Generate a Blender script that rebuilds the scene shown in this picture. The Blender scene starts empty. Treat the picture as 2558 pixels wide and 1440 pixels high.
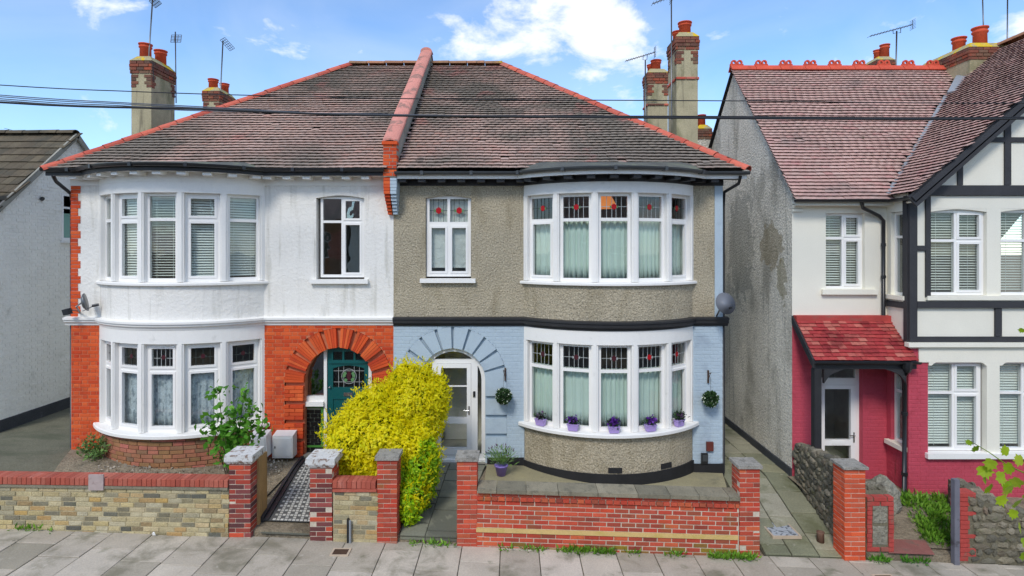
import bpy, math, random
import numpy as np
from mathutils import Vector as V, Matrix, noise

# ---------------------------------------------------------------- camera, sky, sun, exposure
SC = bpy.context.scene
F, CX, HY, D0, HC = 1437.0, 1279.0, 624.0, 11.5, 4.3      # focal length and horizon of the photograph (pixels), camera distance and height (m)
cam = bpy.data.cameras.new('camera'); camo = bpy.data.objects.new('camera', cam); SC.collection.objects.link(camo)
camo.location = (0, -D0, HC); camo.rotation_euler = (math.radians(90), 0, 0)
cam.sensor_width = 36; cam.lens = 36*F/2558; cam.shift_y = -(720-HY)/2558; cam.clip_end = 3000; cam.clip_start = .05
SC.camera = camo

SUN_EL, SUN_AZ = 45, -20            # degrees; azimuth measured from straight behind the camera towards the right
wd = bpy.data.worlds.new('World'); SC.world = wd; wd.use_nodes = True
nt = wd.node_tree; N = nt.nodes; L = nt.links; N.clear()
def wn(t, **k):
    n = N.new(t)
    for a, b in k.items(): setattr(n, a, b)
    return n
sky = wn('ShaderNodeTexSky', sky_type='NISHITA', sun_disc=False)
sky.sun_elevation = math.radians(SUN_EL); sky.sun_rotation = math.radians(180-SUN_AZ)
sky.air_density = 1.0; sky.dust_density = .1; sky.ozone_density = 4.5; sky.altitude = 60
geo = wn('ShaderNodeTexCoord')
def vmath(op, a, b=None):
    n = wn('ShaderNodeVectorMath', operation=op); L.new(a, n.inputs[0])
    if b is not None:
        if isinstance(b, tuple): n.inputs[1].default_value = b
        else: L.new(b, n.inputs[1])
    return n
def smath(op, a, b=0.0, clamp=False):
    n = wn('ShaderNodeMath', operation=op); n.use_clamp = clamp
    for i, q in enumerate((a, b)):
        if hasattr(q, 'links'): L.new(q, n.inputs[i])
        else: n.inputs[i].default_value = q
    return n.outputs[0]
dirv = vmath('NORMALIZE', geo.outputs['Generated']).outputs[0]
def pixdir(px, py): return V((px-CX, F, HY-py)).normalized()
nz = wn('ShaderNodeTexNoise'); nz.inputs['Scale'].default_value = 7.5; nz.inputs['Detail'].default_value = 10; nz.inputs['Roughness'].default_value = .6; nz.inputs['Distortion'].default_value = .25
strv = vmath('MULTIPLY', dirv, (1.0, 1.0, 1.9)).outputs[0]
L.new(strv, nz.inputs['Vector'])
dens = smath('SUBTRACT', nz.outputs['Fac'], .615)
# the banks of cloud that stand over the roofs (wide soft lumps; everywhere else scattered cloud from the same noise)
for px, py, r, a in ((1200, 110, .08, .15), (1330, 100, .10, .165), (1450, 110, .10, .175), (1490, 0, .08, .19), (1560, 130, .09, .165), (1090, 150, .06, .13), (2560, 90, .05, .24), (1640, 130, .05, .12), (2340, 90, .07, .06), (2260, 60, .06, .05)):
    dd = vmath('DISTANCE', dirv, tuple(pixdir(px, py))).outputs['Value']
    g = smath('POWER', smath('MULTIPLY', smath('SUBTRACT', 1.0, smath('DIVIDE', dd, r*1.35), True), 1.0), 1.2)
    dens = smath('ADD', dens, smath('MULTIPLY', g, a))
sx = wn('ShaderNodeSeparateXYZ'); L.new(dirv, sx.inputs[0])     # broken cloud thickens overhead and behind the camera (soft light on the fronts)
ov = wn('ShaderNodeMapRange'); ov.interpolation_type = 'SMOOTHSTEP'; L.new(sx.outputs['Y'], ov.inputs['Value']); ov.inputs['From Min'].default_value = .78; ov.inputs['From Max'].default_value = .1; ov.inputs['To Max'].default_value = .16
dens = smath('ADD', dens, ov.outputs[0])
cm = wn('ShaderNodeMapRange'); cm.interpolation_type = 'SMOOTHSTEP'; L.new(dens, cm.inputs['Value'])
cm.inputs['From Min'].default_value = -.04; cm.inputs['From Max'].default_value = .19
wisp = wn('ShaderNodeTexNoise'); wisp.inputs['Scale'].default_value = 2.6; wisp.inputs['Detail'].default_value = 6; wisp.inputs['Distortion'].default_value = 1.2
L.new(strv, wisp.inputs['Vector'])
wm = wn('ShaderNodeMapRange'); L.new(wisp.outputs['Fac'], wm.inputs['Value']); wm.inputs['From Min'].default_value = .3; wm.inputs['From Max'].default_value = .8; wm.inputs['To Min'].default_value = .0; wm.inputs['To Max'].default_value = .26
cov = smath('MAXIMUM', cm.outputs[0], wm.outputs[0])
skyg = wn('ShaderNodeMix', data_type='RGBA', blend_type='MULTIPLY'); skyg.inputs[0].default_value = 1
L.new(sky.outputs[0], skyg.inputs[6]); skyg.inputs[7].default_value = (.86, .96, 1.02, 1)
mixc = wn('ShaderNodeMix', data_type='RGBA'); L.new(cov, mixc.inputs[0]); L.new(skyg.outputs[2], mixc.inputs[6]); cv = wn('ShaderNodeMix', data_type='RGBA'); L.new(nz.outputs['Fac'], cv.inputs[0]); cv.inputs[6].default_value = (3.6, 3.9, 4.4, 1); cv.inputs[7].default_value = (5.6, 5.7, 5.8, 1); L.new(cv.outputs[2], mixc.inputs[7])
bg = wn('ShaderNodeBackground'); bg.inputs['Strength'].default_value = .15; L.new(mixc.outputs[2], bg.inputs['Color'])
L.new(bg.outputs[0], wn('ShaderNodeOutputWorld').inputs[0])

sl = bpy.data.lights.new('sun', 'SUN'); so = bpy.data.objects.new('sun', sl); SC.collection.objects.link(so)
sl.energy = 1.4; sl.angle = math.radians(14); sl.color = (1, .95, .87)
e, a = math.radians(SUN_EL), math.radians(SUN_AZ)
sdir = V((math.sin(a)*math.cos(e), -math.cos(a)*math.cos(e), math.sin(e)))      # towards the sun
so.rotation_euler = sdir.to_track_quat('Z', 'Y').to_euler(); so.location = (6, -20, 20)
SC.view_settings.view_transform = 'Standard'; SC.view_settings.look = 'None'; SC.view_settings.gamma = 1; SC.view_settings.exposure = .62
SC.cycles.use_denoising = True; SC.cycles.max_bounces = 5; SC.cycles.transparent_max_bounces = 12; SC.cycles.caustics_reflective = False; SC.cycles.caustics_refractive = False
CAMP = V((0, -D0, HC))
rnd = random.Random(7)

def X(px, Y=0.0): return (px-CX)*(D0+Y)/F
def Z(py, Y=0.0): return HC-(py-HY)*(D0+Y)/F
def W(px, py, Y=0.0): return V((X(px, Y), Y, Z(py, Y)))
def cl(x, a, b): return max(a, min(b, x))
def lerp(a, b, t): return a+(b-a)*t
def gz(x): return -.03-.037*cl(x, -30, 30)          # ground along the houses: the street falls to the right
def pz(x): return -.37-.038*cl(x, -30, 30)          # pavement at the garden walls
def gar(x, y): return lerp(pz(x)+.12, gz(x), cl((y+2.3)/1.7, 0, 1))
def alley(x, y): return lerp(pz(x)+.01, gz(x), cl((y+2.5)/2.6, 0, 1))

# ---------------------------------------------------------------- object helpers
COL = SC.collection
def link(o, parent=None):
    COL.objects.link(o)
    if parent is not None:
        o.parent = parent
        if 'L0' in parent: o.matrix_parent_inverse = Matrix.Translation(-V(parent['L0']))
    return o
ROOTS = {}
def thing(name, label, cat, loc, group=None):
    o = bpy.data.objects.new(name, None); COL.objects.link(o); o.location = loc; o.empty_display_size = .1
    tag(o, label, cat, group); ROOTS[o.name] = V(loc)
    return o
def tag(o, label, cat=None, group=None, kind=None):
    if label: o['label'] = label
    if cat: o['category'] = cat
    if group: o['group'] = group
    if kind: o['kind'] = kind
    return o
def put(o, parent):
    COL.objects.link(o)
    if parent is not None:
        o.parent = parent
        if parent.name in ROOTS: o.matrix_parent_inverse = Matrix.Translation(-ROOTS[parent.name])
    return o
class Fr:                                   # a wall frame: origin, u to the right, n outwards, v up
    def __init__(s, O, u, n): s.O = V(O); s.u = V(u).normalized(); s.n = V(n).normalized(); s.v = s.n.cross(s.u)
    def P(s, a, b, c=0.0): return s.O+s.u*a+s.v*b+s.n*c
    def M(s): return Matrix(((s.u.x, s.n.x, s.v.x, s.O.x), (s.u.y, s.n.y, s.v.y, s.O.y), (s.u.z, s.n.z, s.v.z, s.O.z), (0, 0, 0, 1)))
BF = [(0, 1, 2, 3), (7, 6, 5, 4), (0, 4, 5, 1), (1, 5, 6, 2), (2, 6, 7, 3), (3, 7, 4, 0)]
class MB:
    def __init__(s): s.v = []; s.f = []
    def add(s, vs, fs):
        o = len(s.v); s.v += [tuple(p) for p in vs]; s.f += [tuple(i+o for i in f) for f in fs]; return s
    def box(s, x0, x1, y0, y1, z0, z1):
        return s.add([(x0, y0, z0), (x1, y0, z0), (x1, y0, z1), (x0, y0, z1), (x0, y1, z0), (x1, y1, z0), (x1, y1, z1), (x0, y1, z1)], BF)
    def fbox(s, fr, a0, a1, b0, b1, c0, c1):
        return s.add([fr.P(a, b, c) for c in (c1, c0) for a, b in ((a0, b0), (a1, b0), (a1, b1), (a0, b1))], BF)
    def quad(s, *p): return s.add(p, [tuple(range(len(p)))])
    def bar(s, p, q, w, h=None, up=V((0, 0, 1))):
        h = h or w; d = (q-p).normalized(); sx = d.cross(up)
        if sx.length < 1e-4: sx = V((1, 0, 0))
        sx.normalize(); uz = sx.cross(d).normalized()
        return s.add([e+sx*a*w/2+uz*b*h/2 for e in (p, q) for a, b in ((-1, -1), (1, -1), (1, 1), (-1, 1))], BF)
    def tube(s, pts, r, n=8, caps=True):
        pts = [V(p) for p in pts]; rs = r if isinstance(r, (list, tuple)) else [r]*len(pts); rings = []
        ref = V((.13, .21, .97))
        for i, p in enumerate(pts):
            d = (pts[min(i+1, len(pts)-1)]-pts[max(i-1, 0)]).normalized()
            if abs(d.dot(ref)) > .95: ref = V((.97, .13, .2))
            x = d.cross(ref).normalized(); y = d.cross(x); ref = -x.cross(d) if False else ref
            rings.append([p+(x*math.cos(t)+y*math.sin(t))*rs[i] for t in [2*math.pi*k/n for k in range(n)]])
        vs = [q for r_ in rings for q in r_]; fs = []
        for i in range(len(rings)-1):
            for k in range(n): fs.append((i*n+k, i*n+(k+1) % n, (i+1)*n+(k+1) % n, (i+1)*n+k))
        if caps: fs += [tuple(range(n)), tuple(range(len(vs)-1, len(vs)-n-1, -1))]
        return s.add(vs, fs)
    def lathe(s, c, prof, n=16, axis=None):
        c = V(c); q = V((0, 0, 1)).rotation_difference(V(axis)) if axis is not None else None; vs = []
        for r, z in prof:
            for k in range(n):
                p = V((r*math.cos(2*math.pi*k/n), r*math.sin(2*math.pi*k/n), z)); vs.append(c+(q @ p if q else p))
        fs = [(i*n+k, i*n+(k+1) % n, (i+1)*n+(k+1) % n, (i+1)*n+k) for i in range(len(prof)-1) for k in range(n)]
        fs += [tuple(range(n-1, -1, -1)), tuple(range(len(vs)-n, len(vs)))]
        return s.add(vs, fs)
    def prism(s, fr, poly, c0, c1):          # poly in (a,b), extruded from c0 to c1
        n = len(poly); vs = [fr.P(a, b, c1) for a, b in poly]+[fr.P(a, b, c0) for a, b in poly]
        return s.add(vs, [tuple(range(n)), tuple(range(2*n-1, n-1, -1))]+[(i, i+n, (i+1) % n+n, (i+1) % n) for i in range(n)])
    def loft(s, rows, closed=True):          # rows: list of equally long point lists
        m = len(rows[0]); vs = [p for r in rows for p in r]; k = len(rows); fs = []
        for i in range(k if closed else k-1):
            for j in range(m-1): fs.append((i*m+j, i*m+j+1, ((i+1) % k)*m+j+1, ((i+1) % k)*m+j))
        if closed: fs += [tuple(i*m for i in range(k)), tuple(i*m+m-1 for i in range(k-1, -1, -1))]
        return s.add(vs, fs)
    def mesh(s, name, m, smooth=False):
        me = bpy.data.meshes.new(name); me.from_pydata(s.v, [], s.f); me.materials.append(MAT[m])
        if smooth: me.polygons.foreach_set('use_smooth', [True]*len(me.polygons))
        return me
    def build(s, name, m, parent=None, smooth=False): return put(bpy.data.objects.new(name, s.mesh(name, m, smooth)), parent)
def np_mesh(name, m, verts, faces, parent=None, smooth=False):
    me = bpy.data.meshes.new(name); k = faces.shape[1]
    me.vertices.add(len(verts)); me.vertices.foreach_set('co', verts.astype(np.float32).ravel())
    me.loops.add(faces.size); me.loops.foreach_set('vertex_index', faces.astype(np.int32).ravel())
    me.polygons.add(len(faces)); me.polygons.foreach_set('loop_start', np.arange(0, faces.size, k, dtype=np.int32))
    me.update(calc_edges=True); me.validate(); me.materials.append(MAT[m])
    return put(bpy.data.objects.new(name, me), parent)

# ---------------------------------------------------------------- materials
MAT = {}
def S(r, g, b):                              # sRGB 0-255 to linear
    return tuple(((c/255+.055)/1.055)**2.4 if c > 10 else c/255/12.92 for c in (r, g, b))
def mat(name, col=(.5, .5, .5), rough=.8, palette=None, var=(6, .12), fine=None, stains=(), bump=None, bumps=(), spec=.3, metal=0, trans=0, patches=(), coat=0):
    m = bpy.data.materials.new(name); m.use_nodes = True; t = m.node_tree; n = t.nodes; l = t.links
    bs = n['Principled BSDF']; MAT[name] = m
    g = n.new('ShaderNodeNewGeometry'); pos = g.outputs['Position']
    def nse(scale, detail=4, dist=0, rough_=.5, vec=None):
        q = n.new('ShaderNodeTexNoise'); q.inputs['Scale'].default_value = scale; q.inputs['Detail'].default_value = detail; q.inputs['Distortion'].default_value = dist; q.inputs['Roughness'].default_value = rough_
        l.new(vec or pos, q.inputs['Vector']); return q.outputs['Fac']
    def mr(v, a, b, c, d, smooth=False):
        q = n.new('ShaderNodeMapRange'); l.new(v, q.inputs[0])
        for i, x in zip((1, 2, 3, 4), (a, b, c, d)): q.inputs[i].default_value = x
        if smooth: q.interpolation_type = 'SMOOTHSTEP'
        return q.outputs[0]
    def mth(op, a, b):
        q = n.new('ShaderNodeMath'); q.operation = op
        for i, x in enumerate((a, b)):
            if hasattr(x, 'links'): l.new(x, q.inputs[i])
            else: q.inputs[i].default_value = x
        return q.outputs[0]
    def mix(f, a, b, bt='MIX'):
        q = n.new('ShaderNodeMix'); q.data_type = 'RGBA'; q.blend_type = bt
        for i, x in zip((0, 6, 7), (f, a, b)):
            if hasattr(x, 'links'): l.new(x, q.inputs[i])
            elif i == 0: q.inputs[0].default_value = x
            else: q.inputs[i].default_value = (*x[:3], 1)
        return q.outputs[2]
    if palette:
        oi = n.new('ShaderNodeObjectInfo'); r = mth('FRACT', mth('ADD', oi.outputs['Random'], g.outputs['Random Per Island']), 0)
        cr = n.new('ShaderNodeValToRGB'); el = cr.color_ramp.elements; k = len(palette)
        cr.color_ramp.interpolation = 'LINEAR'
        for i, c in enumerate(palette):
            e_ = el[i] if i < 2 else el.new(i/(k-1)); e_.position = i/(k-1); e_.color = (*c, 1)
        l.new(r, cr.inputs[0]); c = cr.outputs[0]
    else:
        q = n.new('ShaderNodeRGB'); q.outputs[0].default_value = (*col, 1); c = q.outputs[0]
    if var:
        f = mr(nse(var[0], 5), .25, .75, 1-var[1], 1+var[1]); c = mix(1.0, c, f, 'MULTIPLY')
    if fine:
        f = mr(nse(fine[0], 3), .3, .7, 1-fine[1], 1+fine[1]); c = mix(1.0, c, f, 'MULTIPLY')
    for sc_, lo, hi, amt, sc in stains:      # (colour, from, to, amount, scale)
        if isinstance(sc, tuple):
            vm = n.new('ShaderNodeVectorMath'); vm.operation = 'MULTIPLY'; l.new(pos, vm.inputs[0]); vm.inputs[1].default_value = sc; v = nse(1.0, 6, .3, .6, vm.outputs[0])
        else: v = nse(sc, 6, .3, .6)
        c = mix(mr(v, lo, hi, 0, amt, True), c, sc_)
    for pc, cen, rad, edge, amt in patches:  # blot of its own shape: colour, centre, radii, ragged edge, amount
        vm = n.new('ShaderNodeVectorMath'); vm.operation = 'SUBTRACT'; l.new(pos, vm.inputs[0]); vm.inputs[1].default_value = cen
        v2 = n.new('ShaderNodeVectorMath'); v2.operation = 'DIVIDE'; l.new(vm.outputs[0], v2.inputs[0]); v2.inputs[1].default_value = rad
        ln = n.new('ShaderNodeVectorMath'); ln.operation = 'LENGTH'; l.new(v2.outputs[0], ln.inputs[0])
        d = mth('ADD', ln.outputs['Value'], mth('MULTIPLY', mth('SUBTRACT', nse(4.5, 5), .5), edge))
        c = mix(mr(d, 1.0, .93, 0, amt), c, pc)
    l.new(c, bs.inputs['Base Color'])
    bs.inputs['Roughness'].default_value = rough; bs.inputs['Metallic'].default_value = metal; bs.inputs['Specular IOR Level'].default_value = spec
    bl = ([bump] if bump else [])+list(bumps); prev = None
    for bsc, bst, bd in bl:
        b = n.new('ShaderNodeBump'); b.inputs['Strength'].default_value = bst; b.inputs['Distance'].default_value = bd
        l.new(nse(bsc, 4, .4), b.inputs['Height'])
        if prev: l.new(prev, b.inputs['Normal'])
        prev = b.outputs[0]
    if prev: l.new(prev, bs.inputs['Normal'])
    if coat: bs.inputs['Coat Weight'].default_value = coat
    if trans:
        tr = n.new('ShaderNodeBsdfTranslucent'); l.new(c, tr.inputs['Color']); ms = n.new('ShaderNodeMixShader'); ms.inputs[0].default_value = trans
        l.new(bs.outputs[0], ms.inputs[1]); l.new(tr.outputs[0], ms.inputs[2]); l.new(ms.outputs[0], n['Material Output'].inputs['Surface'])
    return m
def glass(name, tint=(.9, .94, .93), refl=.12, rough=.01):
    m = bpy.data.materials.new(name); m.use_nodes = True; t = m.node_tree; n = t.nodes; l = t.links; n.remove(n['Principled BSDF']); MAT[name] = m
    tr = n.new('ShaderNodeBsdfTransparent'); tr.inputs[0].default_value = (*tint, 1)
    gl = n.new('ShaderNodeBsdfGlossy'); gl.inputs['Roughness'].default_value = rough
    nz = n.new('ShaderNodeTexNoise'); nz.inputs['Scale'].default_value = 2.2; g = n.new('ShaderNodeNewGeometry'); l.new(g.outputs['Position'], nz.inputs['Vector'])
    b = n.new('ShaderNodeBump'); b.inputs['Strength'].default_value = .12; b.inputs['Distance'].default_value = .02; l.new(nz.outputs['Fac'], b.inputs['Height']); l.new(b.outputs[0], gl.inputs['Normal'])
    lw = n.new('ShaderNodeLayerWeight'); lw.inputs['Blend'].default_value = .5
    pw_ = n.new('ShaderNodeMath'); pw_.operation = 'POWER'; l.new(lw.outputs['Facing'], pw_.inputs[0]); pw_.inputs[1].default_value = 4.0
    ad = n.new('ShaderNodeMath'); ad.operation = 'ADD'; ad.use_clamp = True; l.new(pw_.outputs[0], ad.inputs[0]); ad.inputs[1].default_value = refl
    ms = n.new('ShaderNodeMixShader'); l.new(ad.outputs[0], ms.inputs[0]); l.new(tr.outputs[0], ms.inputs[1]); l.new(gl.outputs[0], ms.inputs[2]); l.new(ms.outputs[0], n['Material Output'].inputs['Surface'])
glass('glass', (.95, .97, .96), .055); glass('glass_dark', (.8, .84, .84), .17); glass('glass_red', (.6, .02, .03), .02); glass('glass_green', (.12, .35, .15), .02); glass('glass_obscure', (.5, .58, .56), .05, .25)

GRIME = S(70, 68, 60)
mat('white_render', S(234, 231, 224), .9, var=(1.2, .05), fine=(70, .05), bumps=((16, .5, .03), (55, .5, .012)), stains=((S(196, 193, 182), .5, .72, .75, (5, 5, .45)), (S(168, 164, 150), .62, .78, .6, (11, 11, .6))))
mat('white_paint', S(238, 236, 231), .45, var=(2, .03), fine=(40, .02), stains=((S(178, 176, 168), .6, .85, .5, 5),))
mat('upvc', S(242, 240, 236), .25, var=(2, .02), spec=.5)
mat('cream_render', S(233, 229, 214), .85, var=(1.5, .04), fine=(60, .03), bump=(60, .15, .005), stains=((S(190, 186, 172), .6, .85, .4, (2, 2, .6)),))
mat('black_paint', S(47, 47, 49), .5, var=(3, .15), fine=(40, .1), stains=((S(90, 88, 84), .58, .8, .5, (2, 6, 6)),), spec=.4)
mat('timber_black', S(58, 58, 61), .6, var=(3, .12), fine=(45, .12), bump=(40, .3, .01))
mat('black_plastic', S(34, 35, 38), .35, var=(4, .1), spec=.5)
mat('gutter_grey', S(62, 66, 69), .4, var=(3, .15), spec=.5)
mat('lead', S(98, 99, 92), .6, var=(3, .2), stains=((S(120, 125, 100), .5, .7, .7, 3),), metal=.2)
mat('lead_light', S(150, 155, 160), .55, var=(3, .15), metal=.2)
mat('roughcast', S(178, 167, 144), .95, var=(1.1, .12), fine=(38, .34), bumps=((26, 1.0, .04), (70, .6, .015)), stains=((S(128, 116, 88), .5, .75, .6, (2.2, 2.2, .7)), (S(200, 190, 170), .6, .75, .5, 60)))
mat('flank_render', S(234, 227, 212), .95, var=(.8, .14), fine=(32, .34), bumps=((22, 1.0, .05), (70, .6, .015)), stains=((S(160, 155, 141), .48, .68, .8, (1.2, 1.2, .45)), (S(205, 200, 188), .6, .7, .6, 45), (S(150, 147, 132), .55, .72, .6, (6, 6, .35))),
    patches=((S(156, 140, 106), (5.6, .95, 4.35), (1, .55, .5), 1.5, .6), (S(160, 148, 112), (5.6, .45, 3.7), (1, .25, .5), 2.2, .6), (S(150, 148, 138), (5.6, 2.6, 4.4), (1, .8, 1.4), 1.8, .5)))
mat('cement', S(150, 147, 136), .9, var=(2, .18), fine=(60, .1), bump=(50, .3, .01), stains=((S(110, 108, 96), .5, .7, .6, 3),))
mat('chimney_render', S(172, 162, 132), .9, var=(2.5, .16), fine=(40, .14), bump=(40, .3, .01), stains=((S(122, 120, 88), .48, .66, .75, (2, 2, 1)), (S(92, 86, 72), .56, .72, .7, (7, 7, .6)), (S(205, 170, 30), .68, .74, .8, 5)))
OR = [S(205, 78, 36), S(218, 92, 44), S(190, 66, 34), S(224, 104, 54), S(188, 64, 34), S(212, 84, 40)]
mat('brick_orange', palette=OR, rough=.85, var=(3, .1), fine=(60, .07), bump=(60, .3, .006), stains=((S(150, 58, 40), .52, .72, .6, 2.4), (S(226, 156, 126), .66, .78, .55, 5), (S(96, 56, 46), .68, .78, .6, 7)))
mat('mortar_orange', S(196, 122, 90), .95, var=(8, .15), bump=(60, .4, .006))
mat('brick_base', palette=[S(158, 104, 78), S(176, 112, 92), S(150, 108, 72), S(186, 112, 98), S(140, 110, 74), S(168, 118, 84), S(128, 104, 84)], rough=.9, var=(5, .16), fine=(50, .12), bump=(40, .4, .012), stains=((S(140, 126, 80), .55, .75, .5, 4),))
mat('mortar_dark', S(120, 98, 78), .95, var=(8, .2), bump=(50, .4, .01))
mat('brick_blue', S(176, 192, 203), .75, var=(2, .04), fine=(50, .04), bump=(40, .3, .006), stains=((S(146, 160, 176), .52, .74, .6, 2.2), (S(212, 218, 224), .66, .73, .7, 12), (S(128, 134, 136), .64, .78, .5, (9, 9, 1.1))))
mat('groove_blue', S(162, 178, 190), .85, var=(3, .1))
mat('brick_pink', S(188, 74, 90), .7, var=(2, .08), fine=(50, .07), bump=(40, .3, .006), stains=((S(156, 58, 70), .5, .72, .6, 2), (S(206, 122, 128), .66, .74, .7, 14), (S(120, 60, 58), .62, .76, .6, (9, 9, 1.2))))
mat('brick_white', S(243, 240, 232), .85, var=(2, .04), fine=(40, .05), bump=(30, .4, .01), stains=((S(196, 194, 184), .58, .78, .6, 2.5),))
mat('tar', S(66, 68, 72), .8, var=(2.5, .25), fine=(40, .15), stains=((S(110, 112, 112), .58, .75, .5, 4),))
RED = [S(186, 76, 56), S(150, 80, 60), S(206, 100, 64), S(136, 66, 54), S(198, 82, 58), S(170, 66, 50), S(206, 92, 66), S(160, 72, 56), S(190, 70, 52), S(178, 86, 68), S(200, 76, 50)]
LOWGREEN = ()
mat('brick_red', palette=RED, rough=.85, var=(5, .12), fine=(60, .12), bump=(60, .35, .008), stains=((S(120, 60, 46), .56, .74, .55, 5), (S(206, 150, 130), .66, .76, .5, 6), (S(128, 110, 48), .6, .72, .6, 1.6)))
mat('brick_mixed', palette=[S(186, 76, 56), S(92, 56, 56), S(104, 62, 60), S(204, 84, 56), S(90, 60, 62), S(170, 86, 80), S(80, 52, 54), S(196, 74, 52), S(120, 66, 62)], rough=.8, var=(5, .12), fine=(60, .1), bump=(60, .3, .008), stains=((S(200, 165, 150), .62, .74, .5, 5),))
mat('brick_pier', palette=[S(208, 84, 50), S(218, 96, 58), S(196, 76, 46), S(206, 100, 70), S(190, 84, 58), S(214, 80, 46)], rough=.85, var=(5, .1), fine=(60, .1), bump=(60, .3, .008), stains=((S(150, 92, 64), .6, .78, .5, 5),))
mat('mortar_light', S(202, 190, 172), .95, var=(8, .12), fine=(60, .1), bump=(60, .4, .006), stains=((S(150, 140, 118), .5, .7, .5, 4),))
mat('brick_stock', palette=[S(186, 174, 138), S(176, 160, 120), S(192, 178, 138), S(104, 104, 94), S(190, 172, 124), S(184, 176, 150), S(190, 156, 92), S(172, 160, 130), S(92, 92, 84), S(194, 182, 146), S(186, 166, 128), S(182, 148, 98), S(124, 118, 98), S(192, 182, 152), S(178, 164, 126)], rough=.92, var=(7, .16), fine=(50, .14), bump=(35, .6, .02), stains=((S(92, 94, 70), .58, .74, .6, 4), (S(120, 110, 80), .55, .75, .4, 9)))
mat('mortar_stock', S(180, 168, 136), .95, var=(5, .16), fine=(50, .12), bump=(40, .5, .012), stains=((S(96, 98, 76), .52, .72, .7, 3.5),))
mat('coping_red', palette=[S(166, 82, 66), S(176, 92, 74), S(154, 76, 62), S(184, 104, 86), S(160, 88, 72)], rough=.85, var=(4, .1), fine=(60, .1), bump=(60, .3, .008), stains=((S(206, 140, 126), .55, .75, .55, 3),))
mat('cream_band', S(206, 176, 116), .85, var=(3, .08), fine=(50, .08), stains=((S(180, 160, 70), .5, .7, .6, 2.5),))
mat('mossy_brick', palette=[S(140, 120, 40), S(132, 96, 52), S(150, 128, 40), S(120, 88, 54), S(158, 92, 60), S(126, 116, 52)], rough=.9, var=(5, .15), fine=(50, .12), bump=(50, .4, .01))
mat('stone_coping', palette=[S(128, 122, 104), S(140, 133, 114), S(118, 113, 97), S(148, 140, 120)], rough=.95, var=(5, .15), fine=(60, .16), bump=(50, .5, .012), stains=((S(96, 94, 82), .52, .7, .7, 7),))
mat('cap_stone', S(150, 146, 138), .95, var=(8, .2), fine=(60, .22), bump=(50, .6, .015), stains=((S(92, 90, 84), .5, .68, .7, 12), (S(190, 188, 180), .6, .72, .6, 15)))
mat('cap_white', S(206, 206, 204), .85, var=(6, .08), fine=(60, .1), bump=(30, .5, .015), stains=((S(124, 96, 78), .53, .62, .85, 14), (S(96, 88, 78), .62, .7, .8, 20)))
TM = [S(184, 154, 141), S(178, 148, 135), S(188, 159, 145), S(176, 149, 137), S(186, 153, 140), S(181, 156, 144), S(173, 149, 138), S(189, 160, 147), S(184, 146, 132)]
mat('tile_main', palette=TM, rough=.85, var=(.55, .12), fine=(50, .12), bump=(45, .4, .008), stains=((S(122, 117, 107), .42, .62, .85, .42), (S(204, 128, 120), .58, .7, .5, .9), (S(80, 78, 74), .6, .7, .6, 3.2), (S(196, 158, 40), .74, .79, .7, 3)))
TP = [S(196, 160, 150), S(192, 156, 145), S(199, 164, 154), S(188, 153, 143), S(195, 156, 147), S(186, 155, 144), S(200, 167, 157), S(194, 148, 140)]
mat('tile_pink', palette=TP, rough=.85, var=(.8, .1), fine=(50, .12), bump=(45, .4, .008), stains=((S(128, 116, 112), .52, .7, .7, .7), (S(96, 92, 70), .68, .73, .9, 3.5), (S(196, 120, 122), .6, .72, .4, 1.7)))
mat('tile_porch', palette=[S(158, 54, 56), S(172, 70, 66), S(144, 46, 50), S(190, 112, 98), S(156, 52, 54), S(166, 60, 58)], rough=.8, var=(3, .15), fine=(40, .12), bump=(40, .4, .008), stains=((S(112, 36, 38), .52, .66, .7, 2.2), (S(96, 82, 58), .64, .72, .7, 5)))
mat('tile_underlay', S(58, 54, 52), .95, var=(3, .15))
mat('tile_concrete', palette=[S(98, 88, 72), S(88, 79, 65), S(106, 96, 78), S(80, 74, 62)], rough=.95, var=(3, .16), fine=(40, .16), bump=(30, .5, .01), stains=((S(70, 70, 62), .5, .7, .7, 2), (S(160, 140, 60), .7, .76, .6, 5)))
mat('hip_terracotta', palette=[S(196, 96, 76), S(206, 108, 88), S(184, 86, 70), S(190, 110, 94), S(210, 100, 74)], rough=.85, var=(3, .12), fine=(50, .1), bump=(45, .4, .008), stains=((S(140, 92, 80), .56, .72, .6, 3), (S(196, 160, 40), .72, .78, .5, 3)))
mat('ridge_lichen', palette=[S(156, 112, 88), S(140, 110, 84), S(170, 120, 92)], rough=.9, var=(4, .16), fine=(50, .12), stains=((S(206, 168, 30), .6, .68, .85, 2.6), (S(90, 84, 66), .56, .7, .7, 5)))
mat('coping_pink', S(206, 138, 124), .9, var=(2, .14), fine=(40, .1), bump=(16, .6, .02), stains=((S(130, 108, 98), .5, .62, .75, (4, 4, 2)), (S(216, 160, 148), .6, .75, .5, 1.5)))
mat('ridge_red', S(204, 84, 62), .8, var=(5, .12), fine=(50, .08), stains=((S(150, 70, 56), .55, .7, .6, 6), (S(210, 165, 40), .72, .78, .7, 3)))
mat('pot_red', S(204, 84, 54), .8, var=(6, .1), fine=(60, .06), stains=((S(140, 66, 50), .55, .72, .6, 6), (S(60, 50, 46), .68, .75, .6, 5)))
mat('chimney_brick', palette=[S(124, 74, 60), S(104, 74, 64), S(160, 80, 56), S(96, 76, 66), S(134, 84, 66), S(118, 94, 76)], rough=.9, var=(6, .15), fine=(60, .12), stains=((S(130, 120, 84), .58, .72, .5, 6),))
mat('lichen_cap', S(168, 158, 120), .95, var=(6, .15), fine=(50, .12), bump=(30, .5, .02), stains=((S(212, 178, 20), .5, .58, .9, 3.5),))
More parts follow.
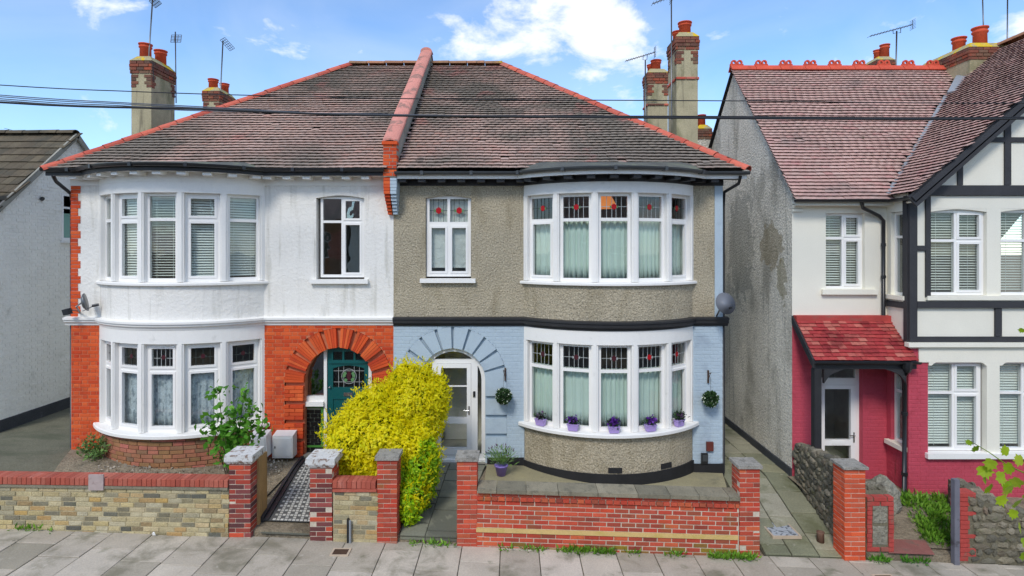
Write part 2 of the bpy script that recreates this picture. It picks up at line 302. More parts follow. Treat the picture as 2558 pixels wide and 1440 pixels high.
mat('slab', palette=[S(178, 168, 152), S(166, 157, 141), S(194, 184, 168), S(158, 150, 134), S(200, 190, 175), S(172, 163, 148), S(186, 175, 159), S(150, 143, 127)], rough=.92, var=(2.4, .1), fine=(48, .1), bump=(30, .4, .008), stains=((S(112, 108, 88), .5, .7, .7, 1.6), (S(92, 96, 68), .6, .74, .6, 2.2), (S(204, 196, 182), .62, .74, .5, 5), (S(70, 68, 60), .69, .73, .8, 9)))
mat('slab_alley', palette=[S(146, 144, 122), S(132, 132, 108), S(158, 154, 134), S(122, 124, 100), S(150, 146, 118), S(166, 162, 146)], rough=.95, var=(2, .14), fine=(40, .14), bump=(25, .5, .012), stains=((S(98, 100, 70), .5, .7, .7, 1.8), (S(190, 186, 172), .62, .72, .5, 4)))
mat('slab_path', palette=[S(128, 128, 112), S(120, 120, 104), S(136, 135, 120)], rough=.9, var=(1.5, .14), fine=(40, .1), bump=(25, .3, .008), stains=((S(92, 94, 84), .48, .58, .75, 1.1), (S(166, 162, 140), .62, .72, .4, 3)))
mat('joint', S(78, 76, 62), .98, var=(6, .2), fine=(50, .2), bump=(40, .6, .02), stains=((S(84, 104, 52), .55, .7, .6, 3),))
mat('soil', S(140, 128, 108), .98, var=(3, .2), fine=(40, .25), bumps=((14, .8, .05), (60, .6, .02)), stains=((S(92, 84, 70), .5, .68, .7, 4), (S(176, 168, 150), .6, .72, .6, 9)))
mat('concrete_old', S(150, 142, 112), .95, var=(2, .12), fine=(50, .12), bump=(30, .4, .01), stains=((S(108, 104, 86), .5, .7, .7, 2.2), (S(172, 160, 120), .56, .7, .5, 1.2)))
mat('driveway', S(106, 104, 88), .95, var=(1.4, .18), fine=(40, .18), bump=(25, .5, .015), stains=((S(80, 84, 66), .48, .68, .7, (.7, 2, 1)), (S(138, 130, 108), .58, .74, .6, (.8, 2.4, 1))))
mat('road', S(82, 82, 84), .95, var=(1, .1), fine=(60, .2))
mat('flint', palette=[S(112, 108, 94), S(96, 92, 80), S(128, 122, 104), S(84, 82, 74), S(140, 132, 112), S(104, 96, 82), S(150, 142, 124), S(120, 104, 88)], rough=.9, var=(8, .2), fine=(50, .18), bump=(30, .7, .03), stains=((S(92, 98, 64), .58, .72, .6, 5),))
mat('mortar_flint', S(112, 106, 88), .95, var=(6, .2), fine=(40, .2), bump=(30, .6, .02))
mat('painted_red_old', S(176, 72, 66), .8, var=(4, .15), fine=(50, .12), bump=(40, .4, .01), stains=((S(140, 96, 84), .52, .68, .7, 5), (S(206, 150, 136), .64, .74, .5, 8)))
mat('red_path', S(142, 92, 84), .9, var=(4, .15), fine=(50, .12), stains=((S(110, 96, 84), .52, .68, .6, 4),))
mat('wood', S(172, 138, 92), .8, var=(4, .14), fine=(50, .1), stains=((S(130, 108, 76), .5, .7, .6, (14, 14, 1.2)),))
mat('curtain_green', S(222, 240, 230), .9, var=(1.5, .05), trans=.12)
mat('net', S(220, 230, 236), .9, var=(6, .08), fine=(30, .14), stains=((S(132, 150, 164), .5, .62, .7, (14, 14, 9)),), trans=.2)
mat('slat', S(240, 244, 236), .5, var=(2, .04))
mat('roller', S(218, 222, 218), .9, var=(3, .07), bump=(7, .6, .06))
mat('interior', S(170, 167, 160), .95)
mat('door_teal', S(10, 84, 84), .35, var=(3, .08), spec=.5, coat=.2)
mat('door_wood', S(176, 92, 40), .6, var=(4, .15))
mat('green_paint', S(70, 128, 54), .5, var=(4, .12))
mat('tile_black', S(24, 24, 26), .15, var=(4, .2), spec=.6)
mat('grout', S(146, 150, 130), .9)
mat('metal_grey', S(120, 122, 124), .4, metal=.7, var=(6, .12))
mat('metal_dark', S(62, 64, 68), .45, metal=.4, var=(6, .12))
mat('dish', S(118, 122, 130), .5, var=(3, .08))
mat('chrome', S(200, 200, 200), .2, metal=1, var=None)
mat('box_white', S(226, 227, 226), .4, var=(4, .03), stains=((S(170, 168, 160), .62, .8, .4, 6),))
mat('box_brown', S(104, 52, 46), .6, var=(6, .1))
mat('came', S(178, 182, 180), .5, metal=.3, var=None)
mat('came_dark', S(70, 78, 74), .5, metal=.3, var=None)
mat('rose_red', S(176, 14, 26), .35, var=(30, .2))
mat('motif_dark', S(74, 32, 40), .4, var=(30, .2))
mat('motif_green', S(96, 138, 92), .4, var=(30, .2))
mat('lit_amber', S(222, 120, 62), .6)
mat('cable', S(40, 42, 46), .6, var=None); mat('cable_grey', S(88, 94, 104), .6, var=None)
mat('pot_purple', S(136, 118, 190), .5, var=(6, .06)); mat('trough_lilac', S(176, 152, 212), .45, var=(6, .05))
mat('flower_purple', palette=[S(98, 40, 150), S(120, 60, 176), S(80, 30, 124), S(138, 84, 190)], rough=.7, var=None, trans=.2)
mat('flower_dull', palette=[S(110, 70, 120), S(86, 50, 96), S(128, 92, 130)], rough=.7, var=None, trans=.2)
mat('leaf_green', palette=[S(80, 140, 40), S(98, 160, 50), S(60, 114, 36), S(124, 182, 62), S(86, 148, 46)], rough=.55, var=None, trans=.3)
mat('leaf_dark', palette=[S(44, 72, 38), S(58, 88, 46), S(36, 60, 34), S(74, 104, 58)], rough=.6, var=None, trans=.2)
mat('leaf_sage', palette=[S(112, 150, 76), S(132, 164, 92), S(90, 132, 60), S(134, 156, 112)], rough=.7, var=None, trans=.25)
mat('leaf_white', S(214, 222, 204), .7, var=None)
mat('weed', palette=[S(104, 156, 44), S(130, 178, 56), S(84, 134, 40), S(152, 194, 80)], rough=.6, var=None, trans=.3)
mat('gold', palette=[S(250, 236, 22), S(242, 228, 14), S(254, 244, 42), S(232, 226, 14), S(250, 232, 18), S(214, 218, 18), S(244, 238, 28), S(252, 234, 16)], rough=.5, var=(2.2, .08), trans=.5, stains=((S(168, 204, 24), .6, .72, .6, 2.4),))
mat('gold_green', palette=[S(180, 216, 14), S(140, 196, 20), S(206, 228, 20), S(104, 166, 24), S(220, 234, 28)], rough=.55, var=None, trans=.35)
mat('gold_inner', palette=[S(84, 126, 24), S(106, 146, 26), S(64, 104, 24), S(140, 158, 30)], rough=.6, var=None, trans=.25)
mat('bark', S(104, 92, 78), .95, var=(6, .2), bump=(30, .6, .02))
mat('leaf_lime', palette=[S(148, 176, 30), S(168, 194, 44), S(126, 160, 30), S(182, 200, 60), S(140, 170, 26)], rough=.45, var=(9, .1), trans=.4)
mat('iron', S(86, 66, 54), .7, var=(10, .2), metal=.3)
mat('cover_frame', S(190, 172, 150), .9, var=(8, .12))
mat('cover_grey', S(172, 178, 184), .7, var=(9, .15), stains=((S(80, 84, 88), .52, .6, .9, 16),))
mat('paper', S(240, 240, 238), .8, var=None)
mat('rock', S(140, 136, 122), .95, var=(5, .2), fine=(30, .2), bump=(18, .9, .06), stains=((S(100, 104, 74), .55, .7, .6, 4),))
mat('mosaic_white', palette=[S(196, 196, 190), S(180, 180, 174), S(206, 206, 200)], rough=.6, var=(6, .1)); mat('mosaic_black', S(92, 93, 92), .6, var=(8, .2))
mat('plaque', S(176, 160, 156), .85, var=(8, .14), stains=((S(140, 118, 116), .55, .7, .6, 12),))
mat('sealant_black', S(40, 40, 42), .7, var=(3, .2), fine=(30, .1))

mat('post_grey', S(112, 112, 122), .6, var=(5, .15), stains=((S(60, 58, 60), .52, .66, .7, 6),))
mat('clay', S(112, 86, 72), .85, var=(7, .2))
mat('frosted_green', S(120, 164, 150), .25, var=(3, .06), spec=.5)
mat('hall_wall', S(206, 202, 190), .9, var=(2, .05))

# ---------------------------------------------------------------- builders shared by the houses
BM = {}
def brick_mesh(l, h, dp, m, ch=.004):
    k = (round(l, 2), round(h, 3), round(dp, 3), m)
    if k not in BM:
        b = MB(); l2, h2 = k[0]/2, h/2
        vs = [(-l2, 0, -h2), (l2, 0, -h2), (l2, 0, h2), (-l2, 0, h2)]      # y is outwards in frame coordinates: front at y=0, back at -dp
        vs = [(x*(l2-ch)/l2, 0, z*(h2-ch)/h2) for x, _, z in vs]+[(x, -ch, z) for x, _, z in vs]+[(x, -dp, z) for x, _, z in vs]
        fs = [(0, 1, 2, 3)]+[(i, i+4, (i+1) % 4+4, (i+1) % 4) for i in range(4)]+[(i+4, i+8, (i+1) % 4+8, (i+1) % 4+4) for i in range(4)]
        b.add(vs, fs); BM[k] = b.mesh('brick', m)
    return BM[k]
class Bricks:
    """bricks of one thing: the largest in the picture become objects, the rest one joined part"""
    def __init__(s): s.items = []
    def one(s, fr, a, b, l, h, dp, m, proud=0.0, jit=.0025, rot=0.0):
        M = fr.M() @ Matrix.Translation((a+rnd.uniform(-jit, jit), proud+rnd.uniform(-jit, jit), b)) @ Matrix.Rotation(rnd.uniform(-1, 1)*jit*3+rot, 4, 'Y')
        s.items.append((M, brick_mesh(l, h, dp, m), m))
    def panel(s, fr, w, h, m, iv=None, L=.215, H=.065, J=.01, proud=.006, dp=.05, bond='stretcher', start=0, jit=.0025, keep=None, ragged=0):
        n = int(h/(H+J)+.3)
        for r in range(n):
            b = (r+.5)*(H+J); rr = r+start
            if bond == 'flemish': seq = [L, (L-J)/2]; off = 0 if rr % 2 == 0 else (L*.75+J)
            elif bond == 'english': seq = [L] if rr % 2 == 0 else [(L-J)/2]; off = 0 if rr % 2 == 0 else L*.25
            else: seq = [L]; off = (L+J)/2*(rr % 2)
            a = -off; i = 0
            while a < w:
                l = seq[i % len(seq)]; i += 1
                if ragged: l *= rnd.uniform(1-ragged, 1+ragged)
                x0, x1 = a, a+l; a += l+J
                for i0, i1 in (iv(b) if iv else [(0, w)]):
                    c0, c1 = max(x0, i0, 0), min(x1, i1, w)
                    if c1-c0 > .03 and (keep is None or keep((c0+c1)/2, b)): s.one(fr, (c0+c1)/2, b, c1-c0, H, dp, m, proud, jit)
        return s
    def emit(s, parent, cap=300, name='brick'):
        it = sorted(s.items, key=lambda q: (q[0].translation-CAMP).length)
        for M, me, m in it[:cap]:
            o = put(bpy.data.objects.new(name, me), parent); o.matrix_basis = M
        for m in sorted({q[2] for q in it[cap:]}):
            b = MB()
            for M, me, m2 in it[cap:]:
                if m2 == m: b.add([M @ v.co for v in me.vertices], [tuple(p.vertices) for p in me.polygons])
            o = b.build(name+'work', m, parent); o['kind'] = 'stuff'
        return s
def tile_mesh(l, w, t, m, key={}):
    k = (round(l, 3), round(w, 3), m)
    if k not in key:                       # local x along the eaves, y up the slope, z off the roof; gently cambered tail
        vs = []; w2 = w/2
        for y in (0, l):
            for x in (-w2, 0, w2):
                c = .004 if x == 0 else 0
                vs += [(x, y, c), (x, y, c-t)]
        b = MB(); b.add(vs, [(0, 2, 8, 6), (2, 4, 10, 8), (1, 3, 2, 0), (3, 5, 4, 2), (0, 6, 7, 1), (4, 5, 11, 10)])
        key[k] = b.mesh('roof_tile', m)
    return key[k]
def roof_tiles(roof, O, u, s, U, Sl, inside, m, gauge=.125, tw=.165, t=.008, lift=.06, cap=300, wav=.02, name='roof_tile', jit=.4, skew=0.0, umin=None, umax=None):
    O = V(O); u = V(u).normalized(); s = V(s).normalized(); n = u.cross(s)
    if n.z < 0: n = -n
    me = tile_mesh(gauge*1.55, tw-.004, t, m); items = []
    nr = int(Sl/gauge)+1
    for r in range(nr):
        off = rnd.random()
        for k in range(-1, int(U/tw)+2):
            a = (k+off)*tw+rnd.uniform(-.004, .004)*jit; b = r*gauge+rnd.uniform(-.006, .006)*jit
            sc = 1.0
            if umin is not None:
                a0, a1 = max(a-tw/2, umin), min(a+tw/2, umax)
                if a1-a0 < .03: continue
                sc = (a1-a0)/tw; a = (a0+a1)/2
            p = O+u*a+s*(b+gauge*.5)
            if not inside(p): continue
            q = O+u*a+s*b
            wv = noise.noise(q*.9)*wav+noise.noise(q*3.1)*wav*.4
            tilt = -(lift-.008)/(gauge*1.55)+rnd.uniform(-.012, .012)*jit
            yaw = rnd.uniform(-.012, .012)*jit; roll = rnd.uniform(-.012, .012)*jit
            if rnd.random() < .012*jit: b2 = -rnd.uniform(.02, .05); yaw *= 3
            else: b2 = 0
            R = Matrix((( u.x, s.x, n.x), (u.y, s.y, n.y), (u.z, s.z, n.z))).to_4x4()
            M = Matrix.Translation(q+s*b2+n*(lift+wv+rnd.uniform(-.003, .003)*jit)) @ R @ Matrix.Rotation(tilt, 4, 'X') @ Matrix.Rotation(yaw, 4, 'Z') @ Matrix.Rotation(roll, 4, 'Y') @ Matrix.Diagonal((sc, 1, 1, 1))
            items.append(M)
    items.sort(key=lambda M: (M.translation-CAMP).length)
    for M in items[:cap]:
        o = put(bpy.data.objects.new(name, me), roof); o.matrix_basis = M
    rest = items[cap:]
    if rest:
        base = np.array([tuple(v.co)+(1,) for v in me.vertices]); fc = np.array([tuple(p.vertices) for p in me.polygons])
        A = np.array([np.array(M) for M in rest]); vv = np.einsum('nij,kj->nki', A, base)[:, :, :3].reshape(-1, 3)
        ff = (fc[None]+(np.arange(len(rest))*len(base))[:, None, None]).reshape(-1, 4)
        o = np_mesh(name+'s', m, vv, ff, roof); o['kind'] = 'stuff'
def ridge_run(roof, p, q, m, name, r=.12, l=.42, n=8, up=V((0, 0, 1)), lift=.0):
    p, q = V(p), V(q); d = (q-p); k = max(1, int(d.length/l)); d.normalize(); side = d.cross(up).normalized(); top = side.cross(d)
    for i in range(k):
        a = p+(q-p)*(i/k); b_ = p+(q-p)*((i+1)/k-.012/ (q-p).length)
        rows = []
        jit = V((0, 0, rnd.uniform(-.006, .006)))
        for rr in (r, r-.02):
            for e_ in (0,):
                pass
        ang = [math.pi*(j/(n-1)) for j in range(n)]
        outer0 = [a+jit+side*math.cos(t)*r*1.08+top*(math.sin(t)*r*.78-.05+lift) for t in ang]; outer1 = [b_+jit+side*math.cos(t)*r+top*(math.sin(t)*r*.72-.05+lift) for t in ang]
        inner1 = [b_+jit+side*math.cos(t)*(r-.02)+top*(math.sin(t)*(r-.02)*.72-.05+lift) for t in ang]; inner0 = [a+jit+side*math.cos(t)*(r-.015)+top*(math.sin(t)*(r-.015)*.76-.05+lift) for t in ang]
        MB().loft([outer0, outer1, inner1, inner0]).build(name, m, roof)
def rect_holes(b, fr, w, h, holes, th=.25):
    """wall w x h in a frame with rectangular holes (a0,a1,b0,b1); thickness behind the face"""
    xs = sorted({0, w, *[q for x in holes for q in x[:2]]}); zs = sorted({0, h, *[q for x in holes for q in x[2:]]})
    for i in range(len(xs)-1):
        for j in range(len(zs)-1):
            cx, cz = (xs[i]+xs[i+1])/2, (zs[j]+zs[j+1])/2
            if any(a0 < cx < a1 and b0 < cz < b1 for a0, a1, b0, b1 in holes): continue
            b.quad(fr.P(xs[i], zs[j]), fr.P(xs[i+1], zs[j]), fr.P(xs[i+1], zs[j+1]), fr.P(xs[i], zs[j+1]))
    for a0, a1, b0, b1 in holes:
        c = [(a0, b0), (a1, b0), (a1, b1), (a0, b1)]
        for k in range(4):
            (p, q), (r, t) = c[k], c[(k+1) % 4]
            if (p == r and p in (0, w)) or (q == t and q in (0, h)): continue
            b.quad(fr.P(p, q), fr.P(r, t), fr.P(r, t, -th), fr.P(p, q, -th))
    return b
def window(parent, fr, w, h, cols=(1,), tr=None, case=(), lead=None, fw=.05, dp=.07, gl='glass', m='upvc', head=0.0, label=None, trh=.05, name='window'):
    """frame mesh with panes under it; tr = height of the transom, case = cells with an opening casement, lead = motif in the top cells"""
    f = MB(); f.fbox(fr, 0, fw, 0, h, -dp, 0); f.fbox(fr, w-fw, w, 0, h, -dp, 0); f.fbox(fr, fw, w-fw, 0, fw*1.1, -dp, -.001); f.fbox(fr, fw, w-fw, h-fw-head, h, -dp, -.001)
    tot = sum(cols); x = fw; xs = []
    inner = w-2*fw; acc = 0
    for i, c in enumerate(cols):
        x0 = fw+inner*acc/tot; acc += c; x1 = fw+inner*acc/tot
        if i > 0: x0 += fw*.45
        if i < len(cols)-1: f.fbox(fr, x1-fw*.45, x1+fw*.45, fw*1.1, h-fw-head, -dp, -.002); x1 -= fw*.45
        xs.append((x0, x1))
    rows = [(fw*1.1, h-fw-head)]
    if tr:
        for x0, x1 in xs: f.fbox(fr, x0, x1, tr-trh/2, tr+trh/2, -dp, -.003)
        rows = [(fw*1.1, tr-trh/2), (tr+trh/2, h-fw-head)]
    cells = [(i, j, xs[i][0], xs[i][1], rows[j][0], rows[j][1]) for i in range(len(xs)) for j in range(len(rows))]
    for i, j, x0, x1, z0, z1 in cells:
        if (i, j) in case:
            cw = .042
            for q in ((x0, x0+cw, z0, z1), (x1-cw, x1, z0, z1), (x0+cw, x1-cw, z0, z0+cw), (x0+cw, x1-cw, z1-cw, z1)): f.fbox(fr, *q, -.05, .012)
    o = f.build(name, m, parent)
    if label: o['label'] = label
    for i, j, x0, x1, z0, z1 in cells:
        cw = .04 if (i, j) in case else 0
        MB().fbox(fr, x0+cw, x1-cw, z0+cw, z1-cw, -.042, -.034).build('pane', gl, o)
        if lead and (j == len(rows)-1):
            x0, x1, z0, z1 = x0+cw, x1-cw, z0+cw, z1-cw; W_, H_ = x1-x0, z1-z0; cx = (x0+x1)/2; cz = z0+H_*lead.get('cz', .5)
            c = MB(); lw = .005
            for q in lead.get('v', (.2, .5, .8)): c.fbox(fr, x0+W_*q-lw, x0+W_*q+lw, z0, z1, -.036, -.03)
            for q in lead.get('h', (.5,)): c.fbox(fr, x0, x1, z0+H_*q-lw, z0+H_*q+lw, -.037, -.031)
            c.build('lead_came', lead.get('m', 'came'), o)
            r = lead.get('r', .05)
            d = MB(); d.prism(fr, [(cx+r*k*math.cos(t), cz+r*1.15*k*math.sin(t)) for t, k in [(2*math.pi*q/12, 1+.18*(q % 2)) for q in range(12)]], -.034, -.026)
            d.build('glass_motif', lead.get('col', 'rose_red'), o)
            e_ = MB()
            for sx in (-1, 1): e_.prism(fr, [(cx+sx*r*1.0, cz-r*.5), (cx+sx*r*1.7, cz-r*.7), (cx+sx*r*1.75, cz+r*.5), (cx+sx*r*1.15, cz+r*.35)], -.034, -.028)
            e_.build('glass_leaves', lead.get('col2', 'motif_green'), o)
    return o
def sheet(fr, w, h, c0, m, name, label, cat, group, waves=7, amp=.022, seed=0, ny=4, pinch=0.0):
    """hanging cloth: a folded sheet with real thickness"""
    nx = waves*8; rr = random.Random(seed); ph = [rr.uniform(0, 6.28) for _ in range(4)]; rows = []
    for side in (0, 1):
        for j in range(ny+1):
            t = j/ny; row = []
            for i in range(nx+1):
                a = i/nx; y = amp*(math.sin(a*waves*6.283+ph[0]+.6*math.sin(a*9+ph[1]))+.5*math.sin(a*waves*11.3+ph[2]+t*.5))*(1.0-.25*t)
                row.append(fr.P(w*a, h*t, c0+y-.003*side))
            rows.append(row)
    b = MB(); m1 = rows[:ny+1]; m2 = rows[ny+1:]
    b.loft(m1+m2[::-1], closed=True)
    o = b.build(name, m, None, True); tag(o, label, cat, group); return o
def blind(fr, w, h, c0, label, group, pitch=.05, tilt=.6, m='slat', skip=0):
    root = thing('venetian_blind', label, 'blind', fr.P(w/2, 0, c0), group)
    sm = MB(); sw = .024; dy, dz = math.cos(tilt)*sw, math.sin(tilt)*sw
    sm.add([(-w/2, dy, -dz), (w/2, dy, -dz), (w/2, -dy, dz), (-w/2, -dy, dz), (-w/2, dy, -dz-.003), (w/2, dy, -dz-.003), (w/2, -dy, dz-.003), (-w/2, -dy, dz-.003)], BF)
    me = sm.mesh('slat', m); k = int((h-.05)/pitch)
    for i in range(k):
        o = put(bpy.data.objects.new('slat', me), root); q = Fr(fr.P(w/2, h-.05-i*pitch, c0), fr.u, fr.n); o.matrix_basis = q.M() @ Matrix.Rotation(rnd.uniform(-.006, .006), 4, 'Y')
    MB().fbox(fr, 0, w, h-.035, h, c0-.02, c0+.02).build('head_rail', m, root)
    c = MB()
    for a in (.2, .8): c.fbox(fr, w*a-.002, w*a+.002, h-.05-k*pitch, h-.03, c0+.024, c0+.026)
    c.build('ladder_cord', m, root)
    return root
def chimney(house, x0, x1, y0, y1, zb, zt, pots, body='chimney_render', bands=(), label=None, toothed=True, crown='lichen_cap'):
    b = MB().box(x0, x1, y0, y1, zb, zt-.03); o = b.build('chimney', body, house)
    if label: o['label'] = label
    bs = Bricks(); frs = [(Fr((x0, y0, 0), (1, 0, 0), (0, -1, 0)), x1-x0), (Fr((x1, y0, 0), (0, 1, 0), (1, 0, 0)), y1-y0), (Fr((x0, y1, 0), (0, -1, 0), (-1, 0, 0)), y1-y0)]
    for fr, w in frs:
        for k in range(4):                  # oversailing top courses
            z = zt-.04-.075*k; pr = (.025, .04, .03, .015)[k]; a = -.03
            while a < w+.02:
                l = min(.215 if (k % 2) else .16, w+.03-a)
                if l > .03: bs.one(fr, a+l/2, z, l, .065, pr+.02, 'chimney_brick', pr)
                a += l+.01
        if toothed:
            for k in range(4):
                for sx in (0, 1):
                    l = .11 if k % 2 else .16; bs.one(fr, (l/2 if sx == 0 else w-l/2), zt-.36-.075*k, l, .065, .03, 'chimney_brick', .012)
        for zz in bands:
            a = -.01
            while a < w:
                l = min(.215, w+.01-a); bs.one(fr, a+l/2, zz, l, .05, .04, 'chimney_brick' if rnd.random() < .3 else 'hip_terracotta', .03); a += l+.008
    bs.emit(o)
    MB().add([(x0-.03, y0-.03, zt), (x1+.03, y0-.03, zt), (x1+.03, y1+.03, zt), (x0-.03, y1+.03, zt), (x0+.08, y0+.08, zt+.13), (x1-.08, y0+.08, zt+.13), (x1-.08, y1-.08, zt+.13), (x0+.08, y1-.08, zt+.13)], BF).build('flaunching', crown, o)
    for px, py, h, r in pots:
        MB().lathe((px, py, zt+.03), [(r*.9, 0), (r*.86, h*.75), (r*1.0, h*.78), (r*1.02, h*.84), (r*.88, h*.86), (r*.9, h*.93), (r*1.08, h*.95), (r*1.08, h), (r*.8, h), (r*.75, h*.8)], 16).build('pot', 'pot_red', o, True)
    return o
def pipe(house, pts, r, m='black_plastic', name='downpipe', br=()):
    b = MB().tube(pts, r, 10)
    o = b.build(name, m, house, True)
    for q in br: MB().tube([V(q)-V((0, 0, .03)), V(q)+V((0, 0, .03))], r*1.3, 10).build('pipe_collar', m, o)
    return o

# ---------------------------------------------------------------- facade line with its bay
XP = X(983)                                   # party line between the two houses
SAG = .75
class Bay:
    def __init__(s, cx, half):
        s.cx = cx; s.h = half; s.R = (half*half+SAG*SAG)/(2*SAG); s.yc = s.R-SAG; s.A = math.asin(half/s.R)
    def p(s, t, off=0.0, z=0.0): return V((s.cx+(s.R+off)*math.sin(t), s.yc-(s.R+off)*math.cos(t), z))
    def path(s, o, z, x0, x1, n=26):
        c = (s.yc+o)/(s.R+o); t0 = math.acos(cl(c, -1, 1))
        return [V((x0, -o, z))]+[s.p(lerp(-t0, t0, i/n), o, z) for i in range(n+1)]+[V((x1, -o, z))]
    def arc(s, o, z, t0, t1, n=24): return [s.p(lerp(t0, t1, i/n), o, z) for i in range(n+1)]
    def band(s, prof, x0, x1): return MB().loft([s.path(o, z, x0, x1) for o, z in prof])
    def panel(s, o0, o1, z0, z1, t0=None, t1=None, n=24):
        t0 = -s.A if t0 is None else t0; t1 = s.A if t1 is None else t1
        return MB().loft([s.arc(o1, z0, t0, t1, n), s.arc(o1, z1, t0, t1, n), s.arc(o0, z1, t0, t1, n), s.arc(o0, z0, t0, t1, n)])
BL = Bay(X(455), 205*11.5/F); BR = Bay(X(1520), 210*11.5/F)
XL, XR = X(178), X(1805)
def bay_storey(house, B, z0, z1, tr, m, kind, gl='glass', lead=None, order='', who=''):
    """five lights between posts; returns the frames of the lights"""
    step = 2*B.A/5; out = []
    for i in range(6):
        t = -B.A+step*i; u = V((math.cos(t), math.sin(t), 0)); n = V((math.sin(t), -math.cos(t), 0)); p = B.p(t, -.005, z0); e_ = .08 if i in (0, 5) else .062
        q = MB(); fr = Fr(p-u*e_, u, n); a0, a1 = 0, 2*e_
        if i == 0: a0 = .0
        q.prism(fr, [(0, 0), (2*e_, 0), (2*e_, z1-z0), (0, z1-z0)], -.15, .0)
        q.fbox(fr, .028, 2*e_-.028, 0.0, z1-z0, 0, .018)
        q.build('mullion', m, house)
    for i in range(5):
        a, b = B.p(-B.A+step*i, -.075, z0), B.p(-B.A+step*(i+1), -.075, z0); u = (b-a).normalized(); n = V((u.y, -u.x, 0)); L_ = (b-a).length
        e_ = .055; fr = Fr(a+u*e_, u, n); w = L_-2*e_
        cs = kind(i)
        window(house, fr, w, z1-z0, (1,), tr-z0, case=cs, lead=lead(i) if lead else None, gl=gl, trh=.06, fw=.06)
        out.append((fr, w))
    return out

